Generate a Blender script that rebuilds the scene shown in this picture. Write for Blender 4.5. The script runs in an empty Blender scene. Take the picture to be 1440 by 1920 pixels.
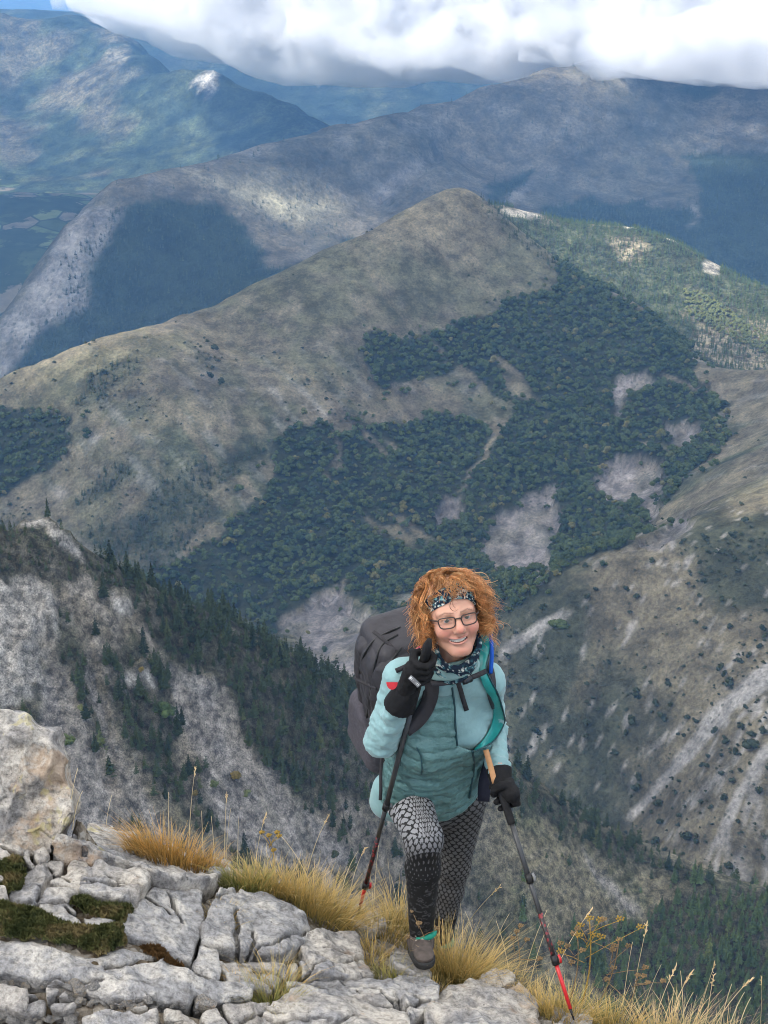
import bpy, math, random
import numpy as np
import openvdb
from mathutils import Vector, Matrix
R = math.radians
rng = np.random.default_rng(7)
SC = bpy.context.scene
COL = SC.collection

# ------------------------------------------------------------------ camera, sky, sun, exposure
FPX = 2637.0            # focal length in pixels of the 1440 x 1920 photograph
PITCH = R(21.15)
cam = bpy.data.cameras.new('camera')
cam.sensor_fit = 'VERTICAL'
cam.sensor_height = 34.6
cam.lens = 34.6 * FPX / 1920.0
cam.clip_start = 0.1
cam.clip_end = 200000.0
camo = bpy.data.objects.new('camera', cam)
COL.objects.link(camo)
camo.location = (0, 0, 0)
camo.rotation_euler = (math.pi / 2 - PITCH, 0, 0)
SC.camera = camo

SUN_AZ = R(-118)        # clockwise from +Y (view direction): the sun stands behind the left shoulder
SUN_EL = R(44)
SUN_DIR = np.array([math.sin(SUN_AZ) * math.cos(SUN_EL), math.cos(SUN_AZ) * math.cos(SUN_EL), math.sin(SUN_EL)])
world = bpy.data.worlds.new('World')
SC.world = world
world.use_nodes = True
nt = world.node_tree
bgn = nt.nodes['Background']
sky = nt.nodes.new('ShaderNodeTexSky')
sky.sky_type = 'NISHITA'
sky.sun_disc = False
sky.sun_elevation = SUN_EL
sky.sun_rotation = SUN_AZ
sky.altitude = 1500
sky.dust_density = 3.0
sky.air_density = 0.7
nt.links.new(sky.outputs[0], bgn.inputs[0])
bgn.inputs[1].default_value = 0.075
sl = bpy.data.lights.new('sun', 'SUN')
sl.energy = 4.5
sl.angle = R(3.0)
sl.color = (1.0, 0.95, 0.86)
so = bpy.data.objects.new('sun', sl)
COL.objects.link(so)
so.rotation_euler = Vector(SUN_DIR.tolist()).to_track_quat('Z', 'Y').to_euler()
vs = SC.view_settings
vs.view_transform = 'Standard'
vs.look = 'None'
vs.gamma = 1.0
vs.use_curve_mapping = False
vs.exposure = 1.15
cy = SC.cycles
cy.use_denoising = True
cy.denoiser = 'OPENIMAGEDENOISE'
cy.max_bounces = 9
cy.diffuse_bounces = 2
cy.glossy_bounces = 2
cy.transmission_bounces = 3
cy.transparent_max_bounces = 12
cy.volume_bounces = 5
cy.use_light_tree = False
cy.caustics_reflective = False
cy.caustics_refractive = False
cy.volume_max_steps = 256
cy.filter_width = 1.0
cy.use_adaptive_sampling = True
cy.adaptive_threshold = 0.015

# ------------------------------------------------------------------ helpers
CP, SP = math.cos(PITCH), math.sin(PITCH)

def ray(px, py):
    x = (np.asarray(px, float) - 720) / FPX
    y = (960 - np.asarray(py, float)) / FPX
    return np.stack([x + 0 * y, CP + y * SP, -SP + y * CP], -1)

def P(px, py, Y):
    d = ray(px, py)
    return d * (np.asarray(Y, float) / d[..., 1])[..., None]

def project(p):
    p = np.asarray(p, float)
    f = p[..., 1] * CP - p[..., 2] * SP
    u = p[..., 1] * SP + p[..., 2] * CP
    f = np.where(f < 0.01, 0.01, f)
    return 720 + FPX * p[..., 0] / f, 960 - FPX * u / f

def in_poly(px, py, poly):
    poly = np.asarray(poly, float)
    ins = np.zeros(np.shape(px), bool)
    n = len(poly)
    for i in range(n):
        x0, y0 = poly[i]
        x1, y1 = poly[(i + 1) % n]
        if y0 == y1:
            continue
        c = (y0 > py) != (y1 > py)
        xi = (x1 - x0) * (py - y0) / (y1 - y0) + x0
        ins ^= c & (px < xi)
    return ins

def poly_dist(px, py, poly):
    """signed distance to a polygon, negative inside"""
    poly = np.asarray(poly, float)
    d = np.full(np.shape(px), 1e9)
    n = len(poly)
    for i in range(n):
        a = poly[i]
        b = poly[(i + 1) % n]
        e = b - a
        t = np.clip(((px - a[0]) * e[0] + (py - a[1]) * e[1]) / (e @ e + 1e-12), 0, 1)
        d = np.minimum(d, np.hypot(px - a[0] - t * e[0], py - a[1] - t * e[1]))
    return np.where(in_poly(px, py, poly), -d, d)

def _hash(ix, iy, iz, seed):
    h = (ix.astype(np.int64) * 374761393 + iy.astype(np.int64) * 668265263 + iz.astype(np.int64) * 2147483647 + seed * 1274126177) & 0xffffffff
    h = ((h ^ (h >> 13)) * 1274126177) & 0xffffffff
    h = ((h ^ (h >> 16)) * 2246822519) & 0xffffffff
    return ((h ^ (h >> 15)) & 0xffff) / 65535.0

def vnoise(x, y, z=None, seed=0):
    """value noise in -1..1"""
    x = np.asarray(x, float)
    y = np.asarray(y, float)
    if z is None:
        xi, yi = np.floor(x), np.floor(y)
        fx, fy = x - xi, y - yi
        fx = fx * fx * (3 - 2 * fx)
        fy = fy * fy * (3 - 2 * fy)
        z0 = np.zeros(xi.shape)
        a = _hash(xi, yi, z0, seed)
        b = _hash(xi + 1, yi, z0, seed)
        c = _hash(xi, yi + 1, z0, seed)
        d = _hash(xi + 1, yi + 1, z0, seed)
        return 2 * (a + (b - a) * fx + (c - a) * fy + (a - b - c + d) * fx * fy) - 1
    z = np.asarray(z, float)
    xi, yi, zi = np.floor(x), np.floor(y), np.floor(z)
    fx, fy, fz = x - xi, y - yi, z - zi
    fx = fx * fx * (3 - 2 * fx)
    fy = fy * fy * (3 - 2 * fy)
    fz = fz * fz * (3 - 2 * fz)
    r = 0
    for dz in (0, 1):
        a = _hash(xi, yi, zi + dz, seed)
        b = _hash(xi + 1, yi, zi + dz, seed)
        c = _hash(xi, yi + 1, zi + dz, seed)
        d = _hash(xi + 1, yi + 1, zi + dz, seed)
        v = a + (b - a) * fx + (c - a) * fy + (a - b - c + d) * fx * fy
        r = r + v * (fz if dz else 1 - fz)
    return 2 * r - 1

def fbm(x, y, z=None, seed=0, octaves=4, gain=0.5, ridged=False):
    r, a, s = 0, 1.0, 0.0
    for o in range(octaves):
        f = 2.03 ** o
        n = vnoise(x * f + 17.3 * o, y * f - 9.1 * o, None if z is None else z * f + 5.7 * o, seed + o)
        if ridged:
            n = 1 - 2 * np.abs(n)
        r = r + a * n
        s += a
        a *= gain
    return r / s

def sstep(a, b, x):
    t = np.clip((x - a) / (b - a), 0, 1)
    return t * t * (3 - 2 * t)

def new_mesh(name, verts, faces, mat=None, smooth=True, cols=None, extra=None):
    """mesh datablock from numpy arrays; faces may be an (n,3) / (n,4) array or a list of such arrays"""
    me = bpy.data.meshes.new(name)
    verts = np.asarray(verts, np.float32)
    fl = [np.asarray(f, np.int32) for f in (faces if isinstance(faces, list) else [faces]) if len(f)]
    loops = np.concatenate([f.ravel() for f in fl])
    sizes = np.concatenate([np.full(len(f), f.shape[1], np.int32) for f in fl])
    starts = np.concatenate([[0], np.cumsum(sizes)[:-1]]).astype(np.int32)
    me.vertices.add(len(verts))
    me.vertices.foreach_set('co', verts.ravel())
    me.loops.add(len(loops))
    me.loops.foreach_set('vertex_index', loops)
    me.polygons.add(len(sizes))
    me.polygons.foreach_set('loop_start', starts)
    me.polygons.foreach_set('loop_total', sizes)
    me.polygons.foreach_set('use_smooth', np.full(len(sizes), smooth, bool))
    me.update(calc_edges=True)
    if cols is not None:
        at = me.color_attributes.new('Col', 'FLOAT_COLOR', 'POINT')
        c = np.ones((len(verts), 4), np.float32)
        c[:, :cols.shape[1]] = cols
        at.data.foreach_set('color', c.ravel())
    if mat:
        me.materials.append(mat)
    return me

def obj(name, me, parent=None, label=None, cat=None, group=None, kind=None):
    o = bpy.data.objects.new(name, me)
    COL.objects.link(o)
    if parent is not None:
        o.parent = parent
    return tag(o, label, cat, group, kind)

def tag(o, label=None, cat=None, group=None, kind=None):
    for k, v in (('label', label), ('category', cat), ('group', group), ('kind', kind)):
        if v:
            o[k] = v
    return o

def empty(name, loc, label=None, cat=None, group=None):
    o = bpy.data.objects.new(name, None)
    COL.objects.link(o)
    o.location = loc
    o.empty_display_size = 0.1
    return tag(o, label, cat, group)

class NB:
    """small node-graph builder"""
    def __init__(self, name):
        self.m = bpy.data.materials.new(name)
        self.m.use_nodes = True
        self.t = self.m.node_tree
        self.b = self.t.nodes['Principled BSDF']
        self.out = self.t.nodes['Material Output']

    def n(self, typ, **kw):
        nd = self.t.nodes.new('ShaderNode' + typ)
        for k, v in kw.items():
            if k.startswith('i_'):
                key = k[2:]
                key = int(key) if key.isdigit() else key.replace('_', ' ')
                self.put(nd.inputs[key], v)
            else:
                setattr(nd, k, v)
        return nd

    def put(self, sock, v):
        if isinstance(v, bpy.types.NodeSocket):
            self.t.links.new(v, sock)
        elif isinstance(v, bpy.types.Node):
            self.t.links.new(v.outputs[0], sock)
        else:
            if sock.type == 'RGBA' and len(v) == 3:
                v = (*v, 1)
            sock.default_value = v

    def math(self, op, a, b=0.0, c=0.0, clamp=False):
        nd = self.n('Math', operation=op, use_clamp=clamp)
        self.put(nd.inputs[0], a)
        self.put(nd.inputs[1], b)
        self.put(nd.inputs[2], c)
        return nd.outputs[0]

    def mix(self, fac, a, b, blend='MIX'):
        nd = self.n('Mix', data_type='RGBA', blend_type=blend)
        self.put(nd.inputs[0], fac)
        self.put(nd.inputs[6], a)
        self.put(nd.inputs[7], b)
        return nd.outputs[2]

    def coord(self, which='Object', scale=(1, 1, 1)):
        tc = self.n('TexCoord')
        mp = self.n('Mapping')
        self.put(mp.inputs[0], tc.outputs[which])
        mp.inputs['Scale'].default_value = scale
        return mp.outputs[0]

    def noise(self, vec, scale, detail=4, rough=0.55, typ='FBM'):
        nd = self.n('TexNoise')
        nd.noise_dimensions = '3D'
        self.put(nd.inputs['Vector'], vec)
        nd.inputs['Scale'].default_value = scale
        nd.inputs['Detail'].default_value = detail
        nd.inputs['Roughness'].default_value = rough
        return nd.outputs[0]

    def ramp(self, fac, stops, interp='LINEAR'):
        nd = self.n('ValToRGB')
        nd.color_ramp.interpolation = interp
        el = nd.color_ramp.elements
        while len(el) < len(stops):
            el.new(0.5)
        for e, (p, c) in zip(el, stops):
            e.position = p
            c = (c, c, c) if isinstance(c, (int, float)) else c
            e.color = (*c, 1)
        self.put(nd.inputs[0], fac)
        return nd.outputs[0]

    def bump(self, h, strength=0.5, dist=0.1, normal=None):
        nd = self.n('Bump')
        nd.inputs['Strength'].default_value = strength
        nd.inputs['Distance'].default_value = dist
        self.put(nd.inputs['Height'], h)
        if normal is not None:
            self.put(nd.inputs['Normal'], normal)
        return nd.outputs[0]

    def attr(self, name='Col', kind='GEOMETRY'):
        nd = self.n('Attribute', attribute_name=name, attribute_type=kind)
        return nd

    def done(self, base=None, rough=0.9, normal=None, spec=0.2, **kw):
        if base is not None:
            self.put(self.b.inputs['Base Color'], base)
        self.put(self.b.inputs['Roughness'], rough)
        self.put(self.b.inputs['Specular IOR Level'], spec)
        if normal is not None:
            self.put(self.b.inputs['Normal'], normal)
        for k, v in kw.items():
            self.put(self.b.inputs[k.replace('_', ' ')], v)
        return self.m

def plain(name, col, rough=0.7, spec=0.3, var=0.12, scale=60, bump=0.0, bscale=200, **kw):
    b = NB(name)
    co = b.coord()
    f = b.noise(co, scale, 3)
    base = b.mix(1.0, (*col, 1), b.ramp(f, [(0.3, 1 - var), (0.7, 1 + var)]), 'MULTIPLY')
    nrm = b.bump(b.noise(co, bscale, 3), bump, 0.002) if bump else None
    return b.done(base, rough, nrm, spec, **kw)
# ------------------------------------------------------------------ landforms
def tps_fit(xy, z, lam=1e-3, s=1000.0):

    q = xy / s
    n = len(q)
    d2 = ((q[:, None] - q[None]) ** 2).sum(-1)
    K = 0.5 * d2 * np.log(d2 + 1e-12) + lam * np.eye(n)
    A = np.zeros((n + 3, n + 3))
    A[:n, :n] = K
    A[:n, n] = A[n, :n] = 1
    A[:n, n + 1:] = q
    A[n + 1:, :n] = q.T
    w = np.linalg.solve(A, np.concatenate([z, np.zeros(3)]))
    def f(x, y):
        shp = np.shape(x)
        X = np.stack([np.ravel(x), np.ravel(y)], -1) / s
        out = np.empty(len(X))
        for i in range(0, len(X), 20000):
            B = X[i:i + 20000]
            e2 = ((B[:, None] - q[None]) ** 2).sum(-1)
            out[i:i + 20000] = (0.5 * e2 * np.log(e2 + 1e-12)) @ w[:n] + w[n] + B @ w[n + 1:]
        return out.reshape(shp)
    return f

def landform(ridge, face, back, extra=()):
    """control points: ridge and face as (px, py, Y); the far side of the ridge falls away by the (dy, dz) pairs in back"""
    pts = [P(*c) for c in ridge] + [P(*c) for c in face]
    for c in ridge:
        p = P(*c)
        u = np.array([p[0], p[1]]) / math.hypot(p[0], p[1])
        for dy, dz in back:
            pts.append(np.array([p[0] + u[0] * dy, p[1] + u[1] * dy, p[2] + dz]))
    pts += [np.array(e, float) for e in extra]
    pts = np.array(pts)
    return tps_fit(pts[:, :2], pts[:, 2])

F_pyr = landform(
    [(-150, 760, 1850), (0, 707, 1880), (90, 675, 1900), (180, 641, 1930), (240, 625, 1960), (340, 583, 2020), (470, 530, 2100),
     (600, 470, 2180), (740, 405, 2250), (800, 373, 2280), (862, 349, 2300), (905, 374, 2300), (965, 425, 2290), (1045, 482, 2260), (1130, 535, 2190),
     (1220, 588, 2100), (1300, 655, 2000), (1380, 690, 1900), (1440, 690, 1850), (1560, 670, 1800)],
    [(800, 600, 2050), (860, 450, 2190), (1000, 560, 2120), (1030, 520, 2190), (600, 700, 1880), (800, 800, 1850), (700, 1000, 1650), (600, 1150, 1480), (300, 800, 1720), (0, 800, 1790), (0, 950, 1680),
     (100, 900, 1700), (200, 990, 1600), (400, 1000, 1600), (450, 650, 1960), (400, 1150, 1500), (-100, 1000, 1650),
     (1000, 700, 1950), (1200, 750, 1850), (1000, 900, 1720), (1150, 900, 1700), (1050, 1060, 1500), (900, 1100, 1480),
     (1300, 800, 1740), (1370, 750, 1790), (1440, 800, 1640), (1400, 850, 1540), (1350, 900, 1460), (1250, 985, 1410), (1150, 1055, 1380),
     (1440, 880, 1430), (1560, 800, 1500),
     (1600, 900, 1290), (1440, 960, 1250), (1340, 995, 1240), (1250, 1032, 1230), (1150, 1070, 1230), (1060, 1100, 1235), (980, 1130, 1238), (900, 1180, 1245),
     (1440, 1100, 1157), (1600, 1050, 1180), (1200, 1200, 1165), (1000, 1250, 1185), (960, 1400, 1150), (1200, 1400, 1085), (1440, 1300, 1040),
     (1440, 1500, 945), (1200, 1550, 1030), (1320, 1620, 950), (1500, 1620, 860), (800, 1300, 1200), (650, 1200, 1340), (700, 1320, 1210)],
    [(60, -45), (350, -220)],
    [(0, 1000, -730), (-300, 1000, -740), (-400, 1300, -720), (300, 900, -760), (500, 800, -780), (-700, 1500, -700), (-700, 1100, -720)])
F_con = landform(
    [(780, 400, 2600), (860, 385, 2620), (930, 385, 2620), (1010, 400, 2650), (1100, 417, 2650), (1190, 424, 2650), (1260, 444, 2600), (1300, 474, 2600),
     (1350, 496, 2550), (1440, 538, 2500), (1550, 590, 2450)],
    [(1100, 550, 2400), (1250, 600, 2320), (1440, 660, 2230), (1000, 480, 2480), (1350, 560, 2430), (1550, 720, 2150), (860, 470, 2450)],
    [(60, -30), (350, -200)])
F_mid = landform(
    [(1700, 20, 5800), (1440, 62, 5600), (1300, 75, 5500), (1180, 100, 5400), (1090, 122, 5300), (1000, 143, 5200), (900, 170, 5050), (800, 195, 4900), (700, 224, 4770), (620, 242, 4650),
     (530, 262, 4520), (440, 285, 4400), (340, 308, 4250), (260, 330, 4150), (210, 346, 4100), (180, 368, 4050), (160, 395, 4000), (110, 448, 3900), (60, 515, 3800),
     (0, 600, 3700), (-100, 720, 3600)],
    [(400, 450, 3930), (300, 550, 3740), (200, 600, 3650), (100, 650, 3570), (450, 560, 3650), (600, 420, 4150), (700, 350, 4420),
     (900, 300, 4730), (1000, 380, 4450), (1200, 300, 4800), (1200, 400, 4400), (1350, 400, 4350), (1440, 250, 4950), (1440, 520, 3950),
     (600, 520, 3750), (800, 450, 4120), (0, 720, 3480), (1300, 150, 5250), (840, 250, 4780), (760, 320, 4450)],
    [(150, -90), (700, -420)])
F_left = landform(
    [(-200, 10, 8000), (0, 20, 8000), (70, 23, 8000), (150, 30, 8150), (215, 45, 8250), (260, 70, 7700), (290, 95, 7300), (330, 128, 7050), (385, 132, 6980), (402, 131, 6950), (440, 150, 6900), (500, 170, 6800), (560, 200, 6700),
     (620, 237, 6600), (720, 290, 6400)],
    [(50, 100, 7650), (150, 120, 7500), (0, 180, 7300), (100, 200, 7150), (250, 180, 6950), (200, 250, 6760), (350, 200, 6780), (450, 220, 6650), (300, 300, 6450), (450, 290, 6300), (100, 300, 6650), (0, 330, 6500), (150, 340, 6330)],
    [(150, -90), (900, -450)],
    [(-1300, 5600, -960), (-2500, 5800, -960), (-600, 5600, -970), (-1000, 5250, -1050), (-2200, 6000, -940), (-200, 5800, -980), (-1700, 5250, -1050), (400, 5700, -1000)])
F_blue = landform(
    [(-100, 60, 11500), (210, 40, 11000), (280, 34, 10800), (420, 48, 10600), (600, 62, 10500), (800, 96, 10300), (900, 115, 10200), (1000, 122, 10200), (1200, 110, 10400), (1500, 80, 10600)],
    [(500, 150, 9600), (700, 180, 9300), (400, 110, 9900), (900, 190, 9200), (650, 240, 8800)],
    [(300, -100), (1500, -600)])
BASE_Z = -1125.0

def base_height(x, y):
    r = np.hypot(x, y)
    h = BASE_Z + 240 * sstep(4000, 5000, r) + 34 * fbm(x / 600, y / 600, seed=3)
    far = sstep(12000, 20000, r)
    h = h + far * (250 + 230 * fbm(x / 5200, y / 5200, seed=11, octaves=4)) * (0.5 + 0.5 * sstep(18000, 30000, r))
    lump = np.exp(-(((x + 1520) / 650) ** 2 + ((y - 5450) / 420) ** 2))
    return h + 60 * lump

F_bowl = landform(
    [(-250, 1090, 600), (-120, 1010, 615), (0, 985, 640), (40, 977, 648), (72, 970, 650), (100, 984, 652), (130, 1010, 655), (190, 1048, 663), (260, 1092, 672), (330, 1118, 682), (400, 1142, 690), (480, 1182, 698), (560, 1222, 707), (660, 1268, 720),
     (760, 1320, 735), (860, 1372, 748), (960, 1424, 760), (1040, 1480, 763), (1120, 1530, 762), (1200, 1572, 760), (1320, 1626, 752), (1440, 1662, 740), (1600, 1720, 720)],
    [(200, 1450, 571), (0, 1330, 570), (0, 1150, 612), (100, 1250, 598), (180, 1180, 625), (200, 1550, 549), (300, 1550, 566), (300, 1330, 618), (450, 1400, 630), (600, 1600, 612), (500, 1500, 610), (700, 1500, 655), (1000, 1700, 680), (1000, 1560, 720),
     (1200, 1800, 688), (1300, 1900, 664), (1440, 1800, 690), (700, 1750, 608), (300, 1800, 520), (900, 1900, 640), (0, 1600, 520), (-200, 1400, 545), (1600, 1950, 640), (1200, 1680, 725)],
    [(25, -22), (140, -110)],
    [(0, 380, -440), (-200, 380, -400), (200, 420, -520)])

# polygons of what grows or lies where, in photograph pixels
FOREST_PYR = [
    [(680, 655), (700, 625), (760, 632), (810, 622), (900, 590), (960, 570), (1040, 548), (1045, 495), (1090, 500), (1150, 545), (1220, 590), (1300, 655), (1300, 690), (1370, 770), (1350, 840),
     (1290, 900), (1240, 970), (1210, 1000), (1110, 1045), (1030, 1090), (960, 1140), (720, 1160), (640, 1090), (660, 1050), (760, 1010), (870, 920), (930, 830), (985, 755), (925, 738), (905, 708), (850, 690), (720, 727), (690, 690)],
    [(650, 840), (680, 800), (760, 790), (830, 772), (900, 780), (925, 815), (900, 855), (870, 910), (830, 965), (790, 1000), (680, 1050), (540, 1140), (500, 1180), (400, 1150), (270, 1095), (330, 1050),
     (420, 1000), (480, 940), (520, 885), (520, 830), (560, 800), (620, 810), (640, 840), (648, 862), (608, 892), (618, 905), (655, 880)],
    [(-60, 770), (40, 770), (130, 780), (138, 825), (110, 865), (60, 905), (-60, 990)]]
CONIF_PYR = [
    [(150, 1000), (220, 980), (280, 930), (330, 890), (420, 860), (480, 830), (500, 850), (430, 890), (385, 925), (420, 960), (370, 1000), (330, 1050), (270, 1095)],
    [(130, 945), (200, 885), (270, 862), (225, 912), (150, 950)], [(135, 760), (165, 705), (210, 680), (245, 668), (262, 685), (200, 740), (160, 765)]]
SCAR_PYR = [
    [(893, 1005), (940, 970), (990, 930), (1045, 912), (1048, 1000), (1020, 1085), (960, 1075), (930, 1080), (900, 1045)],
    [(1113, 885), (1180, 853), (1240, 868), (1252, 905), (1232, 972), (1214, 992), (1205, 935), (1140, 945)],
    [(1250, 805), (1290, 783), (1312, 812), (1290, 842), (1258, 845)],
    [(1160, 692), (1210, 690), (1218, 722), (1182, 752), (1160, 790), (1150, 740)],
    [(1175, 1035), (1240, 992), (1300, 952), (1302, 985), (1230, 1040)],
    [(800, 985), (840, 940), (880, 935), (870, 970), (830, 1000)],
    [(520, 1165), (620, 1110), (720, 1165), (760, 1230), (640, 1290), (560, 1215)]]
SCREE_PYR = [
    [(1165, 1535), (1250, 1440), (1330, 1330), (1440, 1240), (1520, 1200), (1520, 1260), (1440, 1290), (1370, 1340), (1300, 1420), (1230, 1490), (1185, 1540)],
    [(1200, 1410), (1280, 1355), (1270, 1375), (1210, 1415)], [(1280, 1510), (1350, 1440), (1360, 1450), (1290, 1515)],
    [(1330, 1600), (1360, 1520), (1400, 1440), (1440, 1390), (1500, 1340), (1500, 1370), (1440, 1415), (1390, 1500), (1350, 1600)],
    [(930, 1230), (960, 1200), (1040, 1150), (1085, 1140), (1060, 1160), (990, 1200), (940, 1240)]]
SCREE_BOWL = [
    [(60, 1400), (90, 1230), (130, 1270), (170, 1380), (215, 1470), (260, 1540), (330, 1600), (100, 1600)],
    [(165, 1220), (180, 1290), (205, 1370), (240, 1440), (300, 1530), (340, 1600), (300, 1600), (240, 1520), (215, 1440), (185, 1360), (160, 1270)],
    [(370, 1440), (440, 1430), (520, 1480), (600, 1540), (680, 1620), (520, 1640), (420, 1560), (380, 1500)],
    [(320, 1250), (420, 1290), (460, 1400), (520, 1460), (560, 1530), (420, 1470), (360, 1400), (330, 1330)],
    [(1085, 1590), (1180, 1690), (1205, 1720), (1180, 1715), (1120, 1650)]]
CLIFF_BOWL = [
    [(-100, 1100), (60, 1080), (100, 1110), (110, 1190), (90, 1230), (90, 1300), (0, 1330), (-100, 1330)],
    [(40, 985), (72, 968), (110, 990), (150, 1030), (160, 1060), (120, 1030), (80, 990)], [(230, 1265), (280, 1255), (300, 1290), (240, 1285)], [(340, 1270), (400, 1270), (400, 1295), (345, 1290)],
    [(205, 1110), (245, 1125), (245, 1155), (215, 1145)]]
FOREST_BOWL = [
    [(-100, 1010), (0, 985), (60, 985), (130, 1030), (160, 1075), (100, 1110), (60, 1080), (0, 1100), (-100, 1120)],
    [(140, 1020), (260, 1085), (400, 1138), (560, 1218), (660, 1262), (760, 1315), (800, 1400), (740, 1520), (660, 1500), (560, 1490), (510, 1450), (470, 1400), (440, 1320), (400, 1255), (330, 1230), (280, 1190), (230, 1120), (160, 1060)],
    [(120, 1215), (150, 1200), (170, 1250), (180, 1320), (195, 1400), (210, 1440), (170, 1370), (140, 1290)],
    [(190, 1225), (250, 1215), (310, 1240), (320, 1340), (330, 1420), (345, 1510), (290, 1480), (250, 1400), (215, 1330)],
    [(960, 1432), (1040, 1490), (1120, 1540), (1200, 1585), (1320, 1640), (1440, 1672), (1520, 1700), (1520, 2000), (1180, 2000), (1120, 1850), (1020, 1775), (1100, 1740), (1210, 1730), (1260, 1670), (1150, 1610), (1060, 1570), (960, 1490)]]
FOREST_MID = [
    [(130, 505), (215, 405), (290, 375), (400, 365), (470, 430), (505, 500), (600, 480), (700, 440), (760, 420), (860, 420), (400, 760), (20, 760), (30, 650), (150, 565)],
    [(1285, 298), (1345, 280), (1460, 290), (1500, 620), (1300, 500), (1320, 400)], [(1255, 180), (1330, 150), (1370, 170), (1290, 205)],
    [(870, 420), (950, 345), (1000, 325), (1000, 350), (930, 400)], [(1000, 420), (1100, 380), (1300, 400), (1340, 520), (1000, 460)]]
SCREE_MID = [
    [(-80, 720), (40, 560), (110, 450), (160, 395), (230, 390), (215, 430), (160, 520), (170, 570), (80, 620), (20, 700)],
    [(690, 385), (750, 320), (800, 290), (810, 300), (770, 335), (720, 385)], [(940, 375), (990, 340), (1000, 345), (960, 380)]]

def rag(X, Y, s):
    """uneven shift of an outline, in pixels, from the place on the ground"""
    return fbm(X / s, Y / s, seed=151, octaves=4, gain=.6), fbm(X / s + 31, Y / s, seed=153, octaves=4, gain=.6)

def wooded(px, py, X, Y):
    a, c = rag(X, Y, 60)
    m = masks(px + 30 * a, py + 24 * c, FOREST_PYR, 3)
    g = fbm((X * .8 + Y * .6) / 30, (Y * .8 - X * .6) / 130, seed=157, octaves=3)
    m = m * (1 - sstep(.42, .52, g) * .9)
    return m * (1 - scarred(px, py, X, Y))

def scarred(px, py, X, Y):
    a, c = rag(X, Y, 28)
    return masks(px + 30 * a, py + 26 * c, SCAR_PYR, 4)

def masks(px, py, polys, soft):
    m = np.zeros(np.shape(px))
    for pl in polys:
        m = np.maximum(m, 1 - sstep(-soft, soft, poly_dist(px, py, pl)))
    return m

def grid_mesh(x0, x1, y0, y1, step):
    xs = np.arange(x0, x1 + step, step)
    ys = np.arange(y0, y1 + step, step)
    X, Y = np.meshgrid(xs, ys)
    nx, ny = len(xs), len(ys)
    i = np.arange((nx - 1) * (ny - 1))
    a = (i // (nx - 1)) * nx + i % (nx - 1)
    return X, Y, np.stack([a, a + 1, a + nx + 1, a + nx], -1)

GRASS = np.array([0.128, 0.111, 0.074])
OLIVE = np.array([0.086, 0.082, 0.050])
SCRUB = np.array([0.050, 0.058, 0.032])
STONE = np.array([0.225, 0.212, 0.192])
SCAR = np.array([0.165, 0.150, 0.142])

def lerp(a, b, t):
    return a + (b - a) * t[..., None]

def land_material(name, bscale, bdist, speck=None, scr=0.5, k=1.0):
    b = NB(name)
    co = b.coord()
    c = b.attr().outputs['Color']
    n1 = b.noise(co, bscale * 0.25, 5, 0.6)
    n2 = b.noise(co, bscale, 6, 0.7)
    n3 = b.noise(co, bscale * 6, 4, 0.7)
    base = b.mix(1.0, c, b.ramp(n1, [(0.36, 0.72), (0.64, 1.25)]), 'MULTIPLY')
    base = b.mix(1.0, base, b.ramp(n2, [(0.38, 1 - .52 * k), (0.5, 1.0), (0.63, 1 + .5 * k)]), 'MULTIPLY')
    base = b.mix(1.0, base, b.ramp(n3, [(0.38, 1 - .4 * k), (0.62, 1 + .4 * k)]), 'MULTIPLY')
    if speck:
        v = b.n('TexVoronoi', i_Scale=speck)
        b.put(v.inputs['Vector'], co)
        spots = b.math('MULTIPLY', b.ramp(v.outputs['Distance'], [(0.16, 1.0), (0.30, 0.0)]), b.ramp(b.noise(co, speck * 0.12, 3), [(0.45, 0.0), (0.6, 1.0)]))
        base = b.mix(b.math('MULTIPLY', spots, scr), base, (0.030, 0.038, 0.022))
    nrm = b.bump(n2, 0.9, bdist)
    nrm = b.bump(n3, 0.7, bdist * 0.25, nrm)
    return b.done(base, 0.95, nrm, 0.05)

def build_land(name, F, box, step, rough, mat, shade):
    X, Y, faces = grid_mesh(*box, step)
    Z = np.maximum(F(X, Y), -1400.0)
    px, py = project(np.stack([X, Y, Z], -1))
    Z = Z + rough(X, Y, px, py)
    px, py = project(np.stack([X, Y, Z], -1))
    cols = shade(X, Y, Z, px, py)
    me = new_mesh(name, np.stack([X, Y, Z], -1).reshape(-1, 3), faces, mat, True, cols.reshape(-1, 3))
    o = obj(name, me, kind='structure')
    def height(x, y):
        ix = np.clip((x - box[0]) / step, 0, X.shape[1] - 1.001)
        iy = np.clip((y - box[2]) / step, 0, X.shape[0] - 1.001)
        a, c = ix.astype(int), iy.astype(int)
        fx, fy = ix - a, iy - c
        return (Z[c, a] * (1 - fx) + Z[c, a + 1] * fx) * (1 - fy) + (Z[c + 1, a] * (1 - fx) + Z[c + 1, a + 1] * fx) * fy
    return o, height

# --- the grassy pyramid with its woods, and the slope on the right
def rough_pyr(X, Y, px, py):
    r = 7 * fbm(X / 160, Y / 160, seed=21, octaves=5)
    # gullies that run down the fall line of the left flank
    g = fbm((X * 0.8 + Y * 0.6) / 45, (X * -0.6 + Y * 0.8) / 260, seed=5, octaves=3, ridged=True)
    r = r + 4.5 * g * sstep(420, 700, py)
    sc = scarred(px, py, X, Y)
    r = r - sc * (8 + 9 * fbm((X + .3 * Y) / 22, Y / 90, seed=9, octaves=4, ridged=True))
    rs = sstep(1000, 1100, py) * sstep(900, 1000, px)
    r = r + rs * 4 * fbm(X / 34, Y / 40, seed=31, octaves=5, gain=.55)
    return r

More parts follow.
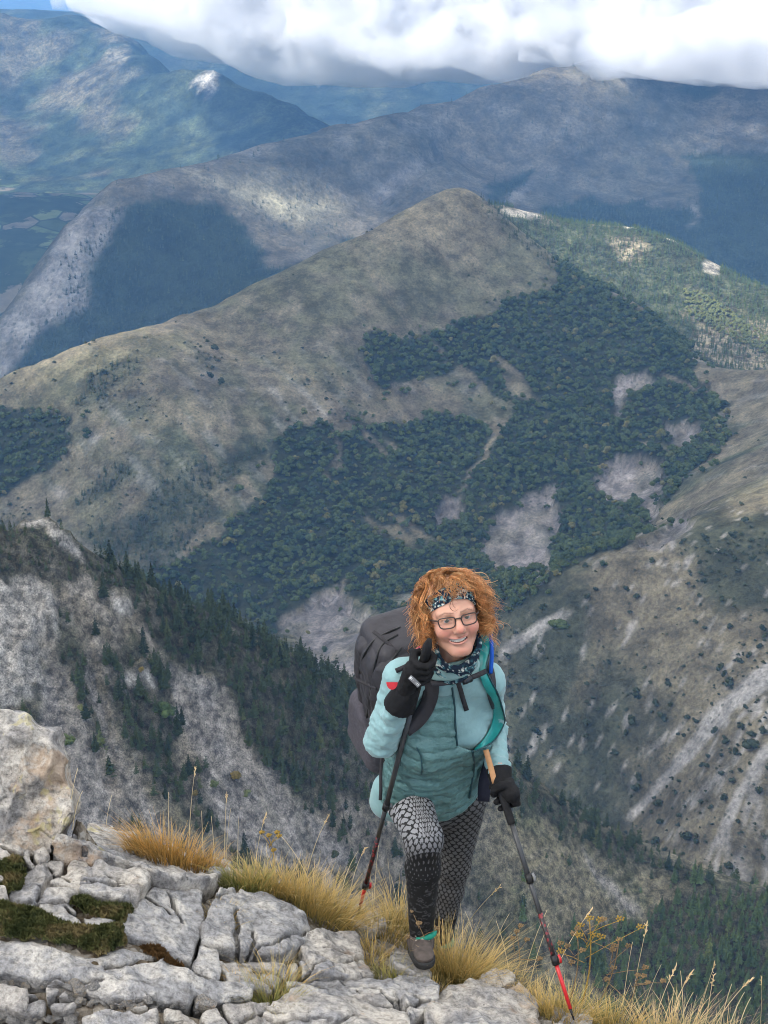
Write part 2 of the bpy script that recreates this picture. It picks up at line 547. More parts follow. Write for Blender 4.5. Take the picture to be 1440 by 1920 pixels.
def shade_pyr(X, Y, Z, px, py):
    n = fbm(X / 130, Y / 130, seed=41, octaves=5)
    n2 = fbm(X / 34, Y / 34, seed=43, octaves=4)
    st = fbm((X * 0.75 + Y * 0.66) / 13, (X * -0.66 + Y * 0.75) / 120, seed=45, octaves=4)
    c = lerp(GRASS, OLIVE, sstep(-0.25, 0.35, n + 0.4 * st))
    c = lerp(c, np.array([0.135, 0.115, 0.085]), sstep(0.0, 0.4, n2) * 0.6 * sstep(430, 600, py))
    c = lerp(c, SCRUB, sstep(0.1, 0.4, fbm(X / 70, Y / 70, seed=47) + 0.5 * st) * sstep(640, 820, py) * 0.75)
    c = lerp(c, STONE, sstep(0.34, 0.5, st + 0.4 * n2) * 0.4 * sstep(600, 720, py))
    rs = sstep(980, 1080, py + 0.35 * (px - 1100)) * sstep(900, 990, px)
    band = fbm((X * 0.5 - Y * 0.2) / 60, (X * 0.2 + Y * 0.5) / 60, seed=51, octaves=5)
    cr = lerp(np.array([0.120, 0.104, 0.070]), np.array([0.044, 0.046, 0.028]), sstep(-0.18, 0.22, band))
    cr = lerp(cr, STONE, sstep(0.30, 0.42, fbm(X / 7, Y / 7, seed=53, octaves=5, gain=.65) + 0.22 * sstep(1280, 1450, px) * sstep(1150, 1350, py)) * .85)
    c = lerp(c, cr, rs)
    fo = np.maximum(wooded(px, py, X, Y), masks(px + 15 * n2, py, CONIF_PYR, 8) * .6)
    c = lerp(c, np.array([0.030, 0.034, 0.020]), fo)
    c = lerp(c, SCAR * (1 + 0.6 * fbm(X / 12, Y / 30, seed=55, octaves=4)[..., None]), scarred(px, py, X, Y) * (0.55 + 0.45 * sstep(-.3, .2, n2)))
    c = lerp(c, STONE * 1.0, masks(px + 9 * n2, py + 7 * st, SCREE_PYR, 3))
    return np.clip(c, 0.01, 0.6)

hill_pyr, H_pyr = build_land('grassy_hill', F_pyr, (-900, 1000, 800, 2650), 4.6, rough_pyr, land_material('hillside_grass', 0.045, 5.0, 0.16, 0.55, 0.6), shade_pyr)

def shade_con(X, Y, Z, px, py):
    n = fbm(X / 90, Y / 90, seed=61, octaves=4)
    c = lerp(np.array([0.050, 0.055, 0.030]), GRASS * 1.3, sstep(0.1, 0.45, n))
    for pl in ([(945, 392), (1015, 395), (1012, 410), (950, 402)], [(1155, 422), (1190, 418), (1185, 430)], [(1320, 490), (1350, 492), (1345, 515), (1320, 510)], [(1255, 438), (1270, 440), (1265, 452), (1250, 448)]):
        c = lerp(c, np.array([0.34, 0.31, 0.25]), 1 - sstep(-2, 3, poly_dist(px, py, pl)))
    return c

hill_con, H_con = build_land('conifer_hill', F_con, (100, 1000, 2000, 3100), 12.0,
                             lambda X, Y, px, py: 9 * fbm(X / 120, Y / 120, seed=63, octaves=4), land_material('hillside_forest_floor', 0.05, 4.0), shade_con)

def rough_mid(X, Y, px, py):
    r = 15 * fbm(X / 420, Y / 420, seed=71, octaves=6, gain=.58) + 10 * fbm(X / 90, Y / 90, seed=72, octaves=3, ridged=True)
    cl = masks(px, py, SCREE_MID, 14)
    r = r + cl * 26 * fbm((X + Y * .4) / 55, (Y - X * .4) / 150, seed=73, octaves=4, ridged=True)
    # gully that cuts into the face above the scree
    r = r - 40 * (1 - sstep(0, 45, np.abs((px - 830) + (py - 270) * 1.1))) * sstep(230, 270, py) * (1 - sstep(330, 420, py))
    return r

def shade_mid(X, Y, Z, px, py):
    n = fbm(X / 300, Y / 300, seed=75, octaves=5)
    n2 = fbm(X / 70, Y / 70, seed=76, octaves=4)
    c = lerp(np.array([0.120, 0.104, 0.074]), np.array([0.082, 0.076, 0.055]), sstep(-0.3, 0.3, n))
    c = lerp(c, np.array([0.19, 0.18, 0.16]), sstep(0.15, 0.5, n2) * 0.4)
    c = lerp(c, np.array([0.26, 0.24, 0.165]), masks(px, py, [[(340, 315), (450, 345), (640, 385), (560, 420), (500, 400), (400, 350)]], 20) * 0.8)  # sunlit patch painted in as a paler ground colour
    c = lerp(c, np.array([0.022, 0.030, 0.018]), masks(px + 40 * rag(X, Y, 170)[0], py + 32 * rag(X, Y, 170)[1], FOREST_MID, 6))
    c = lerp(c, np.array([0.185, 0.175, 0.16]), masks(px + 10 * n2, py + 8 * n, SCREE_MID, 9) * sstep(-0.35, 0.15, n2 + 0.2) * 0.9)
    return c

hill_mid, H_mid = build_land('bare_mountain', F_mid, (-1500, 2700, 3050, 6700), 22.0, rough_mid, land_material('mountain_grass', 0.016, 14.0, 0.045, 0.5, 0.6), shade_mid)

def shade_left(X, Y, Z, px, py):
    n = fbm(X / 380, Y / 380, seed=81, octaves=5)
    n2 = fbm(X / 90, Y / 90, seed=82, octaves=4)
    c = lerp(np.array([0.024, 0.034, 0.020]), np.array([0.048, 0.060, 0.030]), sstep(-0.2, 0.4, n2))
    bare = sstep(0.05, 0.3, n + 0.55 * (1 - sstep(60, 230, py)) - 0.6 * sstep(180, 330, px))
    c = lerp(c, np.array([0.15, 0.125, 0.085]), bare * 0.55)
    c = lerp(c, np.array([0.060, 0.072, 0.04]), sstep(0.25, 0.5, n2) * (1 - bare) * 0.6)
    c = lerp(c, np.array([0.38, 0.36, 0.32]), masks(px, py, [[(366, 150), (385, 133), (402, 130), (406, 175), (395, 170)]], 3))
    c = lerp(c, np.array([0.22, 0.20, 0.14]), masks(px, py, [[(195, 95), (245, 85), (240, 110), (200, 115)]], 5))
    return c

hill_left, H_left = build_land('wooded_mountain', F_left, (-3600, 1600, 5200, 9600), 40.0,
                               lambda X, Y, px, py: 45 * fbm(X / 700, Y / 700, seed=83, octaves=5) + 18 * fbm(X / 150, Y / 150, seed=84, octaves=3, ridged=True) - 8,
                               land_material('mountain_woods', 0.012, 22.0), shade_left)

def shade_blue(X, Y, Z, px, py):
    n2 = fbm(X / 200, Y / 200, seed=92, octaves=4)
    return lerp(np.array([0.022, 0.032, 0.020]), np.array([0.055, 0.062, 0.034]), sstep(-0.1, 0.5, n2))

hill_blue, _ = build_land('far_ridge', F_blue, (-4000, 5200, 8200, 13500), 70.0,
                          lambda X, Y, px, py: 60 * fbm(X / 900, Y / 900, seed=93, octaves=5), land_material('far_woods', 0.008, 30.0), shade_blue)

# --- the valley floor, one sheet that runs to the horizon
def build_plain():
    rad = np.concatenate([np.linspace(0, 3000, 6)[1:], np.linspace(3300, 12000, 120), np.geomspace(12200, 90000, 70)])
    th = np.radians(np.concatenate([np.linspace(-180, -32, 20)[:-1], np.linspace(-32, 32, 150), np.linspace(32, 180, 20)[1:]]))
    Rr, T = np.meshgrid(rad, th)
    X, Y = Rr * np.sin(T), Rr * np.cos(T)
    Z = base_height(X, Y)
    nr, nth = len(rad), len(th)
    i = np.arange((nr - 1) * (nth - 1))
    a = (i // (nr - 1)) * nr + i % (nr - 1)
    faces = np.stack([a, a + nr, a + nr + 1, a + 1], -1)
    b = NB('valley_fields')
    co = b.coord()
    v = b.n('TexVoronoi', i_Scale=0.011)
    b.put(v.inputs['Vector'], b.coord(scale=(1, 0.55, 0)))
    sep = b.n('SeparateColor')
    b.put(sep.inputs[0], v.outputs['Color'])
    field = b.ramp(sep.outputs[0], [(0.0, (0.055, 0.075, 0.035)), (0.3, (0.13, 0.16, 0.07)), (0.5, (0.16, 0.14, 0.10)), (0.7, (0.21, 0.18, 0.13)), (0.8, (0.10, 0.13, 0.05)), (1.0, (0.24, 0.22, 0.15))], 'CONSTANT')
    edge = b.n('TexVoronoi', i_Scale=0.011, feature='DISTANCE_TO_EDGE')
    b.put(edge.inputs['Vector'], b.coord(scale=(1, 0.55, 0)))
    hedge = b.ramp(edge.outputs['Distance'], [(0.02, 1.0), (0.06, 0.0)])
    wood = b.ramp(b.noise(co, 0.0035, 6, 0.65), [(0.52, 0.0), (0.55, 1.0)])
    c = b.mix(hedge, field, (0.028, 0.038, 0.022))
    c = b.mix(wood, c, (0.030, 0.042, 0.024))
    c = b.mix(1.0, c, b.ramp(b.noise(co, 0.02, 5), [(0.3, 0.7), (0.7, 1.25)]), 'MULTIPLY')
    m = b.done(c, 0.95, None, 0.05)
    obj('valley_ground', new_mesh('valley_ground', np.stack([X, Y, Z], -1).reshape(-1, 3), faces, m), kind='structure')
build_plain()

# --- the bowl below the ridge: rocky peak, scree chutes, wooded spur
def rough_bowl(X, Y, px, py):
    left = 1 - sstep(200, 420, px)
    r = 4.0 * fbm(X / 60, Y / 60, seed=101, octaves=6, gain=.55)
    r = r + 2.2 * fbm((X * .9 + Y * .3) / 9, (Y * .9 - X * .3) / 60, seed=103, octaves=4, ridged=True) * (0.5 + 1.2 * left)
    cl = masks(px, py, CLIFF_BOWL, 8)
    r = r + cl * (9 * fbm(X / 16, Y / 14, seed=105, octaves=5, ridged=True, gain=.6) + 1.0)
    r = r - masks(px, py, SCREE_BOWL, 10) * 2.2
    return r

def shade_bowl(X, Y, Z, px, py):
    n = fbm(X / 26, Y / 26, seed=111, octaves=5)
    n2 = fbm(X / 7, Y / 7, seed=113, octaves=4)
    st = fbm((X * .85 + Y * .5) / 5, (Y * .85 - X * .5) / 45, seed=115, octaves=4)
    c = lerp(np.array([0.130, 0.114, 0.088]), np.array([0.070, 0.065, 0.043]), sstep(-0.25, 0.3, n))
    c = lerp(c, np.array([0.178, 0.160, 0.135]), sstep(0.05, 0.35, n2 + 0.6 * st) * 0.8)
    c = lerp(c, np.array([0.050, 0.050, 0.032]), sstep(0.12, 0.4, fbm(X / 14, Y / 14, seed=117, octaves=4) + .3 * st) * 0.8)
    grassy = sstep(820, 980, px)
    gc = lerp(np.array([0.115, 0.102, 0.066]), np.array([0.075, 0.074, 0.042]), sstep(-0.2, 0.3, n + 0.5 * st))
    terr = np.sin(Z * 1.15 + 2.2 * n + 0.02 * X)
    gc = lerp(gc, np.array([0.155, 0.140, 0.098]), sstep(0.35, 0.95, terr) * 0.55 * sstep(1540, 1600, py))
    c = lerp(c, gc, grassy)
    c = lerp(c, np.array([0.035, 0.034, 0.022]), masks(px + 20 * n, py + 16 * n2, FOREST_BOWL, 14) * 0.75)
    c = lerp(c, np.array([0.172, 0.158, 0.142]) * (1 + .35 * fbm(X / 3, Y / 3, seed=119, octaves=3)[..., None]), masks(px + 16 * n2, py + 14 * n, SCREE_BOWL, 12) * (.6 + .4 * sstep(-.3, .2, st)))
    c = lerp(c, np.array([0.235, 0.22, 0.195]) * (1 + 0.35 * n2[..., None]), masks(px + 6 * n2, py + 6 * n, CLIFF_BOWL, 6) * sstep(-0.35, 0.1, n2 + 0.25))
    return np.clip(c, 0.01, 0.6)

hill_bowl, H_bowl = build_land('rocky_spur', F_bowl, (-310, 400, 420, 860), 1.6, rough_bowl, land_material('spur_scree', 0.22, 1.2, 0.5, 0.5), shade_bowl)
# ------------------------------------------------------------------ trees
class Geo:
    """collects triangles and quads for one mesh"""
    def __init__(self):
        self.v, self.f3, self.f4, self.c, self.n = [], [], [], [], 0

    def add(self, v, f, c=None):
        v = np.asarray(v, float).reshape(-1, 3)
        f = np.asarray(f, int)
        (self.f3 if f.shape[1] == 3 else self.f4).append(f + self.n)
        self.v.append(v)
        if c is not None:
            self.c.append(np.broadcast_to(np.asarray(c, float), (len(v), 3)))
        self.n += len(v)

    def tube(self, pts, radii, sides=6, c=None, cap=True, ref=None):
        pts = np.asarray(pts, float)
        radii = np.broadcast_to(np.asarray(radii, float), (len(pts),))
        tg = np.gradient(pts, axis=0)
        tg /= np.linalg.norm(tg, axis=1, keepdims=True) + 1e-12
        ref = np.array([0.31, 0.17, 0.93]) if ref is None else np.asarray(ref, float)
        u = np.cross(tg, ref)
        u /= np.linalg.norm(u, axis=1, keepdims=True) + 1e-12
        w = np.cross(tg, u)
        an = np.arange(sides) * 2 * np.pi / sides
        v = pts[:, None] + radii[:, None, None] * (np.cos(an)[None, :, None] * u[:, None] + np.sin(an)[None, :, None] * w[:, None])
        k = len(pts)
        i = np.arange((k - 1) * sides)
        r, s = i // sides, i % sides
        s2 = (s + 1) % sides
        base = self.n
        self.add(v.reshape(-1, 3), np.stack([r * sides + s, r * sides + s2, (r + 1) * sides + s2, (r + 1) * sides + s], -1), c)
        if cap and sides > 2:
            e = []
            for j in range(1, sides - 1):
                e.append((0, j + 1, j))
                o = (k - 1) * sides
                e.append((o, o + j, o + j + 1))
            self.f3.append(np.asarray(e) + base)

    def mesh(self, name, mat=None, smooth=True):
        fl = [np.concatenate(x) for x in (self.f3, self.f4) if x]
        cols = np.concatenate(self.c) if self.c else None
        return new_mesh(name, np.concatenate(self.v), fl, mat, smooth, cols)

def foliage_mat(name, c0, c1, c2, rough=0.8):
    b = NB(name)
    oi = b.n('ObjectInfo')
    col = b.ramp(oi.outputs['Random'], [(0.0, c0), (0.55, c1), (0.93, c1), (1.0, c2)])
    n = b.noise(b.coord('Generated'), 6, 2)
    col = b.mix(1.0, col, b.ramp(n, [(0.3, 0.7), (0.7, 1.3)]), 'MULTIPLY')
    return b.done(col, rough, None, 0.15)

M_pine = foliage_mat('pine_needles', (0.017, 0.026, 0.012), (0.038, 0.052, 0.021), (0.075, 0.085, 0.030))
M_larch = foliage_mat('larch_needles', (0.036, 0.058, 0.022), (0.066, 0.096, 0.034), (0.105, 0.125, 0.038))
M_beech = foliage_mat('beech_leaves', (0.022, 0.038, 0.014), (0.060, 0.080, 0.026), (0.135, 0.118, 0.040))
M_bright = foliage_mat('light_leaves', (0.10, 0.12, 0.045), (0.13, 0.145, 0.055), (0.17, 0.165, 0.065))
M_shrub = foliage_mat('juniper_leaves', (0.024, 0.034, 0.018), (0.040, 0.050, 0.026), (0.075, 0.075, 0.036))
M_autumn = foliage_mat('autumn_leaves', (0.17, 0.085, 0.03), (0.16, 0.12, 0.035), (0.20, 0.15, 0.04))
M_bark = plain('bark', (0.085, 0.066, 0.05), 0.9, 0.1, 0.3, 8)

def conifer_geo(seed, H=10.0, levels=13, per=7, rad=0.19, low=0.1):
    r = np.random.default_rng(seed)
    g = Geo()
    for L in range(levels):
        t = low + (1 - low) * (L + r.uniform(-.3, .3)) / levels
        z = t * H
        rr = rad * H * (1 - t) ** 0.75 * r.uniform(0.75, 1.15) + 0.03 * H * (1 - t)
        k = max(3, int(per * (1 - 0.5 * t)))
        a0 = r.uniform(0, 6.28)
        for j in range(k):
            a = a0 + j * 2 * np.pi / k + r.uniform(-.35, .35)
            l = rr * r.uniform(0.65, 1.2)
            d = np.array([math.cos(a), math.sin(a), 0])
            s = np.array([-d[1], d[0], 0])
            w = l * r.uniform(0.28, 0.45)
            p0 = np.array([0, 0, z + 0.06 * H])
            m = p0 + d * l * 0.55 + np.array([0, 0, -0.02 * H])
            tip = p0 + d * l + np.array([0, 0, -0.055 * H * r.uniform(0.3, 1.4)])
            dr = np.array([0, 0, -0.05 * H * r.uniform(0.6, 1.3)])
            g.add([p0, m + s * w + dr, tip, m - s * w + dr], [[0, 1, 2, 3]])
            g.add([p0 + d * l * .2, m + d * l * .1 + dr * 1.5 + s * w * .5, tip + dr * 0.6, m + dr * 0.2], [[0, 1, 2, 3]])
    return g

def conifer_trunk(H=10.0):
    g = Geo()
    g.tube([(0, 0, -0.06 * H), (0.004 * H, 0, 0.3 * H), (0, 0.003 * H, 0.6 * H), (0, 0, 0.97 * H)], [0.022 * H, 0.016 * H, 0.010 * H, 0.002 * H], 5)
    return g

def blob(r, n_lat=5, n_lon=7):
    th = np.linspace(0, np.pi, n_lat + 1)
    ph = np.arange(n_lon) * 2 * np.pi / n_lon
    v = np.stack([np.sin(th)[:, None] * np.cos(ph), np.sin(th)[:, None] * np.sin(ph), np.cos(th)[:, None] + 0 * ph], -1).reshape(-1, 3)
    v = v * (1 + r.uniform(-0.22, 0.22, (len(v), 1)))
    f = [(i * n_lon + j, (i + 1) * n_lon + j, (i + 1) * n_lon + (j + 1) % n_lon, i * n_lon + (j + 1) % n_lon) for i in range(n_lat) for j in range(n_lon)]
    return v, f

def leafy_geo(seed, W=8.0, H=9.0, lobes=7, leaves=170, low=0.25, ls=0.10):
    """an uneven crown: a few lumpy cores and many leaf sprays standing off them"""
    r = np.random.default_rng(seed)
    g = Geo()
    cs = []
    for i in range(lobes):
        a = r.uniform(0, 6.28)
        q = r.uniform(0.1, 0.72) if i else 0
        c = np.array([math.cos(a) * q * W / 2, math.sin(a) * q * W / 2, H * (low + (1 - low) * (0.72 - 0.42 * q + r.uniform(-.08, .1)))])
        s = np.array([W * r.uniform(0.17, 0.27), W * r.uniform(0.17, 0.27), H * (1 - low) * r.uniform(0.18, 0.28)])
        cs.append((c, s))
        v, f = blob(r)
        g.add(v * s * 0.86 + c, f)
    for i in range(leaves):
        c, s = cs[r.integers(lobes)]
        d = r.normal(size=3)
        d[2] = abs(d[2]) * 1.0 - 0.35
        d /= np.linalg.norm(d)
        p = c + d * s * r.uniform(0.85, 1.18)
        u = np.cross(d, r.normal(size=3))
        u /= np.linalg.norm(u)
        w = np.cross(d, u) * 0.8 + d * r.uniform(-.6, .6)
        k = W * ls * r.uniform(0.5, 1.2)
        g.add([p - u * k, p - w * k * .7, p + u * k, p + w * k * .7 + d * k * .4], [[0, 1, 2, 3]])
    return g

def leafy_trunk(H=9.0):
    g = Geo()
    g.tube([(0, 0, -0.08 * H), (0.01 * H, 0, 0.25 * H), (0, 0.02 * H, 0.6 * H)], [0.035 * H, 0.026 * H, 0.010 * H], 5)
    for a in (0.4, 2.3, 4.4):
        g.tube([(0, 0, 0.22 * H), (0.12 * H * math.cos(a), 0.12 * H * math.sin(a), 0.42 * H), (0.22 * H * math.cos(a), 0.22 * H * math.sin(a), 0.56 * H)], [0.016 * H, 0.010 * H, 0.004 * H], 4)
    return g

def protos(name, geos, mat):
    c = bpy.data.collections.new(name)
    out = []
    for i, g in enumerate(geos):
        o = bpy.data.objects.new(name, g.mesh(name, mat, False))
        c.objects.link(o)
        out.append(o)
    return c

def scatter(name, coll, pts, scale, label, cat, nproto):
    """one mass of growth: points that carry instances of a few shapes"""
    me = bpy.data.meshes.new(name)
    me.vertices.add(len(pts))
    me.vertices.foreach_set('co', np.asarray(pts, np.float32).ravel())
    for nm, typ, val in (('scale', 'FLOAT', scale), ('turn', 'FLOAT', rng.uniform(0, 6.28, len(pts)))):
        me.attributes.new(nm, typ, 'POINT').data.foreach_set('value', np.asarray(val, np.float32))
    me.attributes.new('pick', 'INT', 'POINT').data.foreach_set('value', rng.integers(0, nproto, len(pts)).astype(np.int32))
    o = obj(name, me, label=label, cat=cat, kind='stuff')
    ng = bpy.data.node_groups.new(name, 'GeometryNodeTree')
    ng.interface.new_socket('Geometry', in_out='INPUT', socket_type='NodeSocketGeometry')
    ng.interface.new_socket('Geometry', in_out='OUTPUT', socket_type='NodeSocketGeometry')
    N, L = ng.nodes, ng.links
    gi, go = N.new('NodeGroupInput'), N.new('NodeGroupOutput')
    ci = N.new('GeometryNodeCollectionInfo')
    ci.inputs['Collection'].default_value = coll
    ci.inputs['Separate Children'].default_value = True
    ci.inputs['Reset Children'].default_value = True
    ip = N.new('GeometryNodeInstanceOnPoints')
    ip.inputs['Pick Instance'].default_value = True
    def at(nm, dt):
        a = N.new('GeometryNodeInputNamedAttribute')
        a.data_type = dt
        a.inputs['Name'].default_value = nm
        return a.outputs[0]
    cx = N.new('ShaderNodeCombineXYZ')
    L.new(at('turn', 'FLOAT'), cx.inputs[2])
    L.new(gi.outputs[0], ip.inputs['Points'])
    L.new(ci.outputs[0], ip.inputs['Instance'])
    L.new(at('pick', 'INT'), ip.inputs['Instance Index'])
    L.new(cx.outputs[0], ip.inputs['Rotation'])
    L.new(at('scale', 'FLOAT'), ip.inputs['Scale'])
    L.new(ip.outputs[0], go.inputs[0])
    o.modifiers.new('scatter', 'NODES').node_group = ng
    return o

def field(box, step, H, prob):
    """jittered points on a landform kept with the chance that prob gives for their place"""
    xs = np.arange(box[0], box[1], step)
    ys = np.arange(box[2], box[3], step)
    X, Y = np.meshgrid(xs, ys)
    X = (X + rng.uniform(-.5, .5, X.shape) * step).ravel()
    Y = (Y + rng.uniform(-.5, .5, Y.shape) * step).ravel()
    Z = H(X, Y)
    p = np.stack([X, Y, Z], -1)
    px, py = project(p)
    ok = (px > -90) & (px < 1530) & (py > -20) & (py < 1990)
    p, px, py = p[ok], px[ok], py[ok]
    keep = rng.uniform(0, 1, len(p)) < prob(p, px, py)
    return p[keep], px[keep], py[keep]

PC_pine = protos('pine_shape', [conifer_geo(s, 10, 9, 6, 0.21 + 0.03 * (s % 3), .05) for s in range(5)], M_pine)
PC_larch = protos('larch_shape', [conifer_geo(20 + s, 10, 9, 6, 0.21) for s in range(4)], M_larch)
PC_beech = protos('beech_shape', [leafy_geo(s, 8.5, 8, 6, 90, 0.1, 0.085) for s in range(6)], M_beech)
PC_bright = protos('light_tree_shape', [leafy_geo(40 + s, 8.5, 8, 6, 90, 0.1, 0.085) for s in range(4)], M_bright)
PC_shrub = protos('shrub_shape', [leafy_geo(60 + s, 3.2, 2.2, 5, 60, 0.0, 0.10) for s in range(4)], M_shrub)

def wob(p, s, seed):
    return fbm(p[:, 0] / s, p[:, 1] / s, seed=seed, octaves=3)

# woods on the pyramid
def prob_beech(p, px, py):
    f = wooded(px, py, p[:, 0], p[:, 1])
    a, c = rag(p[:, 0], p[:, 1], 60)
    edge = masks(px + 30 * a, py + 24 * c, FOREST_PYR, 34) * (scarred(px, py, p[:, 0], p[:, 1]) < .5)
    lowmix = sstep(1040, 1120, py) * (px < 900)
    return np.where(f > 0.5, 0.97 - 0.35 * lowmix, np.where(edge > .05, .07, .015 * scarred(px, py, p[:, 0], p[:, 1])))
bp, bx, by = field((-750, 800, 1150, 2350), 7.2, H_pyr, prob_beech)
order = np.argsort(bp[:, 1] + rng.uniform(0, 200, len(bp)))
near_b = order[:230]
scatter('beech_forest', PC_beech, np.delete(bp, near_b, 0) - [0, 0, 1.2], np.clip(np.exp(rng.normal(0.02, 0.34, len(bp) - 230)), .4, 2.0), 'dense dark green broadleaf forest covering the lower pyramid slope', 'forest', 6)

def prob_conif_pyr(p, px, py):
    w = wob(p, 40, 203)
    f = masks(px + 14 * w, py + 10 * w, CONIF_PYR, 3) > 0.5
    # trees along the skyline right of the summit
    sky_line = (np.abs((py - 352) - (px - 862) * 0.72) < 28) & (px > 900) & (px < 1060)
    return np.where(f, 0.75, np.where(sky_line, 0.45, 0.0))
cp, cx_, cy_ = field((-750, 800, 1150, 2400), 6.5, H_pyr, prob_conif_pyr)
scatter('conifer_stand', PC_pine, cp - [0, 0, 0.4], rng.uniform(0.55, 1.2, len(cp)), 'dark conifer stand running down the gully left of the broadleaf forest', 'forest', 5)

# conifers on the sunlit hill behind
def prob_con(p, px, py):
    br = masks(px, py, [[(1280, 545), (1310, 545), (1360, 580), (1440, 640), (1500, 690), (1420, 660), (1340, 620), (1290, 590)]], 6)
    bare = masks(px, py, [[(945, 390), (1015, 393), (1012, 410), (950, 402)], [(1150, 422), (1195, 416), (1185, 430)], [(1318, 485), (1355, 490), (1345, 520), (1320, 515)]], 2)
    w = wob(p, 60, 205)
    return np.where(bare > 0.5, 0, 0.72 - 0.35 * sstep(0.1, 0.5, w)) * (1 - br)
ep, ex, ey = field((150, 950, 2050, 2750), 6.0, H_con, prob_con)
scatter('conifer_forest', PC_larch, ep - [0, 0, 0.4], rng.uniform(0.6, 1.35, len(ep)), 'sunlit conifer forest on the hill right of the pyramid', 'forest', 4)
lp, _, _ = field((150, 950, 2050, 2650), 7.0, H_con, lambda p, px, py: 0.9 * (masks(px, py, [[(1280, 545), (1310, 545), (1360, 580), (1440, 640), (1500, 690), (1420, 660), (1340, 620), (1290, 590)]], 6) > 0.4))
scatter('light_green_wood', PC_bright, lp - [0, 0, 1.0], rng.uniform(0.7, 1.3, len(lp)), 'pale yellow green trees in the sun at the right edge of the conifer hill', 'forest', 4)

# far woods
def prob_mid(p, px, py):
    w = wob(p, 160, 207)
    ra, rc = rag(p[:, 0], p[:, 1], 170)
    f = masks(px + 40 * ra, py + 32 * rc, FOREST_MID, 4) > 0.5
    lit = masks(px, py, [[(330, 330), (650, 375), (640, 450), (480, 430)]], 10) > 0.5
    return np.where(f, 0.7, np.where(lit, 0.10, 0.012 + 0.05 * (w > 0.35)))
mp_, _, _ = field((-1300, 1900, 3350, 5400), 12.0, H_mid, prob_mid)
scatter('far_forest', PC_pine, mp_ - [0, 0, 1.0], rng.uniform(0.9, 1.9, len(mp_)), 'blue hazy forest in the shadow on the far bare mountain', 'forest', 5)

# scrub on the open slopes
def prob_scrub(p, px, py):
    w = wob(p, 60, 209)
    w2 = wob(p, 22, 211)
    fo = masks(px, py, FOREST_PYR + SCAR_PYR, 4) > 0.5
    right = (py > 960 + (1440 - px) * 0.34) & (px > 900)
    scree = masks(px, py, SCREE_PYR, 4) > 0.5
    leftd = sstep(600, 720, py) * (0.10 + 0.5 * (w > 0.2)) * (px < 700) + 0.008
    rd = 0.22 + 0.75 * (w + 0.5 * w2 > 0.12)
    return np.where(fo | scree, 0, np.where(right, rd, leftd * 0.55))
sp, sx, sy = field((-800, 900, 850, 2300), 7.0, H_pyr, prob_scrub)
ssc = np.exp(rng.normal(0.15, 0.45, len(sp)))
dep = sp[:, 1] * CP - sp[:, 2] * SP
big = np.argsort(-(ssc / dep) * (1 + 0.2 * (sx > 950)))
near_s = big[:300]
rest = np.setdiff1d(np.arange(len(sp)), near_s)
scatter('scrub', PC_shrub, sp[rest], ssc[rest], 'low dark scrub dotted over the open grass slopes', 'scrub', 4)

def tri_tree(name, crown, trunk, loc, s, turn, label, cat, group):
    t = empty(name, loc, label, cat, group)
    t.scale = (s, s, s * rng.uniform(0.9, 1.15))
    t.rotation_euler = (0, 0, turn)
    obj('crown', crown, t)
    obj('trunk', trunk, t)
    return t

SHRUB_ME = [leafy_geo(80 + s, 3.2, 2.3, 6, 90, 0.0, 0.09).mesh('shrub', M_shrub, False) for s in range(4)]
for k, i in enumerate(near_s):
    big_ = 'large' if ssc[i] > 2.2 else 'small' if ssc[i] < 1.5 else 'middling'
    if sx[i] > 900 and sy[i] > 960:
        where = 'on the right slope ' + ('above the long scree streak' if sy[i] < 1240 + (1440 - sx[i]) * .9 else 'below the long scree streak') + (' near the right edge' if sx[i] > 1250 else ' next to the hiker' if sx[i] < 1080 else '')
    else:
        where = 'on the bare flank of the pyramid ' + ('at the far left' if sx[i] < 250 else 'left of the summit' if sx[i] < 700 else 'below the summit')
    o = obj('shrub', SHRUB_ME[k % 4], None, big_ + ' dark shrub ' + where, 'shrub', 'shrubs dotted over the grass slopes')
    o.location = sp[i]
    s = ssc[i] * 1.1
    o.scale = (s, s, s * rng.uniform(0.9, 1.5))
    o.rotation_euler = (0, 0, rng.uniform(0, 6.28))
BEECH_ME = [leafy_geo(100 + s, 8.5, 8.5, 7, 170, 0.1, 0.075).mesh('broadleaf_tree', M_beech, False) for s in range(5)]
for k, i in enumerate(near_b):
    o = obj('broadleaf_tree', BEECH_ME[k % 5], None, 'green broadleaf tree at the foot of the pyramid, ' + ('left of the rocky spur crest' if bx[i] < 420 else 'left of the backpack' if bx[i] < 700 else 'just behind the head of the hiker' if bx[i] < 960 else 'below the pale erosion scars'), 'tree', 'broadleaf trees at the foot of the pyramid')
    o.location = bp[i] - [0, 0, 1]
    s = rng.uniform(0.8, 1.4)
    o.scale = (s, s, s)
    o.rotation_euler = (0, 0, rng.uniform(0, 6.28))

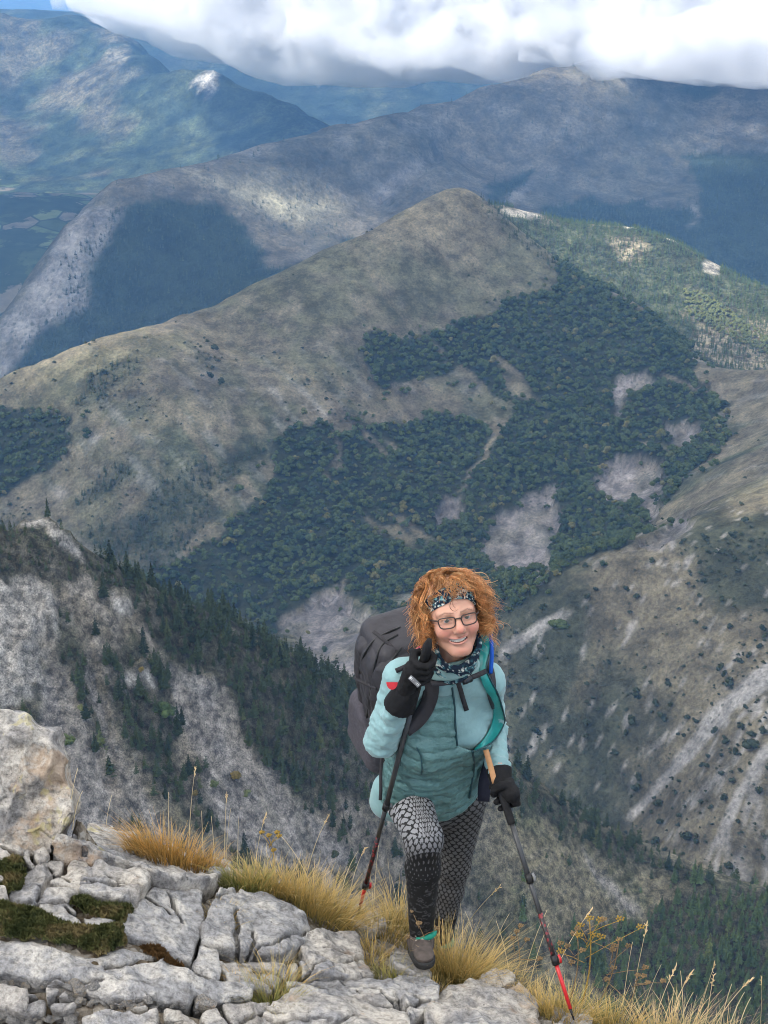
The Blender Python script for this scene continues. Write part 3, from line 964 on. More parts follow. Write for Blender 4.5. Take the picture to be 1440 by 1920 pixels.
# pines on the rocky spur
def prob_spur(p, px, py):
    w = wob(p, 24, 213)
    f = masks(px + 16 * w, py + 12 * w, FOREST_BOWL, 5) > 0.5
    sc = masks(px, py, SCREE_BOWL + CLIFF_BOWL, 4) > 0.5
    leftp = (px < 900)
    low = (px > 950) & (py > 1690)
    return np.where(f & ~sc, np.where(low, 0.85, np.where(px > 950, 0.40, 0.72)), np.where(sc, 0.02, np.where(leftp, 0.13 + 0.36 * (w > 0.08), 0.035)))
gp, gx, gy = field((-300, 400, 480, 800), 3.6, H_bowl, prob_spur)
gs = np.clip(np.exp(rng.normal(-0.30, 0.36, len(gp))), 0.25, 1.6) * np.where(gy > 1690, 1.1, 1.0) * np.where((gx < 190) & (gy < 1150), 0.6, 1.0)
ridge_vis = gp[:, 1] < np.interp(gx, [c[0] for c in [(-250, 0), (72, 0), (960, 0), (1600, 0)]], [606, 656, 766, 726])
gdep = gp[:, 1] * CP - gp[:, 2] * SP
hidden_low = gy > np.interp(gx, [0, 130, 400, 700, 850, 1000, 1250, 1440], [1340, 1500, 1600, 1680, 1700, 1830, 1900, 1920])
score = gs / gdep * ridge_vis * ~hidden_low
top = np.argsort(-score)[:300]
rest = np.setdiff1d(np.arange(len(gp)), top)
lowr = (gx[rest] > 1000) & (gy[rest] > 1660)
scatter('larch_forest', PC_larch, gp[rest][lowr] - [0, 0, .3], gs[rest][lowr], 'dense green conifer forest in the valley at the lower right', 'forest', 4)
scatter('pine_forest', PC_pine, gp[rest][~lowr] - [0, 0, .3], gs[rest][~lowr], 'dark pine wood clothing the rocky spur below the ridge', 'forest', 5)
PINE_ME = [conifer_geo(120 + s, 10, 15, 8, 0.21 + 0.03 * (s % 3), 0.05).mesh('pine_crown', M_pine, False) for s in range(6)]
LARCH_ME = [conifer_geo(140 + s, 10, 15, 8, 0.20, 0.07).mesh('larch_crown', M_larch, False) for s in range(4)]
TRUNK_ME = conifer_trunk().mesh('pine_trunk', M_bark)
for k, i in enumerate(top):
    right = gx[i] > 950
    if right:
        lab, grp = ('tall' if gs[i] > 1.15 else 'shorter') + ' green conifer ' + ('along the crest of the spur right of the hiker' if gy[i] < 1640 and gp[i][1] > 738 else 'on the slope beside the right pole' if gx[i] < 1150 else 'in the valley forest at the lower right corner' if gy[i] > 1780 else 'at the upper rim of the lower right forest'), 'conifers in the valley at the lower right'
    else:
        zone = 'on the rocky peak at the far left' if gx[i] < 160 and gy[i] < 1130 else 'on the skyline of the left spur' if gy[i] < 1030 + .42 * gx[i] else 'between the scree chutes at the left' if gx[i] < 360 else 'in the dense wood left of the backpack' if gy[i] < 1450 else 'on the stony ground below the dense wood'
        lab, grp = ('tall' if gs[i] > 1.2 else 'shorter') + ' dark pine ' + zone, 'pines on the rocky spur'
    tri_tree('pine_tree', (LARCH_ME[k % 4] if right and gy[i] > 1640 else PINE_ME[k % 6]), TRUNK_ME, gp[i] - [0, 0, .3], gs[i], rng.uniform(0, 6.28), lab, 'tree', grp)

def ray_hit(H, px, py, y0, y1, n=400):
    d = ray(px, py)
    Y = np.linspace(y0, y1, n)
    q = d[None] * (Y / d[1])[:, None]
    below = q[:, 2] < H(q[:, 0], q[:, 1])
    return q[np.argmax(below)] if below.any() else q[-1]

# single bushes that stand out on the scree
for px, py, w, mat, lab in [(123, 1392, 9, M_larch, 'round green bush on the scree beside the pale left rock'), (205, 1445, 14, M_pine, 'large dark spruce at the foot of the left scree chute'),
                            (443, 1458, 8, M_autumn, 'rust orange bush on the grey scree'), (400, 1472, 6, M_bright, 'small yellow green bush left of the rust orange bush'),
                            (463, 1490, 6, M_bright, 'yellow green bush just below the rust orange bush'), (265, 1258, 5, M_autumn, 'yellow autumn tree among the pines'),
                            (152, 1328, 5, M_bright, 'yellow green bush at the top of the scree strip'), (188, 1394, 6, M_bright, 'yellow green bush above the large dark spruce'), (366, 1490, 5, M_autumn, 'small orange bush left of the yellow green bush'),
                            (628, 1605, 7, M_shrub, 'round dark bush behind the red pole'), (305, 1335, 12, M_larch, 'bright green pine clump between the scree chutes'), (715, 1110, 0, None, '')]:
    if mat is None:
        continue
    q = ray_hit(H_bowl, px, py, 450, 800)
    if 'spruce' in lab:
        tri_tree('spruce_tree', conifer_geo(int(px), 10, 18, 9, 0.27, 0.03).mesh('spruce_crown', mat, False), TRUNK_ME, q - [0, 0, 6], 1.5, 0.5, lab, 'tree', None)
        continue
    t = empty('bush', q - [0, 0, 0.35 * w], lab, 'bush')
    obj('crown', leafy_geo(int(px), w, w * 0.85, 8, 260, 0.05, 0.07).mesh('bush_crown', mat, False), t)
    obj('trunk', leafy_trunk(w * 0.8).mesh('bush_trunk', M_bark), t)
for px, py, w, lab in [(1048, 1178, 22, 'large dark green tree clump beside the pale streak above the valley')]:
    q = ray_hit(H_pyr, px, py, 900, 1400)
    t = empty('tree_clump', q - [0, 0, 3], lab, 'tree')
    obj('crown', leafy_geo(int(px), w, w * 0.6, 11, 420, 0.0, 0.045).mesh('clump_crown', M_beech, False), t)
    obj('trunk', leafy_trunk(w * 0.5).mesh('clump_trunk', M_bark), t)
# ------------------------------------------------------------------ the ridge in the foreground
K = 0.91
_fg = [(-150, 1330, 4.65), (0, 1336, 4.62), (45, 1342, 4.6), (105, 1378, 4.6), (120, 1430, 4.55), (134, 1490, 4.5), (0, 1450, 4.45), (60, 1480, 4.42), (0, 1570, 4.28), (85, 1575, 4.36), (140, 1537, 4.6), (250, 1562, 4.68), (400, 1625, 4.74),
       (160, 1605, 4.35), (300, 1640, 4.4), (380, 1680, 4.4), (0, 1660, 4.08), (90, 1650, 4.15), (250, 1690, 4.15), (370, 1740, 4.15), (130, 1700, 4.03), (0, 1750, 3.86), (230, 1755, 3.95), (365, 1805, 3.95), (480, 1860, 3.9),
       (0, 1830, 3.7), (250, 1830, 3.75), (0, 1920, 3.55), (300, 1920, 3.6), (430, 1672, 4.5), (500, 1668, 4.55), (575, 1745, 4.4), (500, 1735, 4.32), (500, 1800, 4.1), (640, 1755, 4.5), (690, 1830, 4.2), (600, 1830, 4.1), (790, 1802, 4.42), (745, 1790, 4.46),
       (660, 1720, 4.8), (600, 1660, 4.95), (450, 1625, 4.9), (720, 1920, 3.8), (760, 1840, 4.2), (820, 1880, 4.05), (1070, 1908, 4.05), (900, 1850, 4.3), (1000, 1870, 4.2), (1250, 1925, 4.15), (1440, 1950, 4.2), (840, 1806, 4.82), (824, 1800, 4.8), (960, 1840, 4.45)]
_p = np.array([P(a, b, c * K) for a, b, c in _fg])
_brow = [(140, 1545, 4.85), (300, 1585, 4.9), (430, 1610, 5.05), (600, 1645, 5.2), (700, 1695, 5.05), (850, 1770, 5.02), (960, 1825, 4.7), (1080, 1880, 4.45), (1250, 1918, 4.4)]
_b = np.array([P(a, b, c * K) for a, b, c in _brow])
_ex = [np.array([-3, 3.0, -2.7]), np.array([0, 2.6, -3.0]), np.array([2.5, 2.8, -3.2]), np.array([0, 0.0, -1.6]), np.array([-2, 0, -1.5]), np.array([2, 0, -1.7])]
for q in _b:
    for dy, dz in ((0.5, -0.45), (1.6, -1.9)):
        _ex.append(q + [0.15 * dy, dy, dz])
_all = np.concatenate([_p, _b, np.array(_ex)])
F_fg = tps_fit(_all[:, :2], _all[:, 2], 2e-3, 1.0)

def fg_hit(px, py, lift=0.0):
    """where the ray through a photograph pixel meets the foreground slope"""
    px, py = np.atleast_1d(np.asarray(px, float)), np.atleast_1d(np.asarray(py, float))
    d = ray(px, py)
    Y = np.linspace(2.6, 5.8, 260)
    q = d[:, None] * (Y[None] / d[:, 1:2])[..., None]
    dz = q[..., 2] - (F_fg(q[..., 0], q[..., 1]) + lift)
    k = np.argmax(dz < 0, 1)
    k = np.where((dz < 0).any(1), k, len(Y) - 1)
    return q[np.arange(len(k)), k]

def stone_material(name, warm=0.5, lichen=True):
    b = NB(name)
    co = b.coord()
    n0 = b.noise(co, 2.2, 4, 0.6)
    n1 = b.noise(co, 9, 6, 0.65)
    n2 = b.noise(co, 45, 5, 0.7)
    n3 = b.noise(co, 170, 3, 0.7)
    c = b.mix(b.ramp(n0, [(0.42, 0.0), (0.58, 1.0)]), (0.27, 0.265, 0.265), (0.40, 0.355, 0.295) if warm > 0.4 else (0.33, 0.325, 0.32))
    c = b.mix(b.ramp(n1, [(0.47, 0.0), (0.60, 0.8)]), c, (0.52, 0.485, 0.43))
    c = b.mix(b.ramp(n1, [(0.36, 0.75), (0.46, 0.0)]), c, (0.17, 0.16, 0.15))
    c = b.mix(1.0, c, b.ramp(n2, [(0.36, 0.55), (0.5, 1.0), (0.64, 1.25)]), 'MULTIPLY')
    c = b.mix(1.0, c, b.ramp(n3, [(0.3, 0.8), (0.7, 1.15)]), 'MULTIPLY')
    # hairline cracks and bedding
    v = b.n('TexVoronoi', i_Scale=2.3, feature='DISTANCE_TO_EDGE')
    wv = b.n('Mix', data_type='VECTOR')
    wv.inputs[0].default_value = 0.45
    b.put(wv.inputs[4], co)
    nn = b.n('TexNoise', i_Scale=4.0)
    b.put(nn.inputs['Vector'], co)
    b.put(wv.inputs[5], nn.outputs['Color'])
    b.put(v.inputs['Vector'], wv.outputs[1])
    crack = b.ramp(v.outputs['Distance'], [(0.0, 1.0), (0.010, 0.0)])
    crack = b.math('MULTIPLY', crack, b.ramp(n0, [(0.45, 0.0), (0.6, 1.0)]))
    c = b.mix(b.math('MULTIPLY', crack, 0.45), c, (0.10, 0.092, 0.08))
    if lichen:
        li = b.ramp(b.noise(co, 3.1, 5, 0.7), [(0.56, 0.0), (0.62, 1.0)])
        c = b.mix(b.math('MULTIPLY', li, 0.5), c, (0.40, 0.26, 0.15))
        yl = b.ramp(b.noise(b.coord(scale=(1, 1.3, .8)), 4.3, 4, 0.7), [(0.63, 0.0), (0.66, 1.0)])
        c = b.mix(b.math('MULTIPLY', yl, 0.4), c, (0.52, 0.45, 0.16))
    sp = b.ramp(b.noise(co, 95, 2), [(0.68, 0.0), (0.74, 0.8)])
    c = b.mix(sp, c, (0.085, 0.08, 0.075))
    h = b.math('ADD', b.math('MULTIPLY', n2, 0.6), b.math('MULTIPLY', n1, 1.6))
    h = b.math('SUBTRACT', h, b.math('MULTIPLY', crack, 0.5))
    nrm = b.bump(h, 0.8, 0.022)
    nrm = b.bump(n3, 0.6, 0.004, nrm)
    return b.done(c, 0.9, nrm, 0.15)

M_rock = stone_material('pale_limestone', 0.6)
M_rock_grey = stone_material('grey_limestone', 0.2, False)

def vdb_mesh(d, vox, lo, iso=0.0):
    grid = openvdb.FloatGrid(float(np.max(d)))
    grid.copyFromArray(d.astype(np.float32))
    pts, quads = grid.convertToQuads(iso)
    V = np.asarray(pts, float) * vox + lo
    Fq = np.asarray(quads, int)
    # outward faces: the gradient of the field along each face normal must be positive
    n = np.cross(V[Fq[:, 1]] - V[Fq[:, 0]], V[Fq[:, 3]] - V[Fq[:, 0]])
    ln = np.linalg.norm(n, axis=1)
    k = np.argsort(-ln)[:200]
    c = V[Fq[k]].mean(1)
    a = c + n[k] / (ln[k, None] + 1e-12) * vox * 1.5
    ia = np.clip(((a - lo) / vox).round().astype(int), 0, np.array(d.shape) - 1)
    ib = np.clip(((2 * c - a - lo) / vox).round().astype(int), 0, np.array(d.shape) - 1)
    if (d[tuple(ia.T)] - d[tuple(ib.T)]).sum() < 0:
        Fq = Fq[:, ::-1]
    return V, Fq

def make_rock(name, poly, thick, label, mat, seed, lift=0.0, vox=0.0080, rnd=0.009, amp=1.0, cat='rock', group=None, parent=None, flat=0.5, upright=None):
    """a limestone block: its upper face follows the traced outline on the slope, its body goes down into the ground"""
    poly = np.asarray(poly, float)
    pc = poly.mean(0)
    poly = pc + (poly - pc) * (1 + 5.0 / np.linalg.norm(poly - pc, axis=1, keepdims=True))
    q = fg_hit(poly[:, 0], poly[:, 1], lift)
    if upright is not None:       # a block that shows its front: the outline lies on a steep plane
        pt, nn = P(*upright[0]), np.asarray(upright[1], float)
        d = ray(poly[:, 0], poly[:, 1])
        q = d * ((pt @ nn) / (d @ nn))[:, None]
    c = q.mean(0)
    _, _, vt = np.linalg.svd(q - c)
    nrm = vt[2] * (1 if vt[2][2] > 0 else -1)
    nrm = nrm * flat + np.array([0, -0.25, 1.0]) * (1 - flat)
    if upright is not None:
        nrm = np.asarray(upright[1], float)
    nrm = nrm / np.linalg.norm(nrm)
    u = np.cross([0, 1, 0.], nrm)
    u /= np.linalg.norm(u)
    v = np.cross(nrm, u)
    p2 = np.stack([(q - c) @ u, (q - c) @ v], -1)
    wq = (q - c) @ nrm
    # height of the upper face follows the outline points (plane through them)
    A = np.c_[p2, np.ones(len(p2))]
    pl, *_ = np.linalg.lstsq(A, wq, rcond=None)
    pad = 0.06
    lo = np.array([p2[:, 0].min() - pad, p2[:, 1].min() - pad, -thick - pad])
    hi = np.array([p2[:, 0].max() + pad, p2[:, 1].max() + pad, max(0.10, wq.max() + 0.06)])
    big = (hi - lo).prod() / vox ** 3
    if big > 1.3e6:
        vox = vox * (big / 1.3e6) ** (1 / 3)
    n = np.ceil((hi - lo) / vox).astype(int) + 1
    g = [l + np.arange(k) * vox for l, k in zip(lo, n)]
    U2, V2 = np.meshgrid(g[0], g[1], indexing='ij')
    d2 = poly_dist(U2 + 0.02 * fbm(U2 / 0.13, V2 / 0.13, seed=seed, octaves=3), V2 + 0.02 * fbm(U2 / 0.13, V2 / 0.13, seed=seed + 5, octaves=3), p2)
    top = pl[0] * U2 + pl[1] * V2 + pl[2]
    top = top + amp * (0.050 * fbm(U2 / 0.30, V2 / 0.30, seed=seed + 9, octaves=3) + 0.026 * fbm(U2 / 0.09, V2 / 0.09, seed=seed + 11, octaves=4, ridged=True))
    W = g[2][None, None, :]
    d2 = d2[..., None] + 0.05 * np.clip(-(W - top[..., None]), 0, 1) * 0.6
    dz = W - top[..., None]
    a, e = d2 + rnd, dz + rnd
    d = np.minimum(np.maximum(a, e), 0) + np.sqrt(np.maximum(a, 0) ** 2 + np.maximum(e, 0) ** 2) - rnd
    d = np.maximum(d, -(W + thick) + 0 * d)
    X3 = np.broadcast_to(U2[..., None], d.shape)
    Y3 = np.broadcast_to(V2[..., None], d.shape)
    Z3 = np.broadcast_to(W, d.shape)
    near = np.abs(d) < 0.05
    xx, yy, zz = X3[near], Y3[near], Z3[near]
    d = d.copy()
    # planar chips (angular fracture) and bedding steps
    chip = np.abs(fbm(xx / 0.16, yy / 0.16, zz / 0.12, seed=seed + 21, octaves=2))
    bed = np.abs(((zz + 0.02 * vnoise(xx / 0.2, yy / 0.2, seed=seed)) / 0.055) % 1 - 0.5) - 0.25
    d[near] += amp * (0.022 * chip - 0.006 + 0.007 * bed + 0.006 * fbm(xx / 0.035, yy / 0.035, zz / 0.03, seed=seed + 31, octaves=3, ridged=True))
    rr = np.random.default_rng(seed)
    for _ in range(0 if upright is not None else int(2 + 9 * (hi[0] - lo[0]) * (hi[1] - lo[1]))):       # open cracks
        a = rr.uniform(0, np.pi)
        o2 = np.array([rr.uniform(p2[:, 0].min(), p2[:, 0].max()), rr.uniform(p2[:, 1].min(), p2[:, 1].max())])
        ln = rr.uniform(.06, .28)
        cu = (xx - o2[0]) * math.cos(a) + (yy - o2[1]) * math.sin(a)
        cv = -(xx - o2[0]) * math.sin(a) + (yy - o2[1]) * math.cos(a) + .016 * vnoise(cu / .05, cu * 0 + seed, seed=seed) + .25 * zz * rr.uniform(-1, 1)
        wd = rr.uniform(.002, .007) * np.clip(1 - np.abs(cu) / ln, 0, 1)
        d[near] = np.maximum(d[near], np.where(wd > .0012, wd + .004 - np.abs(cv), -1))
    Vx, Fx = vdb_mesh(d, vox, lo)
    Vw = c + Vx[:, :1] * u + Vx[:, 1:2] * v + Vx[:, 2:3] * nrm
    base = c - nrm * thick
    me = new_mesh(name, Vw - base, Fx, mat)
    o = obj(name, me, parent, label, cat, group)
    o.location = base
    return o

ROCKS = [
    ([(-110, 1325), (0, 1334), (43, 1339), (67, 1364), (107, 1373), (105, 1394), (120, 1424), (117, 1458), (133, 1488), (138, 1521), (120, 1560), (95, 1605), (40, 1612), (0, 1605), (-110, 1600)], 0.5, 'tall pale rock block at the left edge with a yellow lichen patch', 0, 0.9),
    ([(123, 1543), (143, 1534), (187, 1549), (247, 1561), (267, 1578), (333, 1591), (373, 1608), (396, 1630), (398, 1655), (377, 1668), (330, 1662), (283, 1650), (253, 1618), (183, 1617), (162, 1603), (95, 1604)], 0.4, 'long pale slab below the orange grass with rough white crust', 0, 0.9),
    ([(20, 1668), (50, 1635), (97, 1611), (158, 1608), (160, 1622), (146, 1668), (128, 1680), (62, 1690), (24, 1688)], 0.3, 'low pale slab left of the dark vertical crack', 0, 0.8),
    ([(156, 1636), (187, 1624), (247, 1628), (277, 1650), (272, 1667), (250, 1686), (213, 1688), (154, 1672)], 0.3, 'small pale block above the green cushion plants', 0, 0.8),
    ([(284, 1660), (330, 1668), (376, 1673), (370, 1700), (378, 1727), (373, 1752), (362, 1800), (327, 1791), (287, 1759), (234, 1746), (231, 1730), (248, 1701)], 0.4, 'smooth grey wedge-shaped block with scalloped face', 1, 0.7),
    ([(40, 1696), (130, 1686), (160, 1709), (212, 1722), (200, 1736), (133, 1733), (60, 1720)], 0.25, 'thin grey slab between the two strips of green cushion plants', 1, 0.7),
    ([(-90, 1748), (0, 1749), (67, 1758), (133, 1774), (190, 1784), (233, 1768), (283, 1788), (333, 1811), (367, 1828), (410, 1841), (478, 1855), (465, 1874), (367, 1881), (267, 1855), (213, 1860), (133, 1834), (0, 1828), (-90, 1825)], 0.35, 'broad grey slab with an orange stain across the lower left', 1, 0.8),
    ([(368, 1772), (388, 1768), (409, 1780), (414, 1813), (406, 1838), (372, 1816), (362, 1803)], 0.3, 'narrow upright dark block wedged in the crack', 1, 0.6),
    ([(384, 1763), (380, 1732), (407, 1690), (433, 1672), (493, 1668), (527, 1684), (560, 1714), (577, 1748), (560, 1777), (527, 1787), (505, 1790), (427, 1777)], 0.4, 'large rounded grey boulder in front of the yellow grass', 1, 0.8),
    ([(574, 1752), (637, 1754), (667, 1771), (680, 1791), (690, 1829), (645, 1833), (595, 1829), (567, 1786)], 0.35, 'pale cracked boulder left of the boot', 0, 0.9),
    ([(549, 1808), (600, 1801), (630, 1823), (595, 1834), (547, 1831)], 0.2, 'small dark grey block at the foot of the pale cracked boulder', 1, 0.6),
    ([(540, 1840), (640, 1834), (722, 1838), (744, 1858), (750, 1882), (710, 1870), (640, 1873), (577, 1870), (545, 1862)], 0.3, 'flat grey slab under the pale cracked boulder', 1, 0.7),
    ([(507, 1892), (548, 1869), (627, 1878), (708, 1875), (758, 1899), (760, 1950), (480, 1950)], 0.3, 'flat yellowish slab at the bottom edge centre', 0, 0.7),
    ([(728, 1842), (760, 1834), (793, 1838), (817, 1854), (822, 1880), (800, 1893), (768, 1912), (755, 1884)], 0.3, 'squat grey block at the lower centre', 1, 0.8),
    ([(826, 1856), (902, 1848), (947, 1843), (1000, 1870), (1013, 1900), (1035, 1950), (800, 1950), (806, 1900)], 0.35, 'broad white rock under the yellow grass right of the boot', 0, 0.9),
    ([(1040, 1915), (1075, 1888), (1104, 1893), (1110, 1925), (1070, 1945), (1030, 1945)], 0.2, 'small pale rock beside the right pole tip', 0, 0.8),
    ([(-60, 1848), (0, 1849), (43, 1855), (38, 1896), (0, 1893), (-60, 1890)], 0.2, 'square pale stone at the bottom left edge', 0, 0.5),
    ([(46, 1857), (82, 1863), (79, 1893), (41, 1897)], 0.18, 'small square pale stone between two cracks', 0, 0.5),
    ([(87, 1858), (117, 1862), (142, 1886), (120, 1896), (84, 1890)], 0.18, 'pale wedge stone right of the small square stone', 0, 0.5),
    ([(158, 1912), (183, 1894), (270, 1891), (330, 1901), (380, 1930), (370, 1955), (165, 1955)], 0.25, 'flat grey stone at the bottom edge left of centre', 0, 0.6),
    ([(668, 1728), (690, 1716), (715, 1722), (722, 1736), (690, 1744), (670, 1740)], 0.2, 'pale stone in the grass behind the red pole tip', 0, 0.6),
    ([(738, 1786), (760, 1780), (800, 1802), (812, 1826), (790, 1832), (745, 1812)], 0.25, 'pale rock step under the front boot', 0, 0.6),
    ([(398, 1622), (412, 1608), (428, 1612), (426, 1630), (404, 1640)], 0.2, 'small grey stone at the right end of the long pale slab', 1, 0.5),
    ([(420, 1800), (470, 1795), (530, 1812), (545, 1835), (500, 1850), (430, 1840)], 0.2, 'warm crumbly rock beneath the rounded boulder', 0, 0.9),
    ([(42, 1592), (84, 1594), (90, 1608), (60, 1625), (38, 1618)], 0.2, 'rounded pale stone at the foot of the tall left block', 0, 0.6),
    ([(-60, 1640), (0, 1655), (12, 1690), (0, 1705), (-60, 1700)], 0.2, 'pale stone at the left edge beside the dark green cushion plant', 0, 0.6),
    ([(-70, 1575), (0, 1580), (36, 1598), (40, 1625), (0, 1640), (-70, 1630)], 0.25, 'pale ledge under the tall left block', 0, 0.7),
    ([(385, 1890), (430, 1880), (500, 1885), (500, 1920), (470, 1950), (390, 1950)], 0.2, 'flat pale stone left of the bottom centre slab', 0, 0.6),
]
for k, (poly, th, lab, g, amp) in enumerate(ROCKS):
    make_rock('rock', poly, th, lab, (M_rock, M_rock_grey)[g], 400 + 7 * k, amp=amp * (1.6 if k == 0 else 1.0), upright=((60, 1480, 4.05), (0.15, -0.85, 0.55)) if k == 0 else None, group='limestone rocks of the ridge')

# the soil and gravel between the rocks
def build_soil():
    xs = np.arange(-2.6, 2.9, 0.022)
    ys = np.arange(2.3, 6.2, 0.022)
    X, Y = np.meshgrid(xs, ys)
    nx = len(xs)
    Z = F_fg(X, Y) - 0.055 + 0.03 * fbm(X / 0.3, Y / 0.3, seed=501, octaves=4) + 0.008 * fbm(X / 0.035, Y / 0.035, seed=503, octaves=3)
    px, py = project(np.stack([X, Y, F_fg(X, Y)], -1))
    dip = np.zeros(X.shape)
    for poly, th, lab, g_, amp in ROCKS:
        dip = np.maximum(dip, 1 - sstep(-16, -3, poly_dist(px, py, poly)))
    Z = Z - 0.16 * dip - 0.45 * (1 - sstep(90, 150, px)) * (1 - sstep(1560, 1640, py))
    i = np.arange((nx - 1) * (len(ys) - 1))
    a = (i // (nx - 1)) * nx + i % (nx - 1)
    b = NB('stony_soil')
    co = b.coord()
    n1 = b.noise(co, 5, 5, 0.6)
    n2 = b.noise(co, 60, 5, 0.7)
    v = b.n('TexVoronoi', i_Scale=48)
    b.put(v.inputs['Vector'], co)
    sep = b.n('SeparateColor')
    b.put(sep.inputs[0], v.outputs['Color'])
    grit = b.ramp(sep.outputs[0], [(0.0, (0.12, 0.10, 0.075)), (0.4, (0.24, 0.21, 0.175)), (0.7, (0.36, 0.325, 0.275)), (1.0, (0.42, 0.40, 0.36))])
    c = b.mix(b.ramp(n1, [(0.38, 0.0), (0.62, 1.0)]), (0.115, 0.088, 0.055), grit)
    c = b.mix(1.0, c, b.ramp(n2, [(0.3, 0.6), (0.7, 1.3)]), 'MULTIPLY')
    nrm = b.bump(v.outputs['Distance'], 0.9, 0.012)
    nrm = b.bump(n2, 0.8, 0.008, nrm)
    m = b.done(c, 0.95, nrm, 0.1)
    obj('ridge_ground', new_mesh('ridge_ground', np.stack([X, Y, Z], -1).reshape(-1, 3), np.stack([a, a + 1, a + nx + 1, a + nx], -1), m), kind='structure')
build_soil()

def ground_z(x, y):
    return F_fg(np.atleast_1d(float(x)), np.atleast_1d(float(y)))[0]

# loose stones
def stone_geo(seed):
    r = np.random.default_rng(seed)
    g = Geo()
    v, f = blob(r, 5, 8)
    for _ in range(7):
        d = r.normal(size=3)
        d /= np.linalg.norm(d)
        h = r.uniform(0.5, 0.8)
        s = v @ d
        v = v - np.where(s > h, s - h, 0)[:, None] * d
    g.add(v * [1, r.uniform(0.6, 0.9), r.uniform(0.45, 0.7)], f)
    return g
STONE_ME = [stone_geo(600 + s).mesh('stone', (M_rock, M_rock_grey)[s % 2], False) for s in range(8)]
STONE_ZONES = [([(0, 1836), (130, 1842), (215, 1866), (270, 1862), (370, 1886), (480, 1878), (480, 1892), (330, 1898), (180, 1890), (130, 1880), (90, 1855), (0, 1845)], 95),
               ([(0, 1898), (120, 1900), (160, 1905), (150, 1920), (0, 1920)], 26), ([(560, 1834), (700, 1834), (690, 1850), (570, 1862)], 14), ([(700, 1832), (760, 1815), (800, 1836), (730, 1840)], 14),
               ([(400, 1845), (540, 1846), (540, 1868), (490, 1880)], 22), ([(680, 1745), (740, 1760), (730, 1800), (690, 1800)], 16), ([(1000, 1872), (1060, 1880), (1050, 1915), (1020, 1900)], 12), ([(1090, 1905), (1250, 1912), (1250, 1935), (1100, 1935)], 14)]
k = 0
SPOTS = ['below the broad grey slab', 'at the bottom left corner', 'on the flat grey slab', 'under the front boot', 'in the crumbly rock by the small green tuft', 'between pale boulder and legs', 'beside the white rock near the right pole', 'at the bottom edge right of the pole']
for zi, (poly, n) in enumerate(STONE_ZONES):
    poly = np.array(poly, float)
    got = 0
    while got < n:
        x = rng.uniform(poly[:, 0].min(), poly[:, 0].max())
        y = rng.uniform(poly[:, 1].min(), poly[:, 1].max())
        if not in_poly(np.array([x]), np.array([y]), poly)[0]:
            continue
        got += 1
        q = fg_hit(x, y, -0.05)[0]
        s = min(0.045, 0.011 * math.exp(abs(rng.normal(0, 0.65))))
        o = obj('stone', STONE_ME[k % 8], None, ('pale' if k % 2 == 0 else 'grey') + (' fist-sized' if s > .022 else ' little') + ' loose stone ' + SPOTS[zi], 'stone', 'loose stones in the gravel')
        o.location = q + [0, 0, s * 0.3]
        o.scale = (s * rng.uniform(0.8, 1.3), s, s)
        o.rotation_euler = (rng.uniform(-.4, .4), rng.uniform(-.4, .4), rng.uniform(0, 6.28))
        k += 1

# ------------------------------------------------------------------ grass and plants of the ridge
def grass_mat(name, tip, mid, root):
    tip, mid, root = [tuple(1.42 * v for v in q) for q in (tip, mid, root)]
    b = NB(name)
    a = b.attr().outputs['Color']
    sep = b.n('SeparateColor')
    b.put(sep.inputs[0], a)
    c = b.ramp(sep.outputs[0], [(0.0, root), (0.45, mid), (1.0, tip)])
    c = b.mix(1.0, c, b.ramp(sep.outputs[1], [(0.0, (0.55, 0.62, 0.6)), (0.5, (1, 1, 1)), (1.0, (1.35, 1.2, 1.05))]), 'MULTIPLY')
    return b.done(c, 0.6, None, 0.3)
M_straw = grass_mat('straw_grass', (0.46, 0.35, 0.155), (0.36, 0.255, 0.085), (0.12, 0.115, 0.035))
M_gold = grass_mat('gold_grass', (0.46, 0.31, 0.12), (0.40, 0.225, 0.06), (0.17, 0.105, 0.035))
M_greeny = grass_mat('green_grass', (0.34, 0.28, 0.11), (0.17, 0.17, 0.05), (0.06, 0.085, 0.022))
M_stalk = grass_mat('dry_stalks', (0.46, 0.37, 0.22), (0.40, 0.31, 0.16), (0.26, 0.22, 0.09))

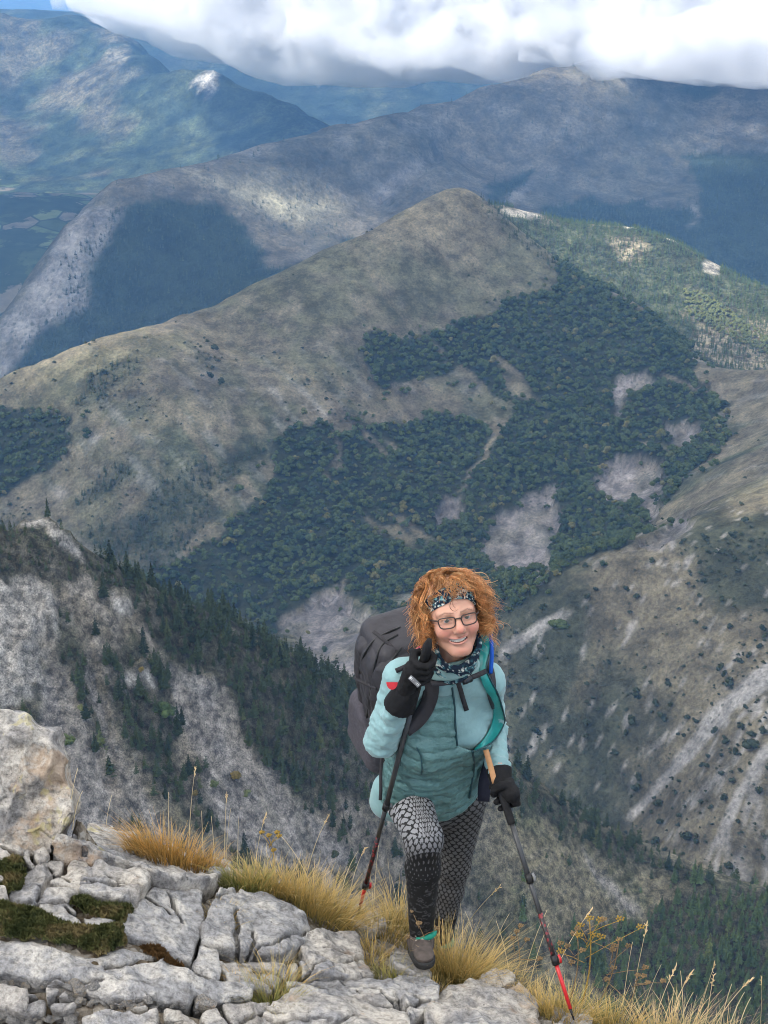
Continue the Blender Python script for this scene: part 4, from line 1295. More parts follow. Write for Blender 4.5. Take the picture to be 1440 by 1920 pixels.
def blades(g, n, r, base, h, spread, lean, wid, seed, droop=0.45):
    """curved tapering blades that rise from a round foot"""
    rr = np.random.default_rng(seed)
    m = 5
    a = rr.uniform(0, 2 * np.pi, n)
    q = np.sqrt(rr.uniform(0, 1, n)) * r
    root = np.stack([base[0] + q * np.cos(a), base[1] + q * np.sin(a) * 0.8], -1)
    d = np.stack([np.cos(a), np.sin(a)], -1) * (0.25 + 0.75 * q / r)[:, None] * spread + rr.normal(0, 0.28, (n, 2)) * spread + np.asarray(lean)
    H = h * rr.uniform(0.45, 1.1, n)
    z0 = F_fg(root[:, 0], root[:, 1]) - 0.06
    t = np.linspace(0, 1, m)
    hx = H[:, None] * (t[None] - droop * 0.35 * t[None] ** 2.4)
    out = H[:, None] * (0.25 * t[None] + 0.75 * t[None] ** 2)
    px = root[:, 0][:, None] + d[:, 0][:, None] * out
    py = root[:, 1][:, None] + d[:, 1][:, None] * out
    pz = z0[:, None] + hx * (1 - 0.25 * np.minimum(np.linalg.norm(d, axis=1), 1.5)[:, None] * t[None])
    sd = rr.uniform(0, np.pi, n)
    side = np.stack([np.cos(sd), np.sin(sd) * 0.5, 0 * sd], -1)
    w = wid * rr.uniform(0.6, 1.3, n)[:, None] * (1 - 0.85 * t[None])
    c = np.stack([px, py, pz], -1)
    v = np.stack([c - side[:, None] * w[..., None], c + side[:, None] * w[..., None]], 2).reshape(-1, 3)
    i = np.arange(n * (m - 1))
    b0 = (i // (m - 1)) * (2 * m) + (i % (m - 1)) * 2
    f = np.stack([b0, b0 + 1, b0 + 3, b0 + 2], -1)
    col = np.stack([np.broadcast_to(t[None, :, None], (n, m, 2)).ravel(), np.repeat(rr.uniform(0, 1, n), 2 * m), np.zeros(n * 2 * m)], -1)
    g.add(v, f, col)

TUFTS = [  # px, py, radius, height, blades, lean, material, label
    (300, 1585, 0.10, 0.17, 420, (-0.15, 0), M_gold, 'golden orange grass tuft on the brow above the long pale slab'),
    (262, 1572, 0.06, 0.13, 200, (-0.3, 0), M_gold, 'short orange grass at the left end of the golden tuft'),
    (345, 1598, 0.09, 0.17, 300, (0.1, 0), M_gold, 'orange brown grass just right of the golden tuft'),
    (390, 1606, 0.06, 0.13, 160, (0.1, 0), M_gold, 'thin orange grass above the small grey stone'),
    (455, 1645, 0.09, 0.15, 380, (0.0, 0), M_greeny, 'green grass clump right of the small grey stone'),
    (500, 1652, 0.10, 0.17, 460, (0.1, 0), M_straw, 'yellow green grass clump behind the rounded boulder'),
    (550, 1668, 0.10, 0.17, 460, (0.2, 0), M_straw, 'yellow grass clump right behind the rounded boulder'),
    (605, 1705, 0.12, 0.23, 620, (0.35, 0), M_straw, 'big arching yellow grass tuft below the red pole'),
    (640, 1712, 0.09, 0.20, 360, (0.4, 0), M_straw, 'arching yellow grass touching the red pole tip'),
    (720, 1740, 0.09, 0.19, 320, (0.05, 0), M_straw, 'loose yellow green grass between the pole and the legs'),
    (747, 1722, 0.06, 0.24, 260, (0.05, 0), M_straw, 'upright yellow grass just left of the trouser legs'),
    (690, 1768, 0.08, 0.12, 220, (-0.2, 0), M_straw, 'flattened straw left of the boot'),
    (728, 1822, 0.07, 0.11, 260, (0.0, 0), M_greeny, 'short green tuft in front of the boot'),
    (760, 1828, 0.05, 0.09, 140, (0.1, 0), M_greeny, 'small green tuft under the boot'),
    (855, 1822, 0.10, 0.26, 640, (0.15, 0), M_straw, 'dense golden grass tuft right of the boot'),
    (890, 1832, 0.09, 0.22, 420, (0.35, 0), M_straw, 'golden grass leaning right beside the dense tuft'),
    (835, 1808, 0.06, 0.22, 240, (0.0, 0), M_straw, 'tall golden grass against the rear trouser leg'),
    (950, 1848, 0.10, 0.15, 260, (0.2, 0), M_straw, 'sparse straw on the brow above the white rock'),
    (1060, 1892, 0.09, 0.16, 340, (0.1, 0), M_straw, 'yellow grass tuft around the right pole tip'),
    (1100, 1890, 0.10, 0.17, 340, (0.2, 0), M_greeny, 'greenish grass tuft just right of the right pole'),
    (1020, 1872, 0.08, 0.13, 220, (0.1, 0), M_straw, 'straw tuft left of the right pole'),
    (1160, 1912, 0.10, 0.16, 260, (0.2, 0), M_straw, 'straw tuft at the lower right brow'),
    (1290, 1930, 0.10, 0.20, 200, (0.2, 0), M_stalk, 'pale dry grass clump near the lower right corner'),
    (1240, 1925, 0.08, 0.20, 160, (0.1, 0), M_stalk, 'pale dry grass left of the lower right clump'),
    (1370, 1940, 0.08, 0.16, 140, (0.2, 0), M_stalk, 'pale dry grass at the lower right corner'),
    (510, 1868, 0.07, 0.15, 330, (0.05, 0), M_greeny, 'small green tuft growing from the crack at the bottom centre'),
    (520, 1836, 0.06, 0.16, 160, (0.1, 0), M_straw, 'dry straw tuft in front of the rounded boulder'),
    (415, 1715, 0.05, 0.10, 180, (0.2, 0), M_straw, 'straw tuft in the notch left of the rounded boulder'),
    (455, 1838, 0.05, 0.09, 90, (0.0, 0), M_gold, 'brown dry tuft in the crumbly rock'),
    (700, 1790, 0.06, 0.09, 130, (0.2, 0), M_straw, 'short straw at the right of the pale cracked boulder'),
    (810, 1846, 0.05, 0.09, 110, (0.0, 0), M_straw, 'short straw in front of the dense golden tuft'),
]
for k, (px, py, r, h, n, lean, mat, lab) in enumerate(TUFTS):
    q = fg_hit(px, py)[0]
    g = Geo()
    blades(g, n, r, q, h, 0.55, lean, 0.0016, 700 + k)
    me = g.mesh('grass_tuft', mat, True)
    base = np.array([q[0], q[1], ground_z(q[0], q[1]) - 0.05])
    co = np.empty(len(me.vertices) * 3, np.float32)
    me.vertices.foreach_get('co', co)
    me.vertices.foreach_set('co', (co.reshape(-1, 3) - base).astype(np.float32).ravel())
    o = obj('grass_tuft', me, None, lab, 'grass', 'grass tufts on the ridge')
    o.location = base

# tall dry stalks with seed heads
STALKS = [  # root px, root py, tip px, tip py, head
    (128, 1520, 146, 1440, 0), (133, 1528, 155, 1483, 0), (195, 1555, 210, 1490, 0), (315, 1560, 316, 1485, 0), (352, 1580, 366, 1440, 1), (380, 1590, 378, 1520, 0), (420, 1605, 425, 1490, 1), (423, 1600, 433, 1515, 0), (402, 1600, 396, 1530, 0), (445, 1610, 448, 1530, 0),
    (475, 1625, 498, 1528, 1), (570, 1640, 616, 1530, 1), (590, 1660, 525, 1565, 0), (655, 1660, 685, 1590, 1), (640, 1655, 672, 1595, 0), (700, 1690, 710, 1585, 0), (735, 1700, 727, 1610, 0), (745, 1690, 732, 1640, 0), (700, 1680, 690, 1620, 0),
    (845, 1770, 936, 1664, 1), (870, 1780, 861, 1672, 1), (858, 1760, 886, 1725, 0), (900, 1790, 872, 1709, 0), (915, 1800, 955, 1713, 0), (960, 1830, 930, 1726, 0), (975, 1840, 1026, 1706, 0), (990, 1845, 1030, 1730, 0), (1020, 1860, 1110, 1704, 1), (1165, 1900, 1186, 1766, 0), (1180, 1905, 1213, 1735, 1),
    (1200, 1905, 1240, 1808, 0), (1225, 1915, 1267, 1815, 1), (1250, 1920, 1295, 1825, 1), (1285, 1925, 1276, 1820, 0), (1305, 1925, 1340, 1808, 1), (1320, 1930, 1338, 1830, 1), (1330, 1930, 1410, 1835, 1), (1345, 1935, 1372, 1845, 0), (1380, 1940, 1408, 1870, 0), (1425, 1945, 1428, 1834, 1), (1290, 1925, 1250, 1830, 0), (1360, 1940, 1396, 1860, 0), (1270, 1925, 1300, 1860, 0),
]
M_seed = plain('seed_heads', (0.42, 0.32, 0.18), 0.8, 0.1, 0.25, 300)
for k, (rx, ry, tx, ty, head) in enumerate(STALKS):
    q = fg_hit(rx, ry)[0]
    tip = P(tx, ty, q[1] + rng.uniform(-0.05, 0.12))
    g = Geo()
    t = np.linspace(0, 1, 8)[:, None]
    c0 = q - [0, 0, 0.06]
    mid = (c0 + tip) / 2 + np.array([(c0[0] - tip[0]) * 0.18, 0, 0.03])
    pts = (1 - t) ** 2 * c0 + 2 * t * (1 - t) * mid + t ** 2 * tip
    g.tube(pts - c0, np.linspace(0.0016, 0.0008, 8), 4, np.array([0.9, 0.5, 0]))
    if head:
        dirv = (pts[-1] - pts[-2]) / np.linalg.norm(pts[-1] - pts[-2])
        for j in range(16):
            s = rng.normal(size=3) * 0.35 + dirv
            p0 = pts[-1] - dirv * 0.05 * j / 16 - c0
            g.tube([p0, p0 + s * 0.006, p0 + s * 0.012], [0.0012, 0.0020, 0.0004], 3, np.array([1.0, 0.8, 0]))
    o = obj('grass_stalk', g.mesh('grass_stalk', M_stalk), None, ('seeding' if head else 'bare') + ' dry stalk leaning ' + ('right' if tx > rx else 'left') + ', ' + ('left of the big tuft' if rx < 560 else 'left of the legs' if rx < 780 else 'left of the right pole' if rx < 1040 else 'right of both poles') + ', stalk %d from left' % (1 + sorted(q_[0] for q_ in STALKS).index(rx)), 'grass', 'dry stalks along the brow')
    o.location = c0

# umbel plants gone to seed
UMBELS = [(1085, 1885, 1105, 1725, 1.0, 'tall yellow seeding umbel plant right of the pole'), (1060, 1880, 1082, 1745, 0.5, 'slim seeding umbel just left of the tall yellow one'), (1110, 1885, 1160, 1765, 0.7, 'brown umbel plant leaning right beside the tall yellow one'),
          (960, 1835, 968, 1750, 0.35, 'small pale umbel above the straw on the brow'), (1150, 1900, 1195, 1832, 0.35, 'low brown umbel near the lower right brow'), (795, 1800, 785, 1735, 0.35, 'dry brown flower head in front of the boot'), (440, 1630, 504, 1572, 0.0, ''), (503, 1640, 504, 1570, 0.3, 'small orange flower spike behind the rounded boulder')]
M_umbel = plain('umbel_yellow', (0.36, 0.24, 0.06), 0.8, 0.1, 0.3, 100)
M_umbel_brown = plain('umbel_brown', (0.25, 0.17, 0.09), 0.8, 0.1, 0.3, 100)
for k, (rx, ry, tx, ty, s, lab) in enumerate(UMBELS):
    if s == 0:
        continue
    q = fg_hit(rx, ry)[0]
    tip = P(tx, ty, q[1] - 0.02) if 'boot' not in lab else P(tx, ty, q[1] - 0.12)
    mat = M_umbel if k in (0, 7) else M_umbel_brown
    e = empty('umbel_plant', q - [0, 0, 0.05], lab, 'plant')
    rel = tip - q + [0, 0, 0.05]
    g = Geo()
    t = np.linspace(0, 1, 7)[:, None]
    st = t * rel + np.array([0.02, 0, 0]) * np.sin(t * 3.1)
    g.tube(st, np.linspace(0.0035, 0.0018, 7) * (0.5 + 0.5 * s), 5)
    heads = Geo()
    rr = np.random.default_rng(800 + k)
    L = np.linalg.norm(rel)
    for j in range(int(4 + 5 * s)):
        f0 = rr.uniform(0.5, 0.98) if j else 0.98
        p0 = rel * f0
        top = p0 + np.array([rr.normal(0, 0.055 * (0.4 + s)), rr.normal(0, 0.03), rr.uniform(0.02, 0.07) * (0.4 + s)]) if j else rel
        g.tube([p0, (p0 + top) / 2 + [0, 0, 0.004], top], [0.0014, 0.0012, 0.0009], 4)
        for i in range(9):
            a = i * 2.4
            rad = 0.016 * (0.5 + 0.5 * s) * math.sqrt(i / 9)
            d = top + np.array([rad * math.cos(a), rad * math.sin(a), 0.012 - rad * 0.3])
            g.tube([top, d], [0.0007, 0.0006], 3)
            v, f = blob(rr, 3, 5)
            heads.add(v * 0.0038 + d, f)
    obj('stem', g.mesh('umbel_stem', mat), e)
    obj('seed_head', heads.mesh('umbel_head', mat), e, kind='stuff')

# dwarf juniper and cushion plants in the cracks
M_cush = NB('cushion_leaves')
_oi = M_cush.noise(M_cush.coord(), 14, 3)
M_cush = M_cush.done(M_cush.ramp(_oi, [(0.36, (0.040, 0.052, 0.018)), (0.5, (0.095, 0.100, 0.034)), (0.62, (0.21, 0.165, 0.075))]), 0.7, None, 0.2)
CUSHIONS = [([(-20, 1618), (18, 1605), (42, 1608), (48, 1640), (38, 1662), (10, 1668), (-20, 1650)], 2000, 'dark green cushion plant at the left edge below the tall block'),
            ([(130, 1682), (160, 1678), (190, 1690), (235, 1692), (250, 1698), (232, 1722), (200, 1716), (160, 1706)], 2200, 'short strip of green cushion plants under the small pale block'),
            ([(-20, 1694), (10, 1688), (60, 1698), (100, 1720), (140, 1734), (200, 1736), (228, 1730), (238, 1758), (190, 1782), (150, 1766), (100, 1756), (60, 1752), (-20, 1746)], 6000, 'long strip of olive cushion plants along the broad grey slab'),
            ([(262, 1768), (300, 1772), (325, 1796), (345, 1808), (310, 1800)], 600, 'rusty moss patch at the foot of the grey wedge block')]
for k, (poly, n, lab) in enumerate(CUSHIONS):
    poly = np.array(poly, float)
    rr = np.random.default_rng(900 + k)
    pts = []
    while len(pts) < n:
        x, y = rr.uniform(poly[:, 0].min(), poly[:, 0].max(), 4 * n), rr.uniform(poly[:, 1].min(), poly[:, 1].max(), 4 * n)
        ok = in_poly(x, y, poly)
        pts += list(zip(x[ok], y[ok]))
    pts = np.array(pts[:n])
    dd = -poly_dist(pts[:, 0], pts[:, 1], poly)
    q = fg_hit(pts[:, 0], pts[:, 1])
    g = Geo()
    d = np.stack([rr.normal(0, .55, n), rr.normal(0, .55, n) - .2, np.ones(n)], -1)
    d /= np.linalg.norm(d, axis=1, keepdims=True)
    l = rr.uniform(0.008, 0.019, n)[:, None]
    p0 = q + np.stack([0 * dd, 0 * dd, -0.012 + np.minimum(dd, 10) * 0.0022 + 0.010 * vnoise(q[:, 0] / .05, q[:, 1] / .05, seed=77)], -1)
    sv = np.cross(d, rr.normal(size=(n, 3)))
    sv = sv / np.linalg.norm(sv, axis=1, keepdims=True) * l * 0.28
    quad = np.arange(4 * n).reshape(n, 4)
    g.add(np.stack([p0 - d * l, p0 + sv, p0 + d * l, p0 - sv], 1), quad)
    sv = np.cross(d, sv)
    g.add(np.stack([p0 - d * l, p0 + sv, p0 + d * l * 0.8, p0 - sv], 1), quad)
    base = q.mean(0)
    g.v = [v - base for v in g.v]
    mat = M_cush if k < 3 else plain('rusty_moss', (0.10, 0.055, 0.022), 0.9, 0.1, 0.3, 60)
    o = obj('cushion_plant', g.mesh('cushion_plant', mat, False), None, lab, 'plant', 'cushion plants in the rock cracks')
    o.location = base
# ------------------------------------------------------------------ the hiker
f32 = np.float32

def cap(p, a, b, ra, rb):
    a, b = np.asarray(a, f32), np.asarray(b, f32)
    ab = b - a
    t = np.clip(((p - a) @ ab) / (ab @ ab + 1e-9), 0, 1)
    return np.sqrt(((p - a - t[:, None] * ab) ** 2).sum(1)) - (ra + (rb - ra) * t)

def ell(p, c, ax, r):
    """ellipsoid: ax rows are its axes"""
    q = ((p - np.asarray(c, f32)) @ np.asarray(ax, f32).T) / np.asarray(r, f32)
    k = np.sqrt((q ** 2).sum(1))
    return (k - 1) * min(r)

def smin(a, b, k):
    h = np.clip(0.5 + 0.5 * (b - a) / k, 0, 1)
    return b + (a - b) * h - k * h * (1 - h)

def smax(a, b, k):
    return -smin(-a, -b, k)

def mesh_sdf(fn, lo, hi, vox, k=4):
    """coarse look first; the full field only near the surface"""
    lo, hi = np.asarray(lo, float), np.asarray(hi, float)
    n = (np.ceil((hi - lo) / (vox * k)).astype(int) + 1) * k
    def pts(ix):
        return (lo + ix * vox).astype(f32)
    cidx = np.stack(np.meshgrid(*[np.arange(m // k) * k + (k - 1) / 2 for m in n], indexing='ij'), -1).reshape(-1, 3)
    cd = np.concatenate([fn(pts(cidx[i:i + 300000])) for i in range(0, len(cidx), 300000)]).reshape(n // k)
    d = np.repeat(np.repeat(np.repeat(cd, k, 0), k, 1), k, 2).astype(f32)
    ii = np.argwhere(np.abs(d) < vox * k * 0.9 + 0.014)
    for i in range(0, len(ii), 300000):
        b = ii[i:i + 300000]
        d[b[:, 0], b[:, 1], b[:, 2]] = fn(pts(b))
    for ax in range(3):
        for e in (0, -1):
            s_ = [slice(None)] * 3
            s_[ax] = e
            d[tuple(s_)] = np.maximum(d[tuple(s_)], 0.5 * vox)
    return vdb_mesh(d, vox, lo)

def refine(V, F):
    """split every quad in four"""
    e = np.sort(np.concatenate([F[:, [0, 1]], F[:, [1, 2]], F[:, [2, 3]], F[:, [3, 0]]]), 1)
    key = e[:, 0].astype(np.int64) * len(V) + e[:, 1]
    u, inv = np.unique(key, return_inverse=True)
    ev = (V[u // len(V)] + V[u % len(V)]) / 2
    fc = V[F].mean(1)
    n, m = len(F), len(V)
    ei = inv.reshape(4, n) + m
    ci = np.arange(n) + m + len(u)
    F2 = np.concatenate([np.stack([F[:, k], ei[k], ci, ei[k - 1]], -1) for k in range(4)])
    return np.concatenate([V, ev, fc]), F2

def nrm(v):
    v = np.asarray(v, float)
    return v / np.linalg.norm(v)

def bez(pts, n):
    """Catmull-Rom through the points"""
    p = np.asarray(pts, float)
    p = np.concatenate([[2 * p[0] - p[1]], p, [2 * p[-1] - p[-2]]])
    out = []
    seg = len(p) - 3
    for t in np.linspace(0, seg - 1e-6, n):
        i = int(t)
        f = t - i
        a, b, c, d = p[i:i + 4]
        out.append(0.5 * ((2 * b) + (c - a) * f + (2 * a - 5 * b + 4 * c - d) * f * f + (3 * b - a - 3 * c + d) * f ** 3))
    return np.array(out)

FEET = P(800, 1800, 4.1)
person = empty('person', FEET.tolist(), 'smiling hiker in teal jacket and patterned leggings climbing the ridge with two poles', 'person')

def pobj(name, V, F, mat, parent=None, cols=None, smooth=True, label=None, kind=None):
    me = new_mesh(name, np.asarray(V) - FEET, F, mat, smooth, cols)
    return obj(name, me, parent or person, label, None, None, kind)

def gobj(name, g, mat, parent=None, smooth=True, label=None, kind=None):
    g.v = [v - FEET for v in g.v]
    return obj(name, g.mesh(name, mat, smooth), parent or person, label, None, None, kind)

# joints
PEL = P(808, 1476, 4.36)
NECK = P(835, 1252, 4.12)
HEAD = P(847, 1152, 4.04)
SHR, ELR, WRR = P(756, 1272, 4.07), P(716, 1390, 4.09), P(750, 1316, 3.97)
SHL, ELL_, WRL = P(910, 1278, 4.21), P(922, 1375, 4.30), P(936, 1446, 4.10)
HIR, KNR, ANR = P(756, 1474, 4.36), P(794, 1572, 4.00), P(790, 1748, 4.03)
HIL, KNL, ANL = P(868, 1494, 4.38), P(852, 1622, 4.43), P(826, 1768, 4.44)
A_ = nrm(NECK - PEL)
LT = np.linalg.norm(NECK - PEL)
_fh = np.array([math.sin(R(24)), -math.cos(R(24)), 0])
X_ = nrm(np.cross(A_, _fh))      # her left, to the right in the picture
F_ = nrm(np.cross(X_, A_))       # forward
if X_[0] < 0:
    X_ = -X_
if F_[1] > 0:
    F_ = -F_

HP = np.array([-.20, -.14, -.05, .05, .15, .25, .35, .43, .50, .56, .60, .66]) * (LT / 0.60)
WP = np.array([.170, .182, .190, .188, .176, .172, .180, .184, .168, .120, .07, .02])
DP = np.array([.128, .134, .138, .135, .126, .122, .128, .120, .104, .085, .06, .02])

def tframe(p):
    q = p - PEL.astype(f32)
    return q @ X_.astype(f32), q @ F_.astype(f32), q @ A_.astype(f32)

def torso(p, off=0.0):
    s, f, h = tframe(p)
    w = np.interp(h, HP, WP).astype(f32)
    d = np.interp(h, HP, DP).astype(f32)
    f0 = np.interp(h, HP, [.0, 0, 0, .005, .01, .012, .012, .005, -.01, -.015, -.015, -.015]).astype(f32)
    k = np.sqrt((s / w) ** 2 + ((f - f0) / d) ** 2 + 1e-6)
    t = (k - 1) * np.minimum(w, d)
    t = np.maximum(t, np.maximum(h - LT * 1.02, -h - .17))
    for sg in (-1, 1):
        c = PEL + X_ * 0.078 * sg + F_ * 0.075 + A_ * LT * 0.56
        t = smin(t, ell(p, c, np.eye(3), (0.075, 0.075, 0.072)), 0.06)
    return t - off

def wr(p, sx, sy, sz, seed, oc=3, ridged=False):
    q = p.astype(float)
    return fbm(q[:, 0] / sx, q[:, 1] / sy, q[:, 2] / sz, seed=seed, octaves=oc, ridged=ridged).astype(f32)

# ---- head frame
_yaw, _pit, _rol = R(9), R(15), R(-7)
HF = np.array([math.sin(_yaw) * math.cos(_pit), -math.cos(_yaw) * math.cos(_pit), math.sin(_pit)])
HX = nrm(np.cross([0, 0, 1.], -HF))
if HX[0] < 0:
    HX = -HX
HU = nrm(np.cross(HF, HX))
if HU[2] < 0:
    HU = -HU
HX, HU = HX * math.cos(_rol) - HU * math.sin(_rol), HU * math.cos(_rol) + HX * math.sin(_rol)
HA = np.stack([HX, HU, HF])
HS = 1.03

def hp(x, y, z):
    """head coordinates (right in the picture, up, forward) to the world"""
    return HEAD + HS * (x * HX + y * HU + z * HF)

def hq(p):
    return ((p - HEAD.astype(f32)) @ HA.T.astype(f32)) / f32(HS)

I3 = np.eye(3)

def face_sdf(p):
    q = hq(p)
    m = q.copy()
    m[:, 0] = np.abs(m[:, 0])
    d = ell(q, (0, .034, -.022), I3, (.0745, .086, .094))
    d = smin(d, ell(q, (0, -.022, .022), I3, (.0680, .078, .068)), .03)
    d = smin(d, cap(m, (.050, -.052, -.005), (.016, -.100, .056), .020, .019), .028)
    d = smin(d, ell(q, (0, -.101, .063), I3, (.024, .018, .020)), .018)
    d = smin(d, ell(m, (.040, -.034, .062), I3, (.026, .024, .025)), .018)     # cheeks lifted by the smile
    d = smin(d, cap(m, (.012, .022, .083), (.048, .020, .064), .010, .010), .014)
    d = smax(d, -ell(m, (.032, -.001, .096), I3, (.019, .013, .017)), .012)     # eye sockets
    d = smin(d, ell(m, (.0315, .0005, .0715), I3, (.0150, .0128, .0138)), .004)      # lids over the eyeballs
    d = smax(d, -ell(m, (.0315, .0000, .087), I3, (.0132, .0036, .011)), .0015)
    d = smin(d, cap(q, (0, .012, .086), (0, -.026, .108), .0075, .0120), .012)
    d = smin(d, ell(q, (0, -.031, .1075), I3, (.0125, .0110, .0115)), .008)
    d = smin(d, ell(m, (.0125, -.036, .0955), I3, (.0085, .0075, .0100)), .006)
    d = smax(d, -ell(m, (.0065, -.0425, .101), I3, (.0036, .003, .005)), .002)
    # fold from the nose to the corner of the mouth
    d = smax(d, -cap(m, (.0215, -.038, .0925), (.0390, -.064, .0795), .0032, .0030), .006)
    # lips follow the smile
    mx = q[:, 0] + .006
    yc = -.0645 + 7.5 * np.clip(mx ** 2, 0, .0012)
    zl = .0895 - 9.0 * np.clip(q[:, 0] ** 2, 0, .0013)
    tx = np.abs(mx) - .0262
    up = np.sqrt((q[:, 1] - yc - .0062) ** 2 + (q[:, 2] - zl) ** 2 + np.maximum(tx, 0) ** 2) - .0031
    lo = np.sqrt((q[:, 1] - yc + .0090 - 3.5 * mx ** 2) ** 2 + (q[:, 2] - zl + .002) ** 2 + np.maximum(tx + .004, 0) ** 2) - .0052
    d = smin(d, np.minimum(up, lo), .006)
    slot = np.maximum(np.maximum(np.abs(q[:, 1] - yc + .0012) - .0056 * np.sqrt(np.clip(1 - (mx / .0262) ** 2, 0, 1)), np.abs(mx) - .0262), -(q[:, 2] - zl + .014))
    d = smax(d, -slot, .0015)
    d = smin(d, ell(m, (.0735, -.006, -.012), I3, (.0085, .030, .018)), .008)
    return d * f32(HS)

def body_sdf(p):
    d = cap(p, NECK - A_ * .05, hp(0, -.055, -.02), .060, .056)
    d = smin(d, torso(p, -.05), .04)
    for a, b, ra, rb in ((SHR, ELR, .044, .038), (ELR, WRR, .038, .026), (SHL, ELL_, .044, .038), (ELL_, WRL, .038, .026), (HIR, KNR, .065, .042), (KNR, ANR, .040, .028), (HIL, KNL, .065, .042), (KNL, ANL, .040, .028),
                         (ANR, P(791, 1784, 3.99), .030, .018), (ANL, P(824, 1790, 4.42), .030, .018), (NECK, SHR, .05, .045), (NECK, SHL, .05, .045), (WRR, P(764, 1290, 3.95), .024, .012), (WRL, P(939, 1462, 4.07), .024, .012)):
        d = smin(d, cap(p, a, b, ra, rb), .03)
    return d

def skin_colour(V):
    q = hq(V.astype(f32))
    ax = np.abs(q[:, 0])
    c = np.tile(np.array([0.58, 0.315, 0.220]), (len(V), 1))
    n = fbm(V[:, 0] / .02, V[:, 1] / .02, V[:, 2] / .02, seed=901, octaves=3)
    c = c * (1 + 0.10 * n[:, None])
    red = np.exp(-(((ax - .043) / .022) ** 2 + ((q[:, 1] + .036) / .020) ** 2)) * (q[:, 2] > .03)
    red = np.maximum(red, np.exp(-((q[:, 0] / .014) ** 2 + ((q[:, 1] + .030) / .016) ** 2)) * (q[:, 2] > .09))
    red = np.maximum(red, 0.6 * np.exp(-((q[:, 0] / .03) ** 2 + ((q[:, 1] + .10) / .015) ** 2)) * (q[:, 2] > .05))
    c = lerp(c, np.array([0.58, 0.215, 0.155]), np.clip(red, 0, 1) * 0.85)
    # lips
    mx = np.abs(q[:, 0] + .006)
    yc = -.0645 + 7.5 * np.clip(mx ** 2, 0, .0012)
    dy = q[:, 1] - yc
    lip = (q[:, 2] > .07) * (1 - sstep(.028, .032, mx)) * sstep(-.0150, -.0125, dy) * (1 - sstep(.0095, .0115, dy))
    c = lerp(c, np.array([0.53, 0.225, 0.185]), lip * 0.7)
    inner = (q[:, 2] > .055) * (q[:, 2] < .0865 - 9 * np.clip(q[:, 0] ** 2, 0, .0013)) * (mx < .029) * (np.abs(dy + .0012) < .0060)
    c = lerp(c, np.array([0.12, 0.03, 0.03]), inner * 1.0)
    # brows, lashes
    by = .0215 + .0035 * np.clip((ax - .012) / .022, 0, 1) - .008 * np.clip((ax - .036) / .016, 0, 1.2)
    br = (q[:, 2] > .045) * sstep(.008, .013, ax) * (1 - sstep(.050, .055, ax)) * (1 - sstep(.0008, .0034, np.abs(q[:, 1] - by)))
    c = lerp(c, np.array([0.20, 0.10, 0.06]), br * 0.75)
    lash = np.exp(-((np.sqrt(((ax - .0315) / .0145) ** 2 + ((q[:, 1] - .0002) / .0064) ** 2) - 1) / .16) ** 2) * (q[:, 1] > -.0005) * (q[:, 2] > .06)
    c = lerp(c, np.array([0.10, 0.05, 0.035]), lash * 0.6)
    # crease shade painted into the skin: crow's feet, smile and brow lines
    for k in range(4):
        y0 = -.004 - .007 * k + (ax - .046) * (.35 - .3 * k)
        ln = np.exp(-((q[:, 1] - y0) / .0011) ** 2) * sstep(.045, .048, ax) * (1 - sstep(.058, .062, ax)) * (q[:, 2] > .02)
        c = lerp(c, np.array([0.40, 0.19, 0.14]), ln * 0.65)
    for k in range(3):
        ln = np.exp(-((q[:, 1] - .045 - .010 * k - .15 * ax) / .0011) ** 2) * (ax < .045) * (q[:, 2] > .05)
        c = lerp(c, np.array([0.44, 0.22, 0.165]), ln * 0.55)
    fold = np.exp(-((np.hypot(ax - .030 - .25 * np.maximum(-q[:, 1] - .04, 0), 0) / .0022) ** 2)) * (q[:, 1] < -.036) * (q[:, 1] > -.072) * (q[:, 2] > .06)  # shade of the nose-to-mouth crease, put into the skin colour
    c = lerp(c, np.array([0.40, 0.17, 0.12]), fold * 0.35)
    return np.clip(c, 0, 1)

def vcol_material(name, rough=0.7, spec=0.3, bscale=0, bstr=0.3, bdist=0.002, sheen=0.0, sss=0.0):
    b = NB(name)
    c = b.attr().outputs['Color']
    nrmn = None
    if bscale:
        nrmn = b.bump(b.noise(b.coord(), bscale, 4, 0.6), bstr, bdist)
    kw = {}
    if sheen:
        kw['Sheen_Weight'] = sheen
    if sss:
        kw['Subsurface_Weight'] = sss
        kw['Subsurface_Scale'] = 0.006
    return b.done(c, rough, nrmn, spec, **kw)

M_skin = vcol_material('skin', 0.5, 0.35, 900, 0.15, 0.0006, 0, 0.12)

def both_body(p):
    return smin(body_sdf(p), face_sdf(p), .012)
Vh, Fh = mesh_sdf(both_body, HEAD - .19, HEAD + [.17, .17, .17], .0032)
Vb, Fb = mesh_sdf(both_body, P(690, 1600, 3.8) * [0, 0, 0] + [-.16, 3.75, -3.62], [.52, 4.72, -1.9], .011)
# one skin: the coarse body below the cut, the fine head above it
cutz = HEAD[2] - .155
kb = (Vb[Fb][:, :, 2].mean(1) < cutz + .012)
kh = (Vh[Fh][:, :, 2].mean(1) > cutz - .004)
Vs = np.concatenate([Vh, Vb])
Fs = np.concatenate([Fh[kh], Fb[kb] + len(Vh)])
us = np.zeros(len(Vs), bool)
us[Fs.ravel()] = True
rm = np.cumsum(us) - 1
Vs = Vs[us]
pobj('body', Vs, rm[Fs], M_skin, cols=skin_colour(Vs))

